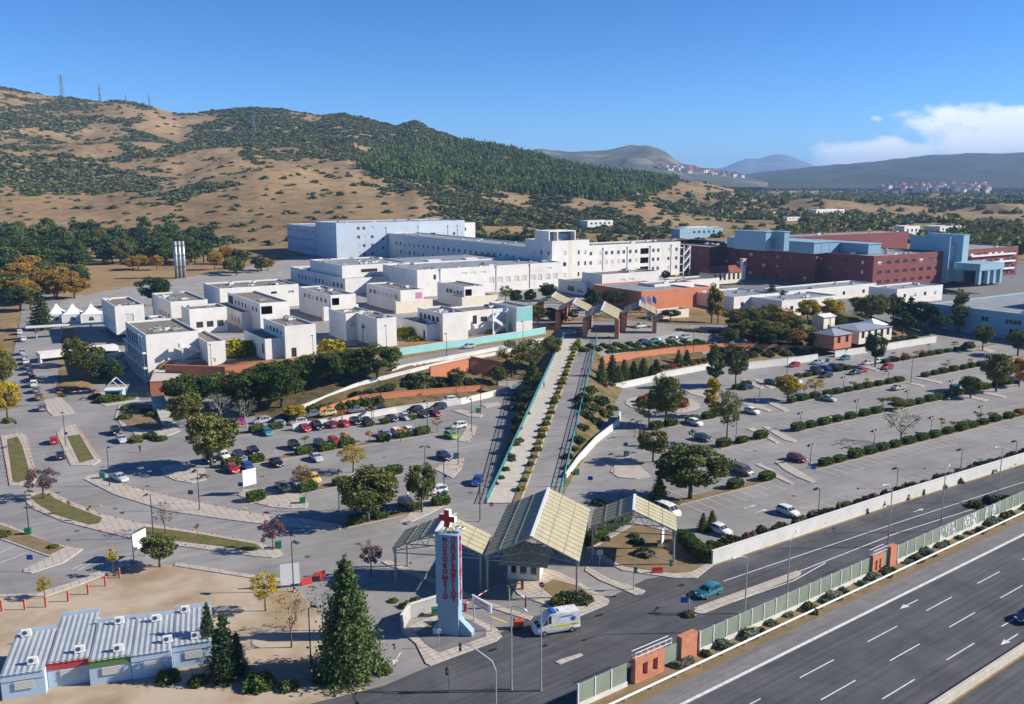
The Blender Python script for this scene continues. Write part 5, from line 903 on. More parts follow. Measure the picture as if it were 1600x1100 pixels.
def tree(kind, pxx, pyb, pyt, wpx, label, group=None, base=None):
    p = base if base is not None else G(pxx, pyb); h = height_at(p, pxx, pyt) if pyt is not None else 6.0; dep = p.y; w = wpx * dep / FPX / CP; NT[0] += 1
    tr_, cr_ = proto(kind, NT[0] % 3); b = kind.split(':')[0]; sx = w / (2 * HALFW[b]); t = thing(NAME[b], label, 'tree', p, random.uniform(0, 6.28), group, (sx, sx, h / 8.0)); link('trunk', tr_, t); link('crown', cr_, t); return t
T = tree
# trees of the near left side
T('round:olive', 331, 731, 643, 84, 'big olive-green tree with turning leaves at the left car park corner'); T('round:olive', 575, 815, 729, 100, 'big yellow-green tree at the bottom row of the left car park'); T('round:green', 659, 801, 722, 46, 'grey-green round tree beside the white bench')
T('loose:yellow', 552, 738, 694, 44, 'yellow-leaved tree in the middle strip of the left car park'); T('round:yellow', 461, 657, 633, 36, 'small golden tree by the back row of the left car park'); T('loose:autumn', 473, 770, 726, 30, 'thin half-bare tree beside the olive-coloured car')
T('round:yellow', 12, 655, 592, 44, 'bright yellow tree at the left picture edge'); T('round:olive', 6, 610, 545, 40, 'yellow-green tree behind the bright yellow one at the left edge'); T('round:yellow', 2, 590, 540, 26, 'small yellow tree farthest up the left street')
T('loose:purple', 68, 780, 730, 50, 'purple-leaved tree on the first curved lawn'); T('bare:purple', 258, 835, 778, 46, 'nearly bare purple tree on the second curved lawn'); T('round:green', 250, 886, 834, 56, 'round green tree at the edge of the dirt yard'); T('loose:purple', 427, 860, 808, 36, 'small purple tree beside the green bin'); T('loose:purple', 580, 902, 845, 38, 'purple-leaved tree left of the left canopy')
for i, (x, b, t_) in enumerate(((80, 793, 768), (109, 803, 776), (142, 814, 788), (309, 843, 816), (28, 700, 680))): T('sapling:autumn', x, b, t_, 10, ordn(i) + ' staked young tree on the left lawns' if i < 4 else 'staked young tree on the long left lawn strip', 'staked young trees')
T('sapling:yellow', 178, 900, 858, 24, 'thin yellow tree at the edge of the left bays'); T('loose:yellow', 70, 935, 900, 26, 'thin yellow-brown tree by the orange posts'); T('loose:yellow', 415, 955, 893, 46, 'yellow tree beside the notice board on the dirt yard')
T('bare:autumn', 455, 1012, 908, 62, 'bare brown tree left of the tall cedar'); T('bare:grey', 505, 985, 905, 60, 'bare grey tree behind the tall cedar'); T('cedar:cedar', 545, 1052, 864, 122, 'tall dark cedar beside the hospital sign tower'); T('cone:dark', 352, 1062, 955, 56, 'dense blue-green juniper right of the site cabins'); T('cone:dark', 328, 1030, 940, 40, 'dark spreading juniper behind the last site cabin'); T('cone:dark', 372, 1050, 985, 34, 'small dark juniper right of the dense juniper')
T('round:green', 140, 596, 536, 50, 'willow-like tree in the sunken garden left of the colonnade'); T('round:dark', 168, 612, 560, 52, 'dark garden tree nearest the gatehouse'); T('round:green', 118, 572, 528, 36, 'garden tree behind the basement ramp'); T('cone:dark', 66, 515, 452, 38, 'dark conifer beside the white tents'); T('round:dark', 240, 478, 432, 52, 'dark round tree between the left hospital blocks')
T('round:olive', 294, 668, 612, 56, 'olive-green tree above the left car park steps'); T('bare:grey', 345, 662, 608, 44, 'bare pale tree left of the magenta car'); T('bare:grey', 385, 668, 618, 44, 'bare pale tree above the magenta car')
# umbrella pines on the bank
for i, (x, b, t_, w_) in enumerate(((300, 640, 585, 70), (345, 636, 580, 78), (400, 640, 578, 82), (440, 636, 572, 74), (425, 618, 564, 60), (462, 606, 560, 60), (490, 600, 552, 60), (520, 596, 548, 60), (553, 592, 543, 62), (590, 592, 536, 74), (275, 632, 590, 40))): T('umbrella:pine', x, b, t_, w_, ordn(i) + ' umbrella pine listed along the bank above the left car park' if False else ('dark green umbrella pine on the bank, ' + ('lower row, ' if i < 4 or i == 10 else 'upper row, ') + ('leftmost small one' if i == 10 else ordn(i if i < 4 else i - 4) + ' from the left')), 'umbrella pines on the bank')
for x, b, t_, w_, k, lab in ((800, 590, 530, 50, 'loose:olive', 'loose olive tree on the gully bank, left one'), (830, 588, 528, 60, 'loose:olive', 'loose olive tree on the gully bank, middle one'), (862, 560, 525, 34, 'round:olive', 'small tree at the top of the ramp footpath'), (832, 602, 560, 36, 'cone:pine', 'small green pine in the shaded gully'), (778, 603, 572, 26, 'round:green', 'round green shrub tree at the foot of the orange wall'), (713, 604, 575, 26, 'round:green', 'round green tree among the juniper bushes')): T(k, x, b, t_, w_, lab)
# conifers right of the ramp
for i, (x, b, t_, w_) in enumerate(((940, 598, 556, 22), (956, 596, 552, 26), (975, 594, 560, 24), (990, 592, 563, 24), (1005, 590, 558, 26), (1025, 588, 560, 26), (1060, 570, 545, 16), (1073, 568, 545, 16), (966, 600, 570, 22), (1018, 594, 570, 22))): T('cone:dark' if i % 2 else 'cone:green', x, b, t_, w_, ordn(i) + ' small conifer on the bank right of the ramp', 'conifers on the bank right of the ramp')
# right car park trees
T('loose:olive', 1014, 668, 620, 44, 'slim tree left of the roundabout tree'); T('round:olive', 1040, 665, 588, 52, 'tall yellowing tree in front of the roundabout'); T('round:olive', 1020, 722, 668, 50, 'small yellow-green tree above the paved island'); T('round:green', 1078, 780, 698, 112, 'largest dark green tree beside the right-hand canopy'); T('loose:olive', 1135, 695, 607, 48, 'tall thin tree in the second planting strip'); T('poplar:yellow', 1112, 650, 592, 28, 'narrow yellow-green tree left of the tall thin tree')
T('poplar:green', 1117, 605, 538, 32, 'left of two tall poplar-like trees behind the roundabout'); T('round:green', 1149, 603, 540, 34, 'right of two tall poplar-like trees behind the roundabout'); T('round:yellow', 1231, 626, 588, 42, 'bright yellow round tree in the third planting strip'); T('loose:yellow', 1273, 616, 590, 28, 'thin yellow tree right of the bright yellow one'); T('sapling:orange', 1257, 620, 600, 14, 'small orange tree between the two yellow ones'); T('cone:green', 1029, 793, 741, 40, 'dark conifer behind the right-hand canopy'); T('cone:green', 1098, 830, 800, 20, 'small ragged conifer by the right lawn, left one'); T('cone:green', 1112, 828, 796, 22, 'small ragged conifer by the right lawn, right one')
T('round:dark', 1367, 573, 520, 34, 'dark tree by the white wall in the back row'); T('bare:olive', 1407, 694, 628, 64, 'large nearly bare tree in the front planting strip'); T('round:olive', 1556, 612, 552, 46, 'tall yellow-green tree near the right edge'); T('round:orange', 1592, 604, 560, 32, 'orange autumn tree at the right edge'); T('round:olive', 1516, 622, 586, 36, 'small olive tree by the green container'); T('round:olive', 1400, 640, 620, 34, 'round olive bush-tree behind the bare tree'); T('round:green', 1535, 548, 504, 30, 'grey-green tree in front of the logistics building'); T('round:green', 1590, 556, 516, 40, 'green tree at the right edge before the logistics building'); T('poplar:olive', 1497, 520, 452, 27, 'tall dense poplar before the logistics building')
for i, (x, b, t_, c_) in enumerate(((1355, 606, 590, 'yellow'), (1333, 611, 592, 'autumn'), (1412, 565, 550, 'rust'), (1432, 560, 547, 'orange'), (1441, 559, 545, 'orange'), (1476, 580, 565, 'yellow'), (1516, 575, 560, 'yellow'), (1378, 640, 618, 'olive'), (1470, 676, 652, 'autumn'), (1487, 675, 656, 'autumn'), (1526, 662, 640, 'olive'), (1549, 658, 643, 'olive'), (1585, 654, 644, 'orange'), (1597, 651, 637, 'orange'), (1510, 667, 655, 'olive'), (1490, 546, 533, 'yellow'), (1082, 697, 670, 'grey'))): T('sapling:' + c_, x, b, t_, 15 if c_ != 'olive' else 18, ordn(i) + ' young staked tree among the right car park strips', 'young trees of the right car park')
for i, (x, b, t_, c_) in enumerate(((257 + 0, 690, 672, 'orange'), (538, 702, 674, 'autumn'), (577, 690, 672, 'orange'), (626, 690, 666, 'orange'), (683, 676, 652, 'orange'), (477, 700, 680, 'autumn'), (535, 662, 632, 'autumn'), (583, 655, 634, 'autumn'))[1:]): T('sapling:' + c_, x, b, t_, 18, ordn(i) + ' thin autumn sapling along the left car park strips', 'saplings of the left car park')
# grove between the hospital drive and the restaurant
gro = [(1112, 505, 445, 18, 'poplar:olive'), (1122, 505, 448, 16, 'poplar:yellow')] + [(x, b, t_, w_, k) for x, b, t_, w_, k in ((1150, 518, 482, 44, 'round:olive'), (1175, 520, 478, 46, 'round:olive'), (1200, 516, 474, 46, 'round:olive'), (1222, 522, 482, 40, 'round:autumn'), (1160, 532, 498, 40, 'round:olive'), (1190, 534, 500, 44, 'round:green'), (1215, 536, 502, 40, 'round:olive'), (1240, 530, 492, 40, 'round:olive'), (1262, 505, 466, 36, 'round:yellow'), (1300, 505, 466, 40, 'round:yellow'), (1240, 545, 512, 34, 'round:autumn'), (1268, 545, 512, 38, 'round:olive'), (1290, 550, 520, 34, 'round:autumn'), (1140, 540, 512, 30, 'round:green'), (1205, 480, 440, 30, 'cone:dark'), (1222, 482, 452, 22, 'cone:dark'), (1180, 478, 455, 30, 'round:green'), (1360, 505, 458, 60, 'round:olive'), (1395, 505, 460, 36, 'round:green'), (1420, 510, 462, 34, 'cone:dark'), (1440, 515, 470, 44, 'round:dark'), (1410, 522, 488, 36, 'round:dark'), (1460, 522, 490, 40, 'round:dark'), (1200, 545, 520, 28, 'round:dark'), (1310, 515, 490, 24, 'round:green'))]
for i, (x, b, t_, w_, k) in enumerate(gro): T(k, x, b, t_, w_, ('tall narrow poplar beside the orange annex, ' + ('left' if i == 0 else 'right') + ' one') if i < 2 else ordn(i - 2) + ' tree of the mixed grove around the restaurant', 'grove around the restaurant' if i > 1 else None)
for i, (x, b, t_, w_, k) in enumerate(((790, 475, 445, 22, 'loose:olive'), (806, 478, 452, 22, 'round:dark'), (828, 476, 452, 20, 'round:dark'), (855, 470, 442, 28, 'round:dark'), (745, 446, 422, 14, 'cone:dark'), (925, 485, 452, 30, 'round:dark'), (958, 482, 452, 34, 'round:dark'), (840, 505, 475, 26, 'round:olive'), (870, 508, 486, 30, 'round:dark'), (1048, 500, 482, 26, 'round:green'), (860, 500, 480, 24, 'round:dark'), (1040, 440, 422, 14, 'round:green'), (895, 500, 485, 20, 'round:dark'))): T(k, x, b, t_, w_, ordn(i) + ' of the dark trees around the forecourt canopies', 'trees around the forecourt')
# pine wood and autumn trees behind at the left
rs = np.random.RandomState(5); k = 0
for i in range(150):
    x, b = rs.uniform(6, 330), rs.uniform(380, 432); p = G(x, b)
    if x > 150 and b > 415: continue
    c_ = 'pine:pine' if rs.rand() < .7 else ('pine:dark' if rs.rand() < .6 else 'round:olive'); T(c_, x, b, b - rs.uniform(26, 42), rs.uniform(24, 36), ordn(k) + ' tree in the pine wood left of the hospital', 'pine wood left of the hospital', p); k += 1
k = 0
for i in range(46):
    x, b = rs.uniform(6, 125), rs.uniform(438, 492)
    if x > 60 and b > 470: continue
    T(('round:autumn', 'round:autumn', 'round:olive', 'round:dark')[i % 4], x, b, b - rs.uniform(30, 46), rs.uniform(34, 50), ordn(k) + ' tree of the autumn-brown stand at the left edge', 'autumn stand at the left edge'); k += 1
for i in range(16): x, b = rs.uniform(180, 420), rs.uniform(412, 432); T(('round:autumn', 'round:olive', 'pine:dark')[i % 3], x, b, b - rs.uniform(18, 30), rs.uniform(20, 30), ordn(i) + ' tree in the belt left of the main hospital block', 'tree belt left of the main block')
for i in range(12): x = 745 + 11 * i; T('pine:dark', x, 384 + (i % 3), 366 + rs.uniform(-3, 3), 15, ordn(i) + ' dark pine in the row behind the link wing', 'pine row behind the link wing', uv2(0, 0) + P(x, 384, 12))
# ---------------------------------------------------------------- hedges and bushes
def bush_mesh(kind, leaf, var):
    rs = np.random.RandomState(var * 31 + sum(map(ord, kind + leaf))); n = 1100
    if kind == 'hedge':
        p = rs.uniform(-1, 1, (n, 3)); ax = rs.randint(0, 3, n); sg = rs.choice([-1, 1], n); p[np.arange(n), ax] = sg; p = np.sign(p) * np.abs(p) ** .9; q = p / np.maximum(1, np.linalg.norm(p, axis=1)[:, None] / 1.32); q *= rs.uniform(.88, 1.06, n)[:, None]; c = q * np.array((1.25, .72, .55)) + np.array((0, 0, .62)); sz = .17
    else:
        d = rs.normal(size=(n, 3)); d /= np.linalg.norm(d, axis=1)[:, None]; d[:, 2] = np.abs(d[:, 2]) * 1.0 - .15; lum = 1 + .22 * np.sin(d[:, 0] * 5 + var) * np.cos(d[:, 1] * 4.2 + var * 2); c = d * (rs.uniform(.6, 1.05, n) * lum)[:, None] * np.array((1, 1, .85)) + np.array((0, 0, .12)); sz = .18
    core = MB(); 
    for r, z in ((0, 0),): pass
    k = (1.1, .6, .5) if kind == 'hedge' else (.72, .72, .6); z0 = .6 if kind == 'hedge' else .1
    bm = bmesh.new(); bmesh.ops.create_icosphere(bm, subdivisions=2, radius=1)
    for v in bm.verts:
        if kind == 'hedge': m_ = max(abs(v.co.x), abs(v.co.y), abs(v.co.z)); v.co = v.co * (.6 + .4 / m_)
        v.co = Vector((v.co.x * k[0], v.co.y * k[1], v.co.z * k[2] + z0))
    me = quads_mesh('foliage', c, 0, sz, np.clip(rs.uniform(.1, .9, n), 0, 1), 'leaf_' + leaf, seed=var); b2 = bmesh.new(); b2.from_mesh(me); tmp = bpy.data.meshes.new('t'); bm.to_mesh(tmp); b2.from_mesh(tmp); b2.to_mesh(me); bm.free(); b2.free(); bpy.data.meshes.remove(tmp); return me
BM = {}
def bush(kind, leaf, p, rz, scale, label, group=None, name=None):
    v = random.randrange(3); k = (kind, leaf, v)
    if k not in BM: BM[k] = bush_mesh(*k)
    return link(name or ('hedge_bush' if kind == 'hedge' else 'bush'), BM[k], None, p, rz, label, 'hedge' if kind == 'hedge' else 'bush', group, scale=scale)
def hedge_row(v, us, where, leaf='hedge', s=1.0):
    for i, u in enumerate(us):
        sc_ = s * random.uniform(.86, 1.12); bush('hedge', leaf, uv2(u, v + random.uniform(-.15, .15), .12), GA + random.uniform(-.1, .1), (sc_, sc_, sc_ * random.uniform(.9, 1.1)), 'hedge bush, ' + ordn(i) + ' from left in ' + where, 'hedge bushes of ' + where)
fu = lambda v, pts: [touv(P(*q))[0] for q in pts]
hedge_row(110.3, fu(0, ((1148, 762), (1187, 746), (1275, 722), (1300, 718), (1325, 711), (1349, 706), (1371, 701), (1394, 697), (1417, 692), (1438, 687), (1460, 683), (1479, 677), (1503, 672), (1519, 668), (1540, 664), (1562, 660))) + [214 + 5 * k for k in range(8)], 'the front strip of the right car park', s=1.25)
hedge_row(130.6, fu(0, ((1120, 694), (1147, 688), (1175, 681), (1238, 670), (1260, 666), (1282, 662), (1307, 658), (1324, 653), (1347, 649), (1369, 645), (1425, 635), (1441, 632), (1460, 628), (1476, 626), (1491, 623), (1510, 620))) + [234 + 6 * k for k in range(8)], 'the second strip of the right car park', s=1.2)
hedge_row(149.3, fu(0, ((1025, 670), (1050, 666), (1076, 658), (1100, 652), (1125, 646), (1224, 626), (1244, 623), (1265, 620), (1284, 616), (1303, 614), (1321, 611), (1340, 608), (1357, 606), (1375, 603), (1391, 600), (1406, 597), (1452, 590), (1467, 587), (1482, 585), (1497, 581), (1511, 578), (1525, 576), (1537, 573))), 'the third strip of the right car park', s=1.2)
hedge_row(168, fu(0, ((1140, 605), (1161, 604), (1205, 593), (1217, 591), (1238, 589), (1254, 587), (1272, 585), (1307, 580), (1324, 578), (1388, 568), (1404, 566), (1418, 563), (1446, 558), (1458, 556), (1471, 554), (1484, 551), (1497, 549), (1509, 547), (1521, 545))), 'the back strip of the right car park', s=1.15)
hedge_row(174.2, [46.5, 51.5, 61.5, 66.5, 71, 79.5, 84.5, 89], 'the middle strip of the left car park', s=1.3); hedge_row(152, [54, 60.5, 71.5, 44.5], 'the lower strip of the left car park', s=1.2); hedge_row(196.5, [53, 58.5, 63], 'the back strip of the left car park', s=1.2); hedge_row(132, [55, 59.5, 66, 71], 'the bottom strip of the left car park', s=1.1); hedge_row(187, [82, 86, 93], 'the short strip before the left wall', s=.8)
def bushes(lst, where, leaf=('shrub',), kind='bush'):
    for i, q in enumerate(lst): p = G(*q[:2]); w_ = q[2] * p.y / FPX / 2; bush(kind, leaf[i % len(leaf)], p, random.uniform(0, 6), (w_, w_, w_ * (q[3] if len(q) > 3 else .85)), ordn(i) + ' ' + ('leafy' if leaf[0] != 'vine' else 'yellow-green') + ' bush ' + where, 'bushes ' + where)
bushes([(x, y, w_) for x, y, w_ in ((790, 735, 16), (797, 715, 18), (803, 695, 20), (808, 675, 22), (814, 655, 24), (818, 640, 26), (823, 625, 26), (812, 690, 16), (800, 720, 14), (775, 757, 12), (783, 748, 14), (806, 660, 18), (826, 612, 22), (820, 650, 20), (830, 618, 20), (801, 640, 18), (805, 625, 18))], 'on the left slope of the ramp', ('shrub', 'green', 'shrub'))
bushes([(912, 625, 30), (925, 640, 28), (938, 630, 30), (915, 650, 28), (945, 648, 26), (902, 690, 24), (910, 670, 22), (886, 732, 16), (888, 715, 18), (930, 660, 22), (955, 640, 20), (908, 637, 24), (922, 612, 24), (897, 703, 16)], 'on the right slope of the ramp', ('shrub', 'green', 'dark'))
for i in range(30):
    y = 156 + i * 4.1; s_ = random.uniform(.6, 1.05); bush('bush', ('vine', 'hedge', 'yellow', 'hedge', 'vine', 'olive')[i % 6], (lx(y) + 5.35 + random.uniform(-.15, .15), y, rz_(y) + .25), i, (s_, s_ * 1.2, s_), ordn(i) + ' bush from the bottom in the planter along the ramp', 'bushes in the ramp planter')
bushes([(648, 596, 34), (668, 600, 36), (690, 602, 36), (712, 606, 30), (732, 600, 26), (655, 608, 30), (640, 602, 24), (745, 606, 20), (600, 612, 26), (580, 616, 24), (560, 620, 24), (610, 606, 20)], 'of the juniper bed behind the low orange wall', ('dark', 'shrub'))
bushes([(490, 642, 26), (510, 640, 26), (530, 637, 26), (550, 634, 26), (570, 631, 26), (590, 628, 24), (478, 650, 20)], 'of the clipped row behind the back parking row', ('hedge',))
for i, (x, y, w_) in enumerate(((375, 545, 52), (395, 543, 44), (360, 548, 30), (518, 540, 42), (535, 548, 24), (635, 522, 44), (648, 528, 24), (748, 512, 40), (762, 515, 24), (740, 507, 20))): p = P(x, y + 6, 7); w2 = w_ * p.y / FPX / 2; bush('bush', 'vine', Vector((p.x, p.y, 7)), i, (w2, w2, w2 * .9), ordn(i) + ' yellow-green vine mound in the courtyards of the white blocks, from the left', 'vine mounds in the courtyards', 'vine_mound')
rs = np.random.RandomState(9)
fl = [(900 + i * 7.0, 545 - 11 * (i / 29.0) ** .6 + (i % 3) * 3, 14) for i in range(30)] + [(950 + 6 * i, 551 - i * .5, 11) for i in range(26)] + [(1060 + 6 * i, 517 + i * .3, 11) for i in range(12)]
bushes(fl, 'of the clipped forecourt beds', ('hedge', 'hedge', 'green'))
bushes([(1120 + 9 * i, 557 - (i % 3) * 7 - i * .2, 20) for i in range(20)] + [(1290 + 9 * i, 545 - i * .9, 22) for i in range(16)], 'on the bank below the restaurant', ('shrub', 'dark', 'green'))
bushes([(1040 + 10 * i, 575 - i * 1.8, 15) for i in range(10)] + [(945 + 10 * i, 603 - i * 1.2, 12) for i in range(9)], 'between the conifers right of the ramp', ('shrub', 'rust', 'green'))
bushes([(200, 640, 22), (195, 655, 22), (228, 645, 20), (240, 650, 22), (212, 690, 26), (235, 685, 26), (250, 688, 22), (260, 640, 30), (275, 655, 24), (165, 628, 30), (185, 626, 26), (150, 622, 20), (98, 620, 12), (12, 660, 20)], 'around the left steps and gatehouse', ('hedge', 'green', 'dark'))
bushes([(5, 838, 26), (83, 857, 18), (262, 1062, 42), (405, 1072, 56), (310, 1068, 36), (352, 1066, 30), (505, 1062, 40), (600, 1050, 30), (450, 1075, 36), (560, 1060, 40), (635, 948, 22), (650, 940, 20), (615, 940, 16)], 'near the dirt yard and sign tower', ('green', 'hedge'))
bushes([(875, 945, 34), (893, 942, 40), (912, 940, 34), (885, 935, 30), (905, 932, 26), (935, 788, 22), (948, 792, 16), (996, 850, 26), (1006, 868, 34), (990, 840, 20), (945, 845, 20), (1075, 962, 22), (1525, 792, 26), (1550, 785, 30), (1570, 782, 24)], 'beside the toll plaza and median', ('green', 'dark', 'shrub'))
for i in range(34):     # hedge inside the white wall, and the ivy hedge by the lawn
    u = touv(Vector((29.5, 124.3, 0)))[0] + 7 + i * 3.9; bush('bush', ('shrub', 'purple', 'shrub', 'green')[i % 4], uv2(u, 90.9 + random.uniform(-.2, .4), 0), i, (2.1, 1.3, random.uniform(1.6, 2.3)), ordn(i) + ' bush from the left of the rough hedge inside the white boundary wall', 'rough hedge inside the white wall')
iv = [P(*q) for q in ((925, 850), (940, 838), (957, 828), (975, 818), (1070, 850), (1080, 860), (1090, 868), (1098, 876), (1108, 874), (1118, 868))]
for i, p in enumerate(iv): bush('hedge', 'hedge', p, (.9 if i < 4 else -.8), (1.2, 1.0, 1.7), ordn(i) + ' block of the tall hedge around the right lawn', 'tall hedge around the right lawn')
for i in range(70): s_ = 72 + i * 3.1 + random.uniform(-1, 1); w_ = random.uniform(.5, 1.1); bush('bush', ('grey', 'grey', 'shrub')[i % 3], hw(-64.6 + random.uniform(-.5, .4), s_, .05), i, (w_ * 1.5, w_, w_), ordn(i) + ' grey-green weed tuft from the left along the foot of the noise barrier', 'weed tufts along the noise barrier', 'weed_tuft')
c0 = P(1035, 631)
for i in range(9): a = i * .7; bush('bush', 'rust' if i % 3 else 'shrub', c0 + Vector((5.2 * math.cos(a), 5.2 * math.sin(a), .18)), i, (1.5, 1.5, 1.8), ordn(i) + ' reddish shrub on the roundabout', 'shrubs on the roundabout')
# ---------------------------------------------------------------- vehicles
CC = {'red': (.45, .015, .02), 'maroon': (.16, .012, .03), 'black': (.008, .009, .012), 'dark grey': (.035, .04, .05), 'grey': (.16, .17, .18), 'silver': (.42, .44, .46), 'white': (.74, .74, .73), 'light blue': (.25, .34, .42), 'blue': (.02, .07, .30), 'dark blue': (.012, .025, .09), 'teal': (.03, .20, .25), 'yellow': (.60, .42, .03), 'cream yellow': (.62, .50, .16), 'green': (.22, .42, .03), 'olive': (.16, .15, .08), 'magenta': (.40, .02, .20), 'beige': (.36, .33, .28), 'brown': (.13, .10, .08)}
for k, c in CC.items(): M('paint_' + k, c, .28, spec=.5, coat=.6)
#        x, half width, top z, belt z, roof half-width factor
ST = {'hatchback': [(-2.02, .70, .62, .62, .9), (-1.98, .80, .92, .90, .9), (-1.72, .84, 1.36, .95, .76), (-1.1, .86, 1.48, .95, .77), (-.1, .87, 1.50, .93, .77), (.45, .87, 1.40, .92, .76), (1.05, .86, .96, .92, .9), (1.7, .82, .84, .82, .9), (1.98, .72, .68, .66, .88), (2.05, .62, .5, .5, .9)],
      'sedan': [(-2.25, .70, .62, .62, .9), (-2.2, .80, .90, .88, .9), (-1.55, .85, 1.0, .94, .88), (-1.0, .87, 1.38, .95, .75), (-.2, .88, 1.44, .94, .76), (.4, .88, 1.36, .93, .75), (1.05, .87, .98, .92, .9), (1.8, .84, .86, .84, .9), (2.15, .74, .68, .66, .88), (2.22, .64, .5, .5, .9)],
      'suv': [(-2.1, .76, .7, .7, .9), (-2.07, .86, 1.02, 1.0, .9), (-1.85, .90, 1.58, 1.06, .80), (-1.1, .92, 1.70, 1.06, .80), (-.1, .92, 1.71, 1.05, .80), (.5, .92, 1.60, 1.04, .79), (1.05, .91, 1.14, 1.04, .9), (1.75, .88, 1.0, .98, .9), (2.08, .80, .78, .76, .9), (2.15, .70, .55, .55, .9)],
      'van': [(-2.5, .84, .8, .8, .95), (-2.48, .92, 1.1, 1.08, .95), (-2.4, .94, 1.86, 1.12, .86), (-1.2, .95, 1.92, 1.12, .86), (.6, .95, 1.90, 1.10, .86), (1.15, .95, 1.76, 1.08, .84), (1.85, .93, 1.14, 1.05, .92), (2.25, .88, .98, .96, .9), (2.48, .80, .7, .68, .9), (2.52, .72, .5, .5, .9)],
      'microcar': [(-1.28, .66, .62, .62, .9), (-1.25, .74, .95, .93, .9), (-1.05, .76, 1.48, .98, .78), (-.5, .77, 1.54, .98, .78), (.1, .77, 1.52, .96, .78), (.45, .77, 1.38, .95, .76), (.9, .75, .98, .93, .9), (1.15, .70, .82, .8, .9), (1.27, .62, .62, .6, .9), (1.3, .55, .5, .5, .9)],
      'ambulance': [(-2.95, .92, .8, .8, .95), (-2.93, 1.0, 1.3, 1.28, .97), (-2.88, 1.02, 2.66, 1.5, .93), (-1.2, 1.02, 2.72, 1.5, .93), (.9, 1.02, 2.70, 1.5, .93), (1.35, 1.0, 2.45, 1.45, .86), (2.2, .98, 1.42, 1.3, .92), (2.7, .94, 1.16, 1.14, .9), (2.93, .86, .8, .78, .9), (2.97, .78, .55, .55, .9)]}
CM = {}
def car_meshes(kind):
    if kind in CM: return CM[kind]
    st = ST[kind]; body, gl = MB(), MB(); rings = []; zs = .24 if kind not in ('van', 'ambulance', 'suv') else .30
    for x, w_, zt_, zb, rf in st: rings.append([(x, -w_ * .93, zs), (x, -w_, zs + .16), (x, -w_ * 1.0, (zb + zs) * .55), (x, -w_ * .965, zb), (x, -w_ * (rf if zt_ > zb + .1 else .9), zt_), (x, 0, zt_ + .03), (x, w_ * (rf if zt_ > zb + .1 else .9), zt_), (x, w_ * .965, zb), (x, w_, (zb + zs) * .55), (x, w_, zs + .16), (x, w_ * .93, zs)])
    for i in range(len(st) - 1):
        A_, B_ = rings[i], rings[i + 1]; ga, gb = st[i][2] > st[i][3] + .1, st[i + 1][2] > st[i + 1][3] + .1
        for k in range(10):
            f = [A_[k], B_[k], B_[k + 1], A_[k + 1]]; isg = False
            if k in (3, 6) and (ga and gb): isg = True
            if k in (4, 5) and (ga != gb): isg = True
            if k in (3, 6) and (ga != gb): isg = 'tri'
            if kind == 'ambulance' and k in (3, 6) and i < 4: isg = False
            if kind == 'ambulance' and k in (4, 5) and i == 1: isg = False
            if isg is True:
                c = sum((Vector(p) for p in f), Vector()) / 4; g = [tuple(c + (Vector(p) - c) * .90 + Vector((0, (-.004 if c.y < 0 else .004) if k in (3, 6) else 0, .006 if k in (4, 5) else 0))) for p in f]
                gl.add(g, [(0, 1, 2, 3)])
            body.add(f, [(0, 1, 2, 3)])
    body.add(rings[0], [tuple(range(11))]); body.add(rings[-1], [tuple(range(11))[::-1]]); body.add([r[0] for r in rings] + [r[10] for r in rings], [tuple(range(len(rings))) + tuple(range(2 * len(rings) - 1, len(rings) - 1, -1))])
    bm = bmesh.new(); bme = body.mesh('body', ['paint_white']); bm.from_mesh(bme); bmesh.ops.remove_doubles(bm, verts=bm.verts, dist=.001); bmesh.ops.recalc_face_normals(bm, faces=bm.faces); bm.to_mesh(bme); bm.free(); bme.polygons.foreach_set('use_smooth', [True] * len(bme.polygons))
    try: bme.set_sharp_from_angle(angle=math.radians(32))
    except Exception: pass
    r = .31 if kind not in ('suv', 'van', 'ambulance') else .36
    ty = MB(); prof = [(r * .6, -.1), (r * .95, -.11), (r, -.06), (r, .06), (r * .95, .11), (r * .6, .1)]; n = 14
    for i, (rr, y) in enumerate(prof):
        for k in range(n): a = 2 * math.pi * k / n; ty.v.append((rr * math.cos(a), y, rr * math.sin(a)))
    for i in range(5):
        for k in range(n): ty.f.append((i * n + k, i * n + (k + 1) % n, (i + 1) * n + (k + 1) % n, (i + 1) * n + k)); ty.m.append(0)
    rm = MB(); rm.add([(r * .62 * math.cos(2 * math.pi * k / 10), sgn * .085, r * .62 * math.sin(2 * math.pi * k / 10)) for sgn in (-1, 1) for k in range(10)], [tuple(range(10)), tuple(range(10, 20))[::-1]])
    lx_ = st[-2][0]; w_ = st[-2][1]; zl = .64 if r < .33 else .78; hl = MB(); hl.box(-.10, .06, -.17, .17, -.08, .08); tl = MB(); tl.box(-.05, .06, -.11, .11, -.14, .14)
    mir = MB(); mir.box(-.06, .06, -.1, .1, -.06, .06); pl = MB(); pl.box(-.012, .012, -.26, .26, -.06, .06)
    CM[kind] = dict(body=bme, glazing=gl.mesh('glazing', ['glass']), tyre=ty.mesh('tyre', ['rubber'], True), rim=rm.mesh('rim', ['rim']), headlight=hl.mesh('headlight', ['lamp_clear']), tail_light=tl.mesh('tail_light', ['lamp_red']), mirror=mir.mesh('mirror', ['frame_dark']), plate=pl.mesh('number_plate', ['frame_white']), r=r, st=st, zl=zl); return CM[kind]
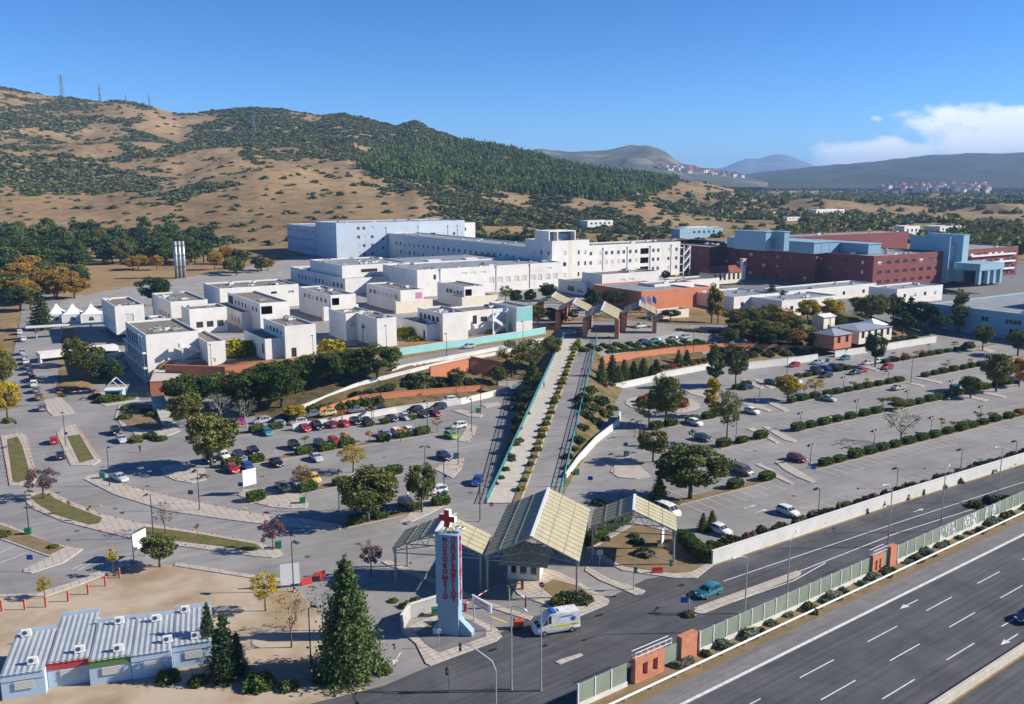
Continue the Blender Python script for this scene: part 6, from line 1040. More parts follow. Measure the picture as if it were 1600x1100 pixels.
def car(kind, colour, p, ang, label, group=None, name=None):
    c = car_meshes(kind); t = thing(name or {'van': 'parked_van', 'ambulance': 'ambulance'}.get(kind, 'parked_car'), label, {'van': 'van', 'ambulance': 'ambulance'}.get(kind, 'car'), p, ang, group); st = c['st']; r = c['r']
    b = link('body', c['body'], t); b.material_slots[0].link = 'OBJECT'; b.material_slots[0].material = MATS['paint_' + colour]; link('glazing', c['glazing'], t); x0, x1 = st[1][0], st[-2][0]; wb = (x1 - x0) * .31; W_ = st[4][1]
    for sx in (1, -1):
        for sy in (1, -1): w_ = link('wheel', c['tyre'], t, (sx * wb + (.05 if sx > 0 else -.02), sy * (W_ - .09), r)); link('rim', c['rim'], w_, (0, sy * .02, 0))
    for sy in (1, -1): link('headlight', c['headlight'], t, (x1 - .02, sy * st[-2][1] * .74, c['zl'])); link('tail_light', c['tail_light'], t, (x0 - .0, sy * st[1][1] * .86, c['zl'] + .14)); link('mirror', c['mirror'], t, (st[6][0] - .25, sy * (W_ + .06), st[5][3] + .08))
    link('number_plate', c['plate'], t, (st[0][0] - .01, 0, .62)); link('number_plate', c['plate'], t, (st[-1][0] + .01, 0, .44)); return t
DIR = {'v-': GA - math.pi / 2, 'v+': GA + math.pi / 2, 'u+': GA, 'u-': GA + math.pi, 's': math.radians(116), 'S': math.radians(-64), 'r': math.radians(81), 'R': math.radians(-99)}
def row(where, lst, group):
    for i, (x, y, k, c, h) in enumerate(lst):
        p = G(x, y); p.z += .04 if p.z < .1 else .2; a = DIR[h] if isinstance(h, str) else math.radians(h)
        car(k, c, p, a + random.uniform(-.04, .04), c + ' ' + k + ', ' + (ordn(i) + ' from left ' if len(lst) > 1 else '') + where, group)
H_, S_, U_ = 'hatchback', 'sedan', 'suv'
row('along the white wall of the left car park', [(374, 664, 'microcar', 'magenta', 'u-'), (409, 661, H_, 'silver', 'u-'), (442, 656, S_, 'dark blue', 'u-'), (487, 652, H_, 'grey', 'u-'), (512, 650, H_, 'cream yellow', 'u-'), (556, 645, S_, 'grey', 'u-'), (588, 643, U_, 'black', 'u-'), (648, 645, U_, 'black', 'u-'), (685, 640, U_, 'dark grey', 'u-'), (701, 629, H_, 'white', 'u-')], 'cars along the left car park wall')
row('in the second row of the left car park', [(432, 667, H_, 'light blue', 'u-'), (466, 663, H_, 'silver', 'u-'), (477, 673, H_, 'red', 'v-'), (496, 670, U_, 'black', 'v-'), (517, 667, H_, 'maroon', 'v+'), (533, 656, S_, 'red', 'u-'), (536, 665, S_, 'red', 'v+'), (555, 662, H_, 'black', 'v-'), (573, 661, S_, 'black', 'v-'), (612, 657, S_, 'dark grey', 'v-'), (633, 655, H_, 'silver', 'v-'), (661, 651, H_, 'dark grey', 'v-'), (679, 649, S_, 'maroon', 'v-')], 'cars in the second row of the left car park')
row('of the middle parking row, left car park', [(327, 722, U_, 'black', 'v-'), (350, 716, H_, 'white', 'v-'), (373, 714, S_, 'dark grey', 'v-'), (396, 708, S_, 'black', 'v-'), (360, 687, H_, 'black', 'v-'), (417, 679, H_, 'teal', 'v-'), (460, 701, U_, 'black', 'v-'), (500, 697, H_, 'dark grey', 'v-'), (522, 693, H_, 'red', 'v-'), (542, 691, S_, 'maroon', 'v-'), (602, 682, S_, 'light blue', 'v-'), (621, 681, U_, 'white', 'v-'), (640, 677, H_, 'white', 'v-'), (705, 684, H_, 'green', 'v-'), (716, 669, H_, 'white', 'u-')], 'cars in the middle row of the left car park')
row('below the middle strip of the left car park', [(364, 737, H_, 'red', 'v-'), (387, 734, H_, 'blue', 'v-'), (432, 727, S_, 'black', 'v-'), (494, 719, S_, 'silver', 'v-'), (694, 717, H_, 'dark blue', 'v-')], 'cars below the middle strip')
row('behind the white sign board', [(442, 765, S_, 'olive', 'v-'), (465, 759, S_, 'light blue', 'v-'), (491, 752, H_, 'yellow', 'v-')], 'cars behind the sign board')
row('under the trees of the bottom row', [(568, 806, H_, 'blue', 'v-'), (597, 800, S_, 'dark blue', 'v-'), (636, 793, U_, 'dark grey', 'v-'), (682, 771, H_, 'white', 'u-')], 'cars in the bottom row of the left car park')
row('driving beside the ramp', [(746, 756, H_, 'blue', 'R')], None); row('in the gully road below the ramp', [(798, 616, H_, 'light blue', 'u-')], None)
st_l = [(31, 522, 'white'), (37, 533, 'white'), (36, 554, 'silver'), (39, 562, 'silver'), (41, 569, 'white'), (44, 577, 'dark grey'), (47, 585, 'dark grey'), (51, 594, 'maroon'), (53, 604, 'white'), (57, 613, 'grey'), (61, 624, 'brown'), (67, 641, 'grey')]
row('up the left street counted from the far end', [(x, y, (H_, S_, U_)[i % 3], c, 's') for i, (x, y, c) in enumerate(st_l)], 'cars parked along the left street')
row('beside the planted island', [(85, 692, H_, 'red', 's'), (95, 716, H_, 'black', 's')], None); row('left of the steps', [(181, 678, U_, 'black', -55), (190, 690, S_, 'silver', -55)], None); row('beside the long curved paved island', [(187, 751, S_, 'silver', -40)], None)
row('at the back wall of the right car park', [(1241, 573, H_, 'red', 'u-'), (1277, 569, S_, 'light blue', 'u-'), (1320, 562, H_, 'teal', 'u-')], 'cars at the back wall of the right car park')
row('of the back rows, right car park', [(1205, 601, H_, 'dark grey', 'v-'), (1276, 580, H_, 'dark blue', 'v-'), (1291, 579, H_, 'blue', 'v-'), (1305, 577, U_, 'dark blue', 'v-'), (1316, 576, H_, 'blue', 'v-'), (1290, 590, U_, 'black', 'u-'), (1336, 585, S_, 'dark grey', 'u-'), (1346, 582, H_, 'red', 'u-'), (1355, 570, S_, 'silver', 'u-'), (1372, 567, H_, 'white', 'u-'), (1394, 563, S_, 'grey', 'u-'), (1386, 577, U_, 'red', 'u-'), (1401, 596, S_, 'dark blue', 'u-'), (1403, 609, S_, 'beige', 'u+'), (1512, 543, 'van', 'maroon', 'u-'), (1583, 598, U_, 'dark grey', 'v-')], 'cars in the back rows of the right car park')
row('in the open bays of the right car park', [(1168, 608, H_, 'black', 'u+'), (1175, 646, H_, 'white', 'v-'), (1086, 664, H_, 'white', 'v-'), (1098, 688, H_, 'dark grey', 'v-'), (1158, 740, 'van', 'brown', 'v-'), (1245, 720, H_, 'maroon', 'v-'), (1294, 626, S_, 'silver', 'v-'), (1242, 598, H_, 'white', 'v-'), (1231, 804, H_, 'white', 'v-'), (1043, 803, 'van', 'white', 'v-'), (1125, 833, H_, 'white', 'v-')], 'cars in the open bays of the right car park')
row('driving on the service road', [(1107, 930, H_, 'teal', 215)], None); row('at the right edge of the highway', [(1606, 968, S_, 'dark blue', 217)], None); row('parked on the hospital street by the turquoise wall', [(732, 545, H_, 'silver', 'u-')], None)
row('on the forecourt', [(889, 524, S_, 'silver', 'u-'), (907, 521, H_, 'maroon', 'u-'), (1000, 513, U_, 'white', 'u-'), (1003, 538, H_, 'dark blue', 'u-'), (1023, 536, S_, 'teal', 'u-'), (1050, 533, S_, 'grey', 'u-'), (1070, 530, H_, 'silver', 'u-')], 'cars on the hospital forecourt')
am = car('ambulance', 'white', P(868, 986) + Vector((0, 0, .06)), math.radians(199), 'white ambulance with a yellow stripe and blue emblem turning at the toll plaza')
for sy in (1, -1):
    MB().box(-2.85, 1.0, sy * 1.022 - .004, sy * 1.022 + .004, .95, 1.25).build('yellow_stripe', 'yellow', am); o = MB().lathe([(0, 0), (.3, 0), (.3, .012), (0, .012)], 18).build('emblem', 'sign_blue', am, loc=(-2.0, sy * 1.0, 1.85)); o.rotation_euler = (math.pi / 2 * (1 if sy < 0 else -1), 0, 0)
    for tx, x, z, s_, m_ in (('Ε.Κ.Α.', -2.1, 1.1, .26, 'frame_dark'), ('ΑΣΘΕΝΟΦΟΡΟ', -1.2, 2.32, .24, 'sign_blue')): me = text_mesh(tx, s_, .004); me.materials.append(MATS[m_]); link('lettering', me, am, (x, sy * 1.03, z)).rotation_euler = (math.pi / 2, 0, 0 if sy < 0 else math.pi)
MB().box(.2, .7, -.7, .7, 2.72, 2.92).build('light_bar', 'sign_blue', am); MB().box(-.9, -.3, -.35, .35, 2.72, 2.86).build('roof_vent', 'frame_white', am); MB().box(-2.96, -1.9, -1.03, 1.03, .3, .55).build('rear_bumper', 'frame_dark', am)
# motorcycle
t = thing('motorcycle', 'dark motorcycle parked by the hatched island in the left car park', 'motorcycle', P(319, 748), .9)
for x in (-.65, .65): w_ = MB(); w_.lathe([(.2, -.05), (.3, -.06), (.3, .06), (.2, .05)], 14); o = w_.build('wheel', 'rubber', t, loc=(x, 0, .3)); o.rotation_euler = (math.pi / 2, 0, 0)
MB().prism([(-.75, -.14), (.3, -.16), (.45, 0), (.3, .16), (-.75, .14)], .55, .85).build('body', 'paint_black', t); MB().box(-.7, -.05, -.13, .13, .85, .95).build('seat', 'rubber', t); mb = MB(); mb.bar((.65, 0, .3), (.42, 0, 1.0), .08); mb.bar((.42, -.35, 1.02), (.42, .35, 1.02), .05); mb.build('handlebar', 'steel', t); MB().box(-.95, -.6, -.2, .2, .9, 1.2).build('top_box', 'frame_dark', t)
# ---------------------------------------------------------------- people
def person(label, p, ang, shirt, trousers, pose='walk', hair='bark'):
    nodes = {'pel': (0, 0, .95, .15), 'wai': (0, 0, 1.12, .13), 'che': (.02, 0, 1.35, .155), 'nec': (.02, 0, 1.52, .065), 'hea': (.04, 0, 1.66, .10), 'top': (.04, 0, 1.76, .07)}
    st = .22 if pose == 'walk' else .05
    for s_, sg in ((1, 'l'), (-1, 'r')): nodes.update({'hip' + sg: (0, .1 * s_, .9, .10), 'kne' + sg: (st * s_ * .6 + .04, .1 * s_, .5, .07), 'ank' + sg: (st * s_, .1 * s_, .09, .048), 'toe' + sg: (st * s_ + .2, .11 * s_, .04, .04), 'sho' + sg: (.02, .19 * s_, 1.43, .07), 'elb' + sg: ((.28 if pose == 'push' else -.08 * s_), .25 * s_, 1.17, .048), 'wri' + sg: ((.5 if pose == 'push' else .06 - .18 * s_), .22 * s_, 1.0 if pose == 'push' else .95, .036), 'han' + sg: ((.58 if pose == 'push' else .09 - .2 * s_), .21 * s_, .98 if pose == 'push' else .86, .04)})
    E_ = [('pel', 'wai'), ('wai', 'che'), ('che', 'nec'), ('nec', 'hea'), ('hea', 'top')] + [e for g in 'lr' for e in (('pel', 'hip' + g), ('hip' + g, 'kne' + g), ('kne' + g, 'ank' + g), ('ank' + g, 'toe' + g), ('che', 'sho' + g), ('sho' + g, 'elb' + g), ('elb' + g, 'wri' + g), ('wri' + g, 'han' + g))]
    ks = list(nodes); me = bpy.data.meshes.new('person'); me.from_pydata([nodes[k][:3] for k in ks], [(ks.index(a), ks.index(b)) for a, b in E_], []); ob = bpy.data.objects.new('tmp', me); COL.objects.link(ob); ob.modifiers.new('s', 'SKIN'); sv = me.skin_vertices[0].data
    for i, k in enumerate(ks): sv[i].radius = (nodes[k][3],) * 2; sv[i].use_root = k == 'pel'
    m2 = ob.modifiers.new('u', 'SUBSURF'); m2.levels = 1; dg = bpy.context.evaluated_depsgraph_get(); r = bpy.data.meshes.new_from_object(ob.evaluated_get(dg)); bpy.data.objects.remove(ob)
    for m_ in (trousers, shirt, 'skin', hair, 'rubber'): r.materials.append(MATS[m_])
    for f in r.polygons:
        c = f.center; f.use_smooth = True
        f.material_index = 4 if c.z < .1 else 0 if c.z < 1.0 and abs(c.y) < .185 else 3 if c.z > 1.70 or (c.z > 1.6 and c.x < .0) else 2 if c.z > 1.5 else 2 if (abs(c.y) > .15 and c.z < 1.05) else 1
    return link('person', r, None, p, ang, label, 'person')
person('person in dark clothes pushing a red cart beside the ambulance', P(803, 981), -.2, 'paint_dark grey', 'paint_black', 'push'); person('person in dark clothes walking across the left street', P(219, 707), -1.4, 'paint_dark grey', 'paint_dark blue'); person('person in dark top standing by the orange wall corner, left one', P(231, 624), .5, 'paint_black', 'paint_dark grey', 'stand'); person('person in dark top standing by the orange wall corner, right one', P(236, 623), 2.5, 'paint_dark blue', 'paint_black', 'stand'); person('person in white shirt standing among cars under the trees', P(637, 781), -1, 'paint_white', 'paint_dark grey', 'stand'); person('person in red top beside the white bench', P(685, 781), -2, 'paint_red', 'paint_dark blue', 'stand'); person('person in light top walking up the ramp footpath', Vector((lx(222) + 1.2, 222, rz_(222) + .15)), 1.4, 'paint_silver', 'paint_dark grey')
t = thing('hand_cart', 'red cart pushed in front of the ambulance', 'cart', P(810, 982), .1); MB().prism([(-.6, -.45), (.6, -.45), (.7, .45), (-.6, .45)], .35, 1.15).build('bin', 'plastic_red', t)
for x in (-.4, .4): o = MB().lathe([(.12, -.05), (.18, -.05), (.18, .05), (.12, .05)], 10).build('wheel', 'rubber', t, loc=(x, 0, .18)); o.rotation_euler = (math.pi / 2, 0, 0)
# ---------------------------------------------------------------- lamps
def lamp_meshes():
    d = {}
    d['p6'] = MB().tube([(0, 0, 0), (0, 0, 3.9)], [.07, .05], 7).mesh('post', ['dark_metal']); d['p8'] = MB().tube([(0, 0, 0), (0, 0, 7.4)], [.09, .06], 7).mesh('post', ['dark_metal'])
    d['base'] = MB().box(-.18, .18, -.18, .18, 0, .25).mesh('base', ['concrete']); h = MB(); h.add([(-.05, -.3, .1), (.75, -.42, -.12), (.75, .42, -.12), (-.05, .3, .1), (0, -.1, .34), (0, .1, .34)], [(0, 1, 2, 3), (0, 4, 1), (3, 2, 5), (4, 5, 2, 1), (0, 3, 5, 4)]); d['head'] = h.mesh('lamp_head', ['dark_metal'])
    d['arm'] = MB().bar((0, 0, 0), (.5, 0, .05), .06).mesh('arm', ['dark_metal'])
    d['tall'] = MB().tube([(0, 0, 0), (0, 0, 1.2), (0, 0, 10)], [.15, .11, .07], 10).mesh('post', ['galv']); d['tarm'] = MB().tube([(0, 0, 9.9), (-.9, 0, 10.35), (-2.3, 0, 10.5)], .045, 7).mesh('arm', ['galv']); q = MB(); q.lathe([(0, .12), (.16, .1), (.2, 0), (0, -.06)], 10); d['thead'] = q.mesh('lamp_head', ['steel_white'], True); return d
LM = lamp_meshes()
def lamp(p, ang, heads, tall, label, group):
    t = thing('lamp_post', label, 'lamp post', p, ang, group); z = 3.9 if not tall else 7.4; link('post', LM['p6' if not tall else 'p8'], t); link('base', LM['base'], t)
    for a in ([0, math.pi] if heads == 2 else [0]): q = link('arm', LM['arm'], t, (0, 0, z - .12), a); link('lamp_head', LM['head'], q, (.38, 0, .0))
    return t
for i, (x, y) in enumerate(((1266, 724), (1365, 700), (1454, 678), (1531, 660), (1250, 671), (1338, 650), (1417, 634), (1317, 611), (1485, 617), (1482, 583), (1396, 570), (1451, 556), (1538, 572), (1146, 750), (1000, 684), (1033, 708), (1150, 683))): lamp(P(x, y), GA + math.pi / 2 * 0, 2, False, ordn(i) + ' black twin-headed lamp in the right car park strips', 'twin-headed lamps of the right car park')
for i, (x, y) in enumerate(((1279, 797), (1401, 763), (1586, 718), (1501, 732), (1106, 652), (959, 739), (992, 682), (1187, 620), (1229, 591), (1387, 601), (1423, 599))): lamp(P(x, y), math.pi, 1, x in (1229, 1423), ordn(i) + ' black single-headed lamp in the right car park', 'single lamps of the right car park')
for i, (x, y) in enumerate(((46, 836), (172, 760), (103, 698), (240, 842), (312, 798), (530, 798), (694, 781), (716, 727), (737, 674), (751, 647), (668, 675), (750, 815), (459, 925), (486, 1042), (581, 660), (596, 640), (713, 628), (792, 628))): lamp(P(x, y), .3 + i, 1, True, ordn(i) + ' tall dark lamp post of the left car park and lanes', 'lamp posts of the left car park')
lamp(P(664, 727), 0, 2, False, 'short black twin-headed lamp in the left car park', None); lamp(P(481, 772), .4, 2, False, 'short black twin-headed lamp beside the yellow car', None)
for i, y in enumerate((158, 186, 214, 240, 262)): lamp(Vector((rx(y) + .1, y, rz_(y))), math.pi, 1, True, ordn(i) + ' dark lamp post from the bottom along the ramp', 'lamp posts along the ramp')
for i, (x, y) in enumerate(((698, 562), (490, 566), (331, 580), (817, 540), (604, 548), (716, 548), (952, 565), (1083, 555), (1230, 552), (1310, 545))): lamp(G(x, y), 2.0, 1, True, ordn(i) + ' dark lamp post along the upper terrace from the left', 'lamp posts on the upper terrace') if i != 5 else None
for i, (x, y) in enumerate(((799, 1078), (845, 1080), (1162, 988), (1228, 958), (1387, 855), (1469, 831), (1558, 785))):
    p = P(x, y); t = thing('street_lamp', ordn(i) + ' tall silver street lamp from the left along the service road', 'street lamp', p, (2.2, -.6, .6, -2.2, .6, -2.2, .6)[i], 'silver street lamps'); link('post', LM['tall'], t); a_ = link('arm', LM['tarm'], t); link('lamp_head', LM['thead'], a_, (-2.5, 0, 10.5), scale=(1.8, .9, .8))
# ---------------------------------------------------------------- signals, signs, barriers, bins, flags
def signal_head(parent, loc, ang=0):
    b = MB().box(-.14, .14, -.14, .14, -.45, .45).build('signal_head', 'signal_green', parent, loc=loc, rz=ang)
    for k, m_ in enumerate(('lamp_red', 'yellow', 'plastic_green')): MB().lathe([(0, 0), (.1, 0), (.12, .1), (.1, .1)], 10).build('lens', m_, b, loc=(0, -.14, .28 - .28 * k)).rotation_euler = (math.pi / 2, 0, 0)
for lab, p, pts, heads in (('traffic signal with a curved arm over the exit lane', P(990, 922), [(0, 0, 0), (0, 0, 4.6), (.3, 0, 5.4), (1.2, -.3, 5.7), (4.6, -1.8, 5.0)], [((4.7, -1.8, 4.8), .5), ((.25, -.1, 3.0), .5)]), ('traffic signal arm reaching in from the bottom edge', P(775, 1110), [(0, 0, 0), (0, 0, 4.6), (-.4, .2, 5.6), (-2.6, .8, 7.0), (-3.6, 1, 7.2)], [((-3.8, 1.0, 6.8), 0), ]), ('low traffic signal at the bottom edge left of the arm', P(702, 1082), [(0, 0, 0), (0, 0, 3.0)], [((-.25, 0, 2.6), 0)]), ('traffic signal behind the planter at the median tip', P(1076, 958), [(0, 0, 0), (0, 0, 3.2)], [((.3, 0, 2.8), 0)]), ('traffic signal at the booth island', P(796, 950), [(0, 0, 0), (0, 0, 2.9)], [((-.2, 0, 2.6), 0)])):
    t = thing('traffic_signal', lab, 'traffic light', p); MB().tube(pts, [.1] + [.07] * (len(pts) - 1), 8).build('mast', 'galv', t)
    for l_, a_ in heads: signal_head(t, l_, a_)
def sign(label, p, kind, h=2.4, ang=0, m='sign_blue'):
    t = thing('road_sign', label, 'sign', p, ang); MB().tube([(0, 0, 0), (0, 0, h)], .035, 6).build('pole', 'galv', t)
    if kind == 'disc': o = MB().lathe([(0, .02), (.33, .02), (.33, -.02), (0, -.02)], 18).build('disc', m, t, loc=(0, -.06, h - .3)); o.rotation_euler = (math.pi / 2, 0, 0)
    elif kind == 'noentry': o = MB().lathe([(0, .02), (.36, .02), (.36, -.02), (0, -.02)], 18).build('disc', 'red', t, loc=(0, -.06, h - .3)); o.rotation_euler = (math.pi / 2, 0, 0); MB().box(-.24, .24, -.1, -.085, h - .36, h - .24).build('bar', 'frame_white', t)
    elif kind == 'board': MB().box(-.45, .45, -.08, -.05, h - .75, h).build('board', m, t)
    else: MB().box(-.1, .1, -.06, -.03, h - 1.6, h).build('marker', m, t)
for lab, a, k, m_ in (('no-entry sign at the booth island', (846, 938), 'noentry', None), ('round stop sign at the foot of the ramp', (768, 808), 'noentry', None), ('blue round sign at the tip of the long left lawn strip', (26, 676), 'disc', 'sign_blue'), ('blue round sign on the planted island', (105, 693), 'disc', 'sign_blue'), ('blue sign at the paved tongue on the left', (49, 893), 'board', 'sign_blue'), ('round sign at the edge of the dirt yard', (176, 884), 'noentry', None), ('blue sign on the median tip', (1068, 962), 'board', 'sign_blue'), ('blue sign right of the ramp', (922, 765), 'board', 'sign_blue'), ('red and white marker on the toll island', (821, 960), 'post', 'red'), ('blue sign by the paved island of the right car park', (977, 710), 'board', 'sign_blue'), ('blue sign on the chevron island of the front row', (1270, 747), 'board', 'sign_blue'), ('blue hanging banner by the restaurant steps', (1322, 556), 'board', 'pale_blue'), ('small dark sign in front of the sign board', (377, 775), 'board', 'frame_dark'), ('small dark sign on the long curved island', (299, 788), 'board', 'frame_dark'), ('no-entry sign by the left canopy', (566, 892), 'noentry', None), ('no-entry sign on the small island by the green bin', (412, 866), 'noentry', None), ('blue and white lane sign in the exit lane', (937, 885), 'board', 'pale_blue'), ('blue sign on the island before the blue police car', (696, 762), 'disc', 'sign_blue'), ('stop sign by the green container', (1497, 614), 'noentry', None), ('white board on the island by the green car', (706, 690), 'board', 'frame_white'), ('round sign on the tower island', (686, 1013), 'disc', 'frame_white')): sign(lab, P(*a), k, 2.6, 0, m_ or 'red')
for lab, a, b in (('red and white toll barrier beside the sign tower', (727, 955), (768, 932)), ('toll barrier at the booth island', (816, 922), (788, 930)), ('white gate barrier by the turquoise gatehouse', (148, 615), (110, 620))):
    p, q = P(*a), P(*b); t = thing('barrier_gate', lab, 'barrier', p); MB().box(-.2, .2, -.2, .2, 0, 1.2).build('housing', 'orange_cone', t); mb = MB(); d = (q - p) * 1.0; n = 8
    for i in range(n): mb.bar(d * (i / n) + Vector((0, 0, 1.05 + .25 * i / n)), d * ((i + 1) / n) + Vector((0, 0, 1.05 + .25 * (i + 1) / n)), .07, .1, i % 2)
    mb.build('boom', ['frame_white', 'red'], t)
bm_ = MB(); bm_.prism([(-.45, -.3), (.45, -.3), (.5, .35), (-.5, .35)], .12, 1.0); bm_.prism([(-.52, -.36), (.52, -.36), (.52, .4), (-.52, .4)], 1.0, 1.12); bmm = bm_.mesh('bin_body', ['plastic_green']); whm = MB().box(-.4, .4, .2, .32, 0, .14).mesh('wheels', ['rubber'])
for lab, a in (('green wheeled bin on the long curved island', (160, 748)), ('green wheeled bin by the small purple tree', (435, 857)), ('green litter bin on the sign board island', (473, 787)), ('green bin by the kerb right of the ramp', (901, 742)), ('green bin on the island before the blue car', (713, 716)), ('green bin on the upper island of the left car park', (747, 645)), ('green bin on the paved island of the right car park', (979, 713)), ('green bin by the lamp at the left bays', (44, 836)), ('green litter bin at the bottom pavement', (583, 1043)), ('large green container in the far right car park', (1491, 615)), ('green bin on the bench island', (695, 777)), ('green bin by the back wall of the right car park', (1293, 566)), ('green bin by the tower wall', (681, 962))):
    t = thing('waste_bin', lab, 'bin', P(*a), .3, scale=(1.0 if 'container' not in lab else 2.2)); link('bin_body', bmm, t); link('wheels', whm, t)
for i, a in enumerate(((479, 913), (500, 903))): t = thing('plastic_barrier', ('left', 'right')[i] + ' red water-filled road barrier at the dirt yard corner', 'barrier', P(*a), .5); MB().prism([(-.8, -.25), (.8, -.25), (.8, .25), (-.8, .25)], 0, .35).build('foot', 'plastic_red', t); MB().prism([(-.75, -.12), (.75, -.12), (.75, .12), (-.75, .12)], .35, .95).build('upper_body', 'plastic_red', t)
t = thing('plastic_barrier', 'red barrier on the right lawn kerb', 'barrier', P(1027, 896), .1); MB().prism([(-.8, -.25), (.8, -.25), (.8, .25), (-.8, .25)], 0, .35).build('foot', 'plastic_red', t); MB().prism([(-.75, -.12), (.75, -.12), (.75, .12), (-.75, .12)], .35, .95).build('upper_body', 'plastic_red', t)
t = thing('bench', 'white concrete bench under the round tree', 'bench', P(677, 787), .35); MB().box(-2, 2, -.25, .25, .38, .5).build('seat', 'coping', t)
for x in (-1.6, 0, 1.6): MB().box(x - .15, x + .15, -.2, .2, 0, .38).build('leg', 'coping', t)
for i, x in enumerate((1001, 1010, 1018)):
    g = G(x, 518); t = thing('flagpole', ('left', 'middle', 'right')[i] + ' white flagpole in the forecourt hedge', 'flagpole', g); MB().tube([(0, 0, 0), (0, 0, 12.5)], [.1, .05], 8).build('pole', 'frame_white', t); mb = MB(); n = 6
    for k in range(n): mb.add([(.05 + .22 * k, .08 * math.sin(k * 1.4), 12.2 - .22 * k), (.05 + .22 * (k + 1), .08 * math.sin((k + 1) * 1.4), 12.2 - .22 * (k + 1)), (.05 + .22 * (k + 1) - .1, .08 * math.sin((k + 1) * 1.4), 10.2 - .22 * (k + 1)), (.05 + .22 * k - .1, .08 * math.sin(k * 1.4), 10.2 - .22 * k)], [(0, 1, 2, 3)], k % 2 if i < 2 else 0)
    mb.build('flag', ['sign_blue', 'frame_white'], t)
cone = MB().lathe([(.17, 0), (.16, .1), (.1, .2), (0, .23)], 8).mesh('kerb_dome', ['orange_cone'], True); nk = 0
def domes(poly, step, where):
    global nk
    pts = [P(*q) for q in poly]; acc = 0.0; k = 0
    for a, b in zip(pts, pts[1:]):
        L = (b - a).length; d = step - acc
        while d <= L: link('kerb_dome', cone, None, a.lerp(b, d / L) + Vector((0, 0, .15)), 0, 'orange kerb dome, ' + ordn(k) + ' ' + where, 'kerb dome', 'orange kerb domes ' + where); k += 1; d += step
        acc = L - (d - step)
z5 = lambda *pp: [(a / 4, 650 + b / 4) for a, b in pp]; z6 = lambda *pp: [(240 + a / 4, 540 + b / 4) for a, b in pp]
domes(z5((12, 140), (64, 436)), 2.6, 'from the top along the left side of the long lawn strip'); domes(z5((165, 140), (225, 395)), 3, 'from the top along the right side of the long lawn strip'); domes(z5((475, 62), (622, 275)), 2.0, 'from the top beside the planted island'); domes(z5((160, 540), (300, 622), (530, 695), (830, 768), (1230, 818), (1600, 868)), 3.4, 'along the front of the curved lawns'); domes(z5((230, 478), (420, 540), (650, 622), (860, 668), (1190, 718), (1540, 778)), 4.0, 'along the back of the curved lawns'); domes(z5((720, 425), (990, 485), (1160, 522), (1400, 575), (1600, 620)) + [(480, 809)], 2.6, 'along the long curved island'); domes(z5((1012, 345), (1060, 388), (1200, 416)), 2.4, 'around the hatched island'); domes(z6((535, 930), (600, 968), (740, 1002), (900, 1010)), 2.2, 'around the sign board island')
domes([(735, 668), (740, 685), (728, 692)], 2, 'around the white car island'); domes([(707, 741), (722, 727), (724, 720)], 2.5, 'around the bin island'); domes([(608, 963), (618, 975)], 1.4, 'by the cedar'); domes([(985, 640), (1010, 648), (1050, 648), (1078, 638)], 2.4, 'around the roundabout front')
psm2 = MB().box(-.1, .1, -.1, .1, 0, 1.5).mesh('post_body', ['orange_cone'])
for i, (x, y) in enumerate(((3, 955), (39, 953), (72, 949), (107, 940), (138, 929), (165, 916), (187, 903))): link('marker_post', psm2, None, P(x, y), 0, 'orange marker post, ' + ordn(i) + ' from left along the dirt yard edge', 'post', 'orange marker posts')
# ---------------------------------------------------------------- hillside scrub, pine plantation, plain
def patch_template(seed, n, flat, sz):
    rs = np.random.RandomState(seed); d = rs.normal(size=(n, 3)); d /= np.linalg.norm(d, axis=1)[:, None]; d[:, 2] = np.abs(d[:, 2]); c = d * rs.uniform(.45, 1.0, n)[:, None]; c[:, 2] *= flat
    a = rs.normal(size=(n, 3)); a /= np.linalg.norm(a, axis=1)[:, None]; b = np.cross(a, rs.normal(size=(n, 3))); b /= np.linalg.norm(b, axis=1)[:, None]; s = sz * rs.uniform(.7, 1.3, n)[:, None] * .5
    return np.stack([c - a * s - b * s, c + a * s - b * s, c + a * s + b * s, c - a * s + b * s], 1).reshape(-1, 3), rs.uniform(0, 1, n)
def cone_template(seed, n=26):
    rs = np.random.RandomState(seed); z = rs.uniform(.1, 1.0, n) ** .9; r = .33 * (1 - z) + .05; a = rs.uniform(0, 6.28, n); c = np.stack([np.cos(a) * r, np.sin(a) * r, z], 1); u = rs.normal(size=(n, 3)); u /= np.linalg.norm(u, axis=1)[:, None]; v = np.cross(u, rs.normal(size=(n, 3))); v /= np.linalg.norm(v, axis=1)[:, None]; s = (.30 * (1.15 - z))[:, None] * .5 + .05
    return np.stack([c - u * s - v * s, c + u * s - v * s, c + u * s + v * s, c - u * s + v * s], 1).reshape(-1, 3), rs.uniform(0, 1, n)
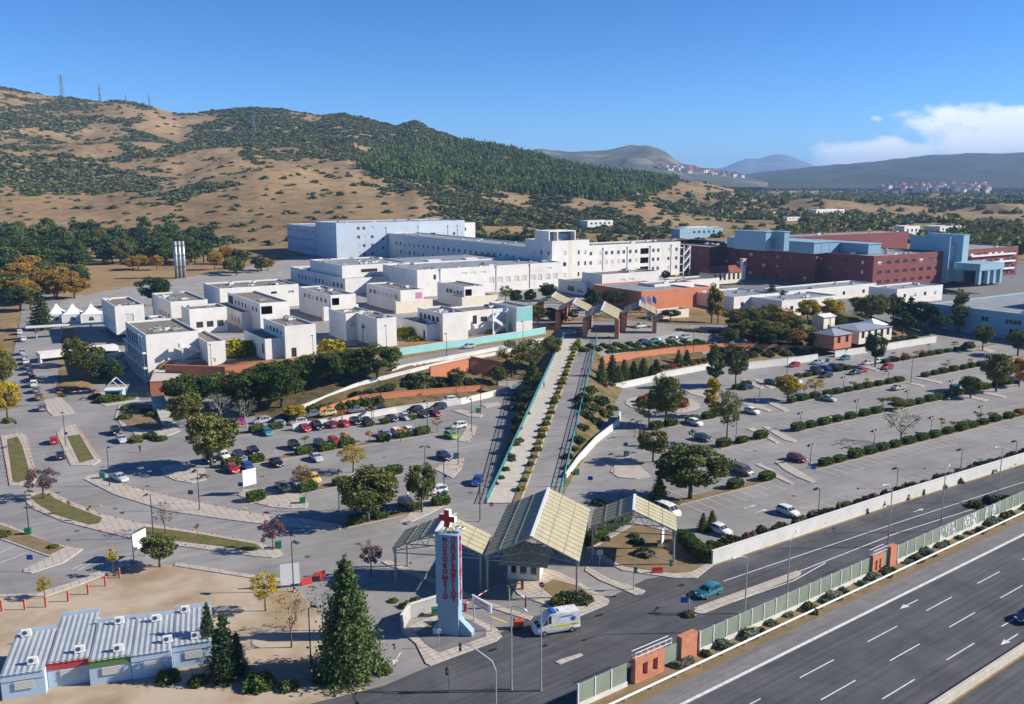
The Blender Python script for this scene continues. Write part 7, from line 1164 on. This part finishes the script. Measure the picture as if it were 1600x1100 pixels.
def scatter(name, label, items, temps, matn):
    vs = []; tn = []
    for i, (x, y, z, sx, sz_, tv) in enumerate(items):
        tv_, tt = temps[i % len(temps)]; a = i * 1.7; ca, sa = math.cos(a), math.sin(a); v = tv_ * np.array((sx, sx, sz_)); v = np.stack([v[:, 0] * ca - v[:, 1] * sa + x, v[:, 0] * sa + v[:, 1] * ca + y, v[:, 2] + z], 1); vs.append(v); tn.append(np.clip(tt * .5 + tv, 0, 1))
    v = np.concatenate(vs); n = len(v) // 4; me = bpy.data.meshes.new(name); me.vertices.add(4 * n); me.vertices.foreach_set('co', v.ravel()); me.loops.add(4 * n); me.loops.foreach_set('vertex_index', np.arange(4 * n)); me.polygons.add(n); me.polygons.foreach_set('loop_start', np.arange(n) * 4)
    at = me.attributes.new('tint', 'FLOAT', 'POINT'); at.data.foreach_set('value', np.repeat(np.concatenate(tn), 4)); me.materials.append(MATS[matn]); me.update(calc_edges=True); o = link(name, me, kind='stuff'); o['label'] = label; o['category'] = 'vegetation'
rs = np.random.RandomState(21); scr, pin, far = [], [], []
FOR = [(555, 264), (600, 226), (650, 218), (760, 227), (900, 255), (1062, 280), (1050, 299), (950, 312), (800, 303), (700, 291), (600, 277)]
for _ in range(60000):
    r = rs.uniform(655, 2050); a = math.radians(rs.uniform(-34, 22)); x, y = r * math.sin(a), r * math.cos(a); pxx = 800 + 1424 * x / y
    if pxx > 1150: continue
    z = zt(x, y); pl_ = plain(x, y)
    if z < pl_ + 1.0 and rs.rand() < .75: continue
    _, pyy = topx(x, y, z)
    if inside((pxx, pyy), FOR):
        if rs.rand() < .75: h = rs.uniform(8, 13); pin.append((x, y, z - .5, h * .62, h, rs.uniform(0, .5)))
        continue
    n = fbm(x + 311, y, 150, 4) + .45 * fbm(x, y + 77, 45, 3); dens = .05 + (.0 if pyy > 300 else .12); thr = .30 - .45 * max(0, min(1, (320 - pyy) / 120.0)) - (.35 if 380 < pxx < 620 and pyy < 250 else 0)
    if n > thr or rs.rand() < .045:
        s = rs.uniform(2.2, 5.0) * (1.25 if n > thr + .25 else 1); scr.append((x, y, z - .4, s, s * rs.uniform(.55, .85), rs.uniform(0, .5)))
    if len(scr) > 15000: break
for _ in range(15000):
    r = 640 + 4200 * rs.rand() ** 1.6; pxx = rs.uniform(690, 1850); y = r; x = (pxx - 800) / 1424.0 * y; z = zt(x, y)
    if z > plain(x, y) + 25: continue
    n = fbm(x, y + 500, 190, 4) + .3 * fbm(x, y, 60, 2)
    if r < 760 and pxx > 1050 and n < .3: continue
    if n > (.34 if r < 1250 and pxx < 1250 else .16 if r < 1000 else -.05) or rs.rand() < .07: s = rs.uniform(2.5, 5.0) * (1 + r / 3500); far.append((x, y, z - .3, s, s * rs.uniform(.9, 1.4), rs.uniform(0, .5)))
scatter('hillside_scrub', 'dark green scrub scattered over the dry hillside', scr, [patch_template(i, 30, .8, .62) for i in range(5)], 'leaf_shrub')
scatter('pine_plantation', 'dense green pine plantation on the hill behind the hospital', pin, [cone_template(i) for i in range(4)], 'leaf_plantation')
scatter('plain_trees', 'olive groves and scattered trees over the plain behind the brick hospital', far, [patch_template(20 + i, 22, 1.0, .75) for i in range(5)], 'leaf_olive')
# ---------------------------------------------------------------- far mountains and towns
def range_(name, tab, D, back, zbase, m, seed):
    xs = np.arange(tab[0][0], tab[-1][0] + 1, 6.0); nb_ = 26; vs = []; 
    for j in range(nb_):
        t = j / (nb_ - 1)
        for pxx in xs:
            yr = lerp_tab(tab, pxx)[0]; y = D - back * (1 - t); x = (pxx - 800) / 1424.0 * y; zr = CAMH + (HORIZ - yr) * D / 1424.0; g = t ** 1.2; n = fbm(x + seed, y * 1.5, D * .07, 5) * (zr - zbase) * .22 * math.sin(math.pi * min(1, t * .97)); vs.append((x, y, zbase + (zr - zbase) * g + n + (fbm(x + seed, 0, D * .02, 4) * (zr - zbase) * .03 if j == nb_ - 1 else 0)))
    for pxx in xs: vs.append(((pxx - 800) / 1424.0 * (D + back), D + back, zbase))
    n = len(xs); me = bpy.data.meshes.new(name); me.from_pydata(vs, [], [(j * n + i, j * n + i + 1, (j + 1) * n + i + 1, (j + 1) * n + i) for j in range(nb_) for i in range(n - 1)]); me.materials.append(MATS[m]); me.polygons.foreach_set('use_smooth', [True] * len(me.polygons)); return link(name, me, kind='structure')
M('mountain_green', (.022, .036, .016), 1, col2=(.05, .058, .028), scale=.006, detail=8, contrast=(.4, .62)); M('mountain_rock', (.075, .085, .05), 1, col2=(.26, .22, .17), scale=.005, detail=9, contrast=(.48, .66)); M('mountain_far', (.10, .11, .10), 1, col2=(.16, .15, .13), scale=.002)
range_('mountains', [(690, 262), (730, 216), (760, 226), (800, 236), (850, 234), (890, 238), (940, 236), (985, 229), (1010, 228), (1040, 240), (1060, 255), (1100, 264), (1150, 274), (1200, 284)], 4300, 1500, 50, 'mountain_rock', 3)
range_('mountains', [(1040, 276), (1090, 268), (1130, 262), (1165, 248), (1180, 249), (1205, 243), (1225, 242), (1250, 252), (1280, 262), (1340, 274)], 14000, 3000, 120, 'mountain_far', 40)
range_('mountains', [(1090, 284), (1150, 274), (1200, 268), (1260, 262), (1330, 256), (1400, 249), (1450, 243), (1500, 241), (1560, 240), (1640, 237), (1760, 230), (1900, 238)], 5600, 2300, 45, 'mountain_green', 90)
def ground_far(pxx, pyy, D):  # a house site on a mountain slope: its distance is that of the slope
    return None
hw_m = MB(); hw_m.box(-5, 5, -4, 4, -2, 6); hwm = hw_m.mesh('wall', ['plaster']); hr_ = MB(); hr_.add([(-5.5, -4.5, 6), (5.5, -4.5, 6), (5.5, 4.5, 6), (-5.5, 4.5, 6), (-3, 0, 8.6), (3, 0, 8.6)], [(0, 1, 5, 4), (1, 2, 5), (2, 3, 4, 5), (3, 0, 4)]); hrm = hr_.mesh('roof', ['tile_red'])
bpy.context.view_layer.update(); dg = bpy.context.evaluated_depsgraph_get(); k = {0: 0, 1: 0}
for i in range(230):
    w_ = i % 2
    if w_ == 0: pxx = rs.uniform(1030, 1160); pyy = 262 + (pxx - 1030) / 130 * 11 + rs.normal(0, 2.2)
    else: pxx = rs.uniform(1375, 1545); pyy = 291 + rs.normal(0, 3.2) + abs(pxx - 1470) * .05
    hit, loc, nrm, _, ob, _ = sc.ray_cast(dg, Vector((0, 0, CAMH)), ray(pxx, pyy).normalized(), distance=20000)
    if not hit or loc.y < 1400: continue
    t = thing('town_house', ('small pale house in the hillside town below the rocky mountain', 'small pale house in the town at the foot of the wooded ridge')[w_], 'house', loc, rs.uniform(-.6, .6), ('houses of the hillside town', 'houses of the town under the ridge')[w_], scale=rs.uniform(.9, 1.9)); link('wall', hwm, t); link('roof', hrm, t)
# ---------------------------------------------------------------- pylons and masts
def pylon(label, p, h, w, name='power_pylon', m='galv'):
    t = thing(name, label, 'pylon' if 'pylon' in name else 'mast', p); mb = MB(); n = 7; b = max(.25, h * .009)
    for i in range(n):
        z0, z1 = h * i / n, h * (i + 1) / n; r0, r1 = w * (1 - .82 * i / n), w * (1 - .82 * (i + 1) / n)
        for sx, sy in ((1, 1), (1, -1), (-1, -1), (-1, 1)): mb.bar((sx * r0, sy * r0, z0), (sx * r1, sy * r1, z1), b, mi=i % 2 if m != 'galv' else 0)
        for s_ in (1, -1): mb.bar((r0, s_ * r0, z0), (-r1, s_ * r1, z1), b * .7); mb.bar((-r0, s_ * r0, z0), (r1, s_ * r1, z1), b * .7); mb.bar((s_ * r0, r0, z0), (s_ * r1, -r1, z1), b * .7)
    mb.build('lattice', ['galv', 'lamp_red'], t)
    if name == 'power_pylon':
        for z in (.72, .84, .95): MB().bar((-h * .16, 0, h * z), (h * .16, 0, h * z), b * 1.3).build('cross_arm', 'galv', t)
for lab, x, b_, t_, nm in (('tall pylon on the left ridge', 98, 152, 117, 'power_pylon'), ('red and white radio mast on the left ridge', 157, 161, 132, 'radio_mast'), ('thin radio mast on the ridge, second from the left', 197, 161, 146, 'radio_mast'), ('radio mast on the rounded summit', 234, 166, 146, 'radio_mast'), ('pylon on the scrubby slope above the hospital', 397, 205, 178, 'power_pylon'), ('pylon on the plain before the pine plantation', 990, 300, 276, 'power_pylon'), ('fainter pylon left of the plain pylon', 968, 300, 282, 'power_pylon'), ('far pylon under the distant mountain', 1248, 300, 276, 'power_pylon')):
    p = G(x, b_ + 3); h = height_at(p, x, t_); pylon(lab, p, h, h * .09 if nm == 'power_pylon' else h * .05, nm, 'galv' if nm == 'power_pylon' else 'rw')
# ---------------------------------------------------------------- the air
hz = bpy.data.materials.new('haze_air'); hz.use_nodes = True; N = hz.node_tree.nodes; N.clear(); vo = N.new('ShaderNodeVolumePrincipled'); vo.inputs['Color'].default_value = (.34, .60, 1.0, 1); vo.inputs['Density'].default_value = HAZE; vo.inputs['Anisotropy'].default_value = 0.0; oo = N.new('ShaderNodeOutputMaterial'); hz.node_tree.links.new(vo.outputs[0], oo.inputs['Volume'])
mb = MB(); mb.box(-16000, 16000, -400, 18500, -3, 580); o = mb.build('haze', hz, kind='stuff'); o['label'] = 'thin blue autumn haze over the plain'; o['category'] = 'haze'

# ---------------------------------------------------------------- counts in labels follow the picture from left to right
import re
OW = {ordn(i): i for i in range(180)}; ORX = re.compile(r'\b(' + '|'.join(sorted((re.escape(k) for k in OW), key=len, reverse=True)) + r')\b')
grp = {}
for o in sc.objects:
    if o.parent is None and o.get('group') and o.get('label') and ORX.search(o['label']) and not re.search(r'from the (top|bottom)|far end|lower row|upper row', o['label']): grp.setdefault(o['group'], []).append(o)
tot = {}
for o in sc.objects:
    if o.parent is None and o.get('group'): tot[o['group']] = tot.get(o['group'], 0) + 1
for g, obs in grp.items():
    if len(obs) < tot[g] and 'staked' not in g: continue
    obs.sort(key=lambda o: topx(*o.location)[0])
    for i, o in enumerate(obs):
        lab = ORX.sub('@', o['label'], count=1); lab = re.sub(r'@ from (the )?left', '@', lab); lab = re.sub(r',? from (the )?left', '', lab)
        o['label'] = lab.replace('@', ordn(i) + ' from left' if ', @' in lab else ordn(i), 1) + ('' if ', @' in lab else ', counting from the left')
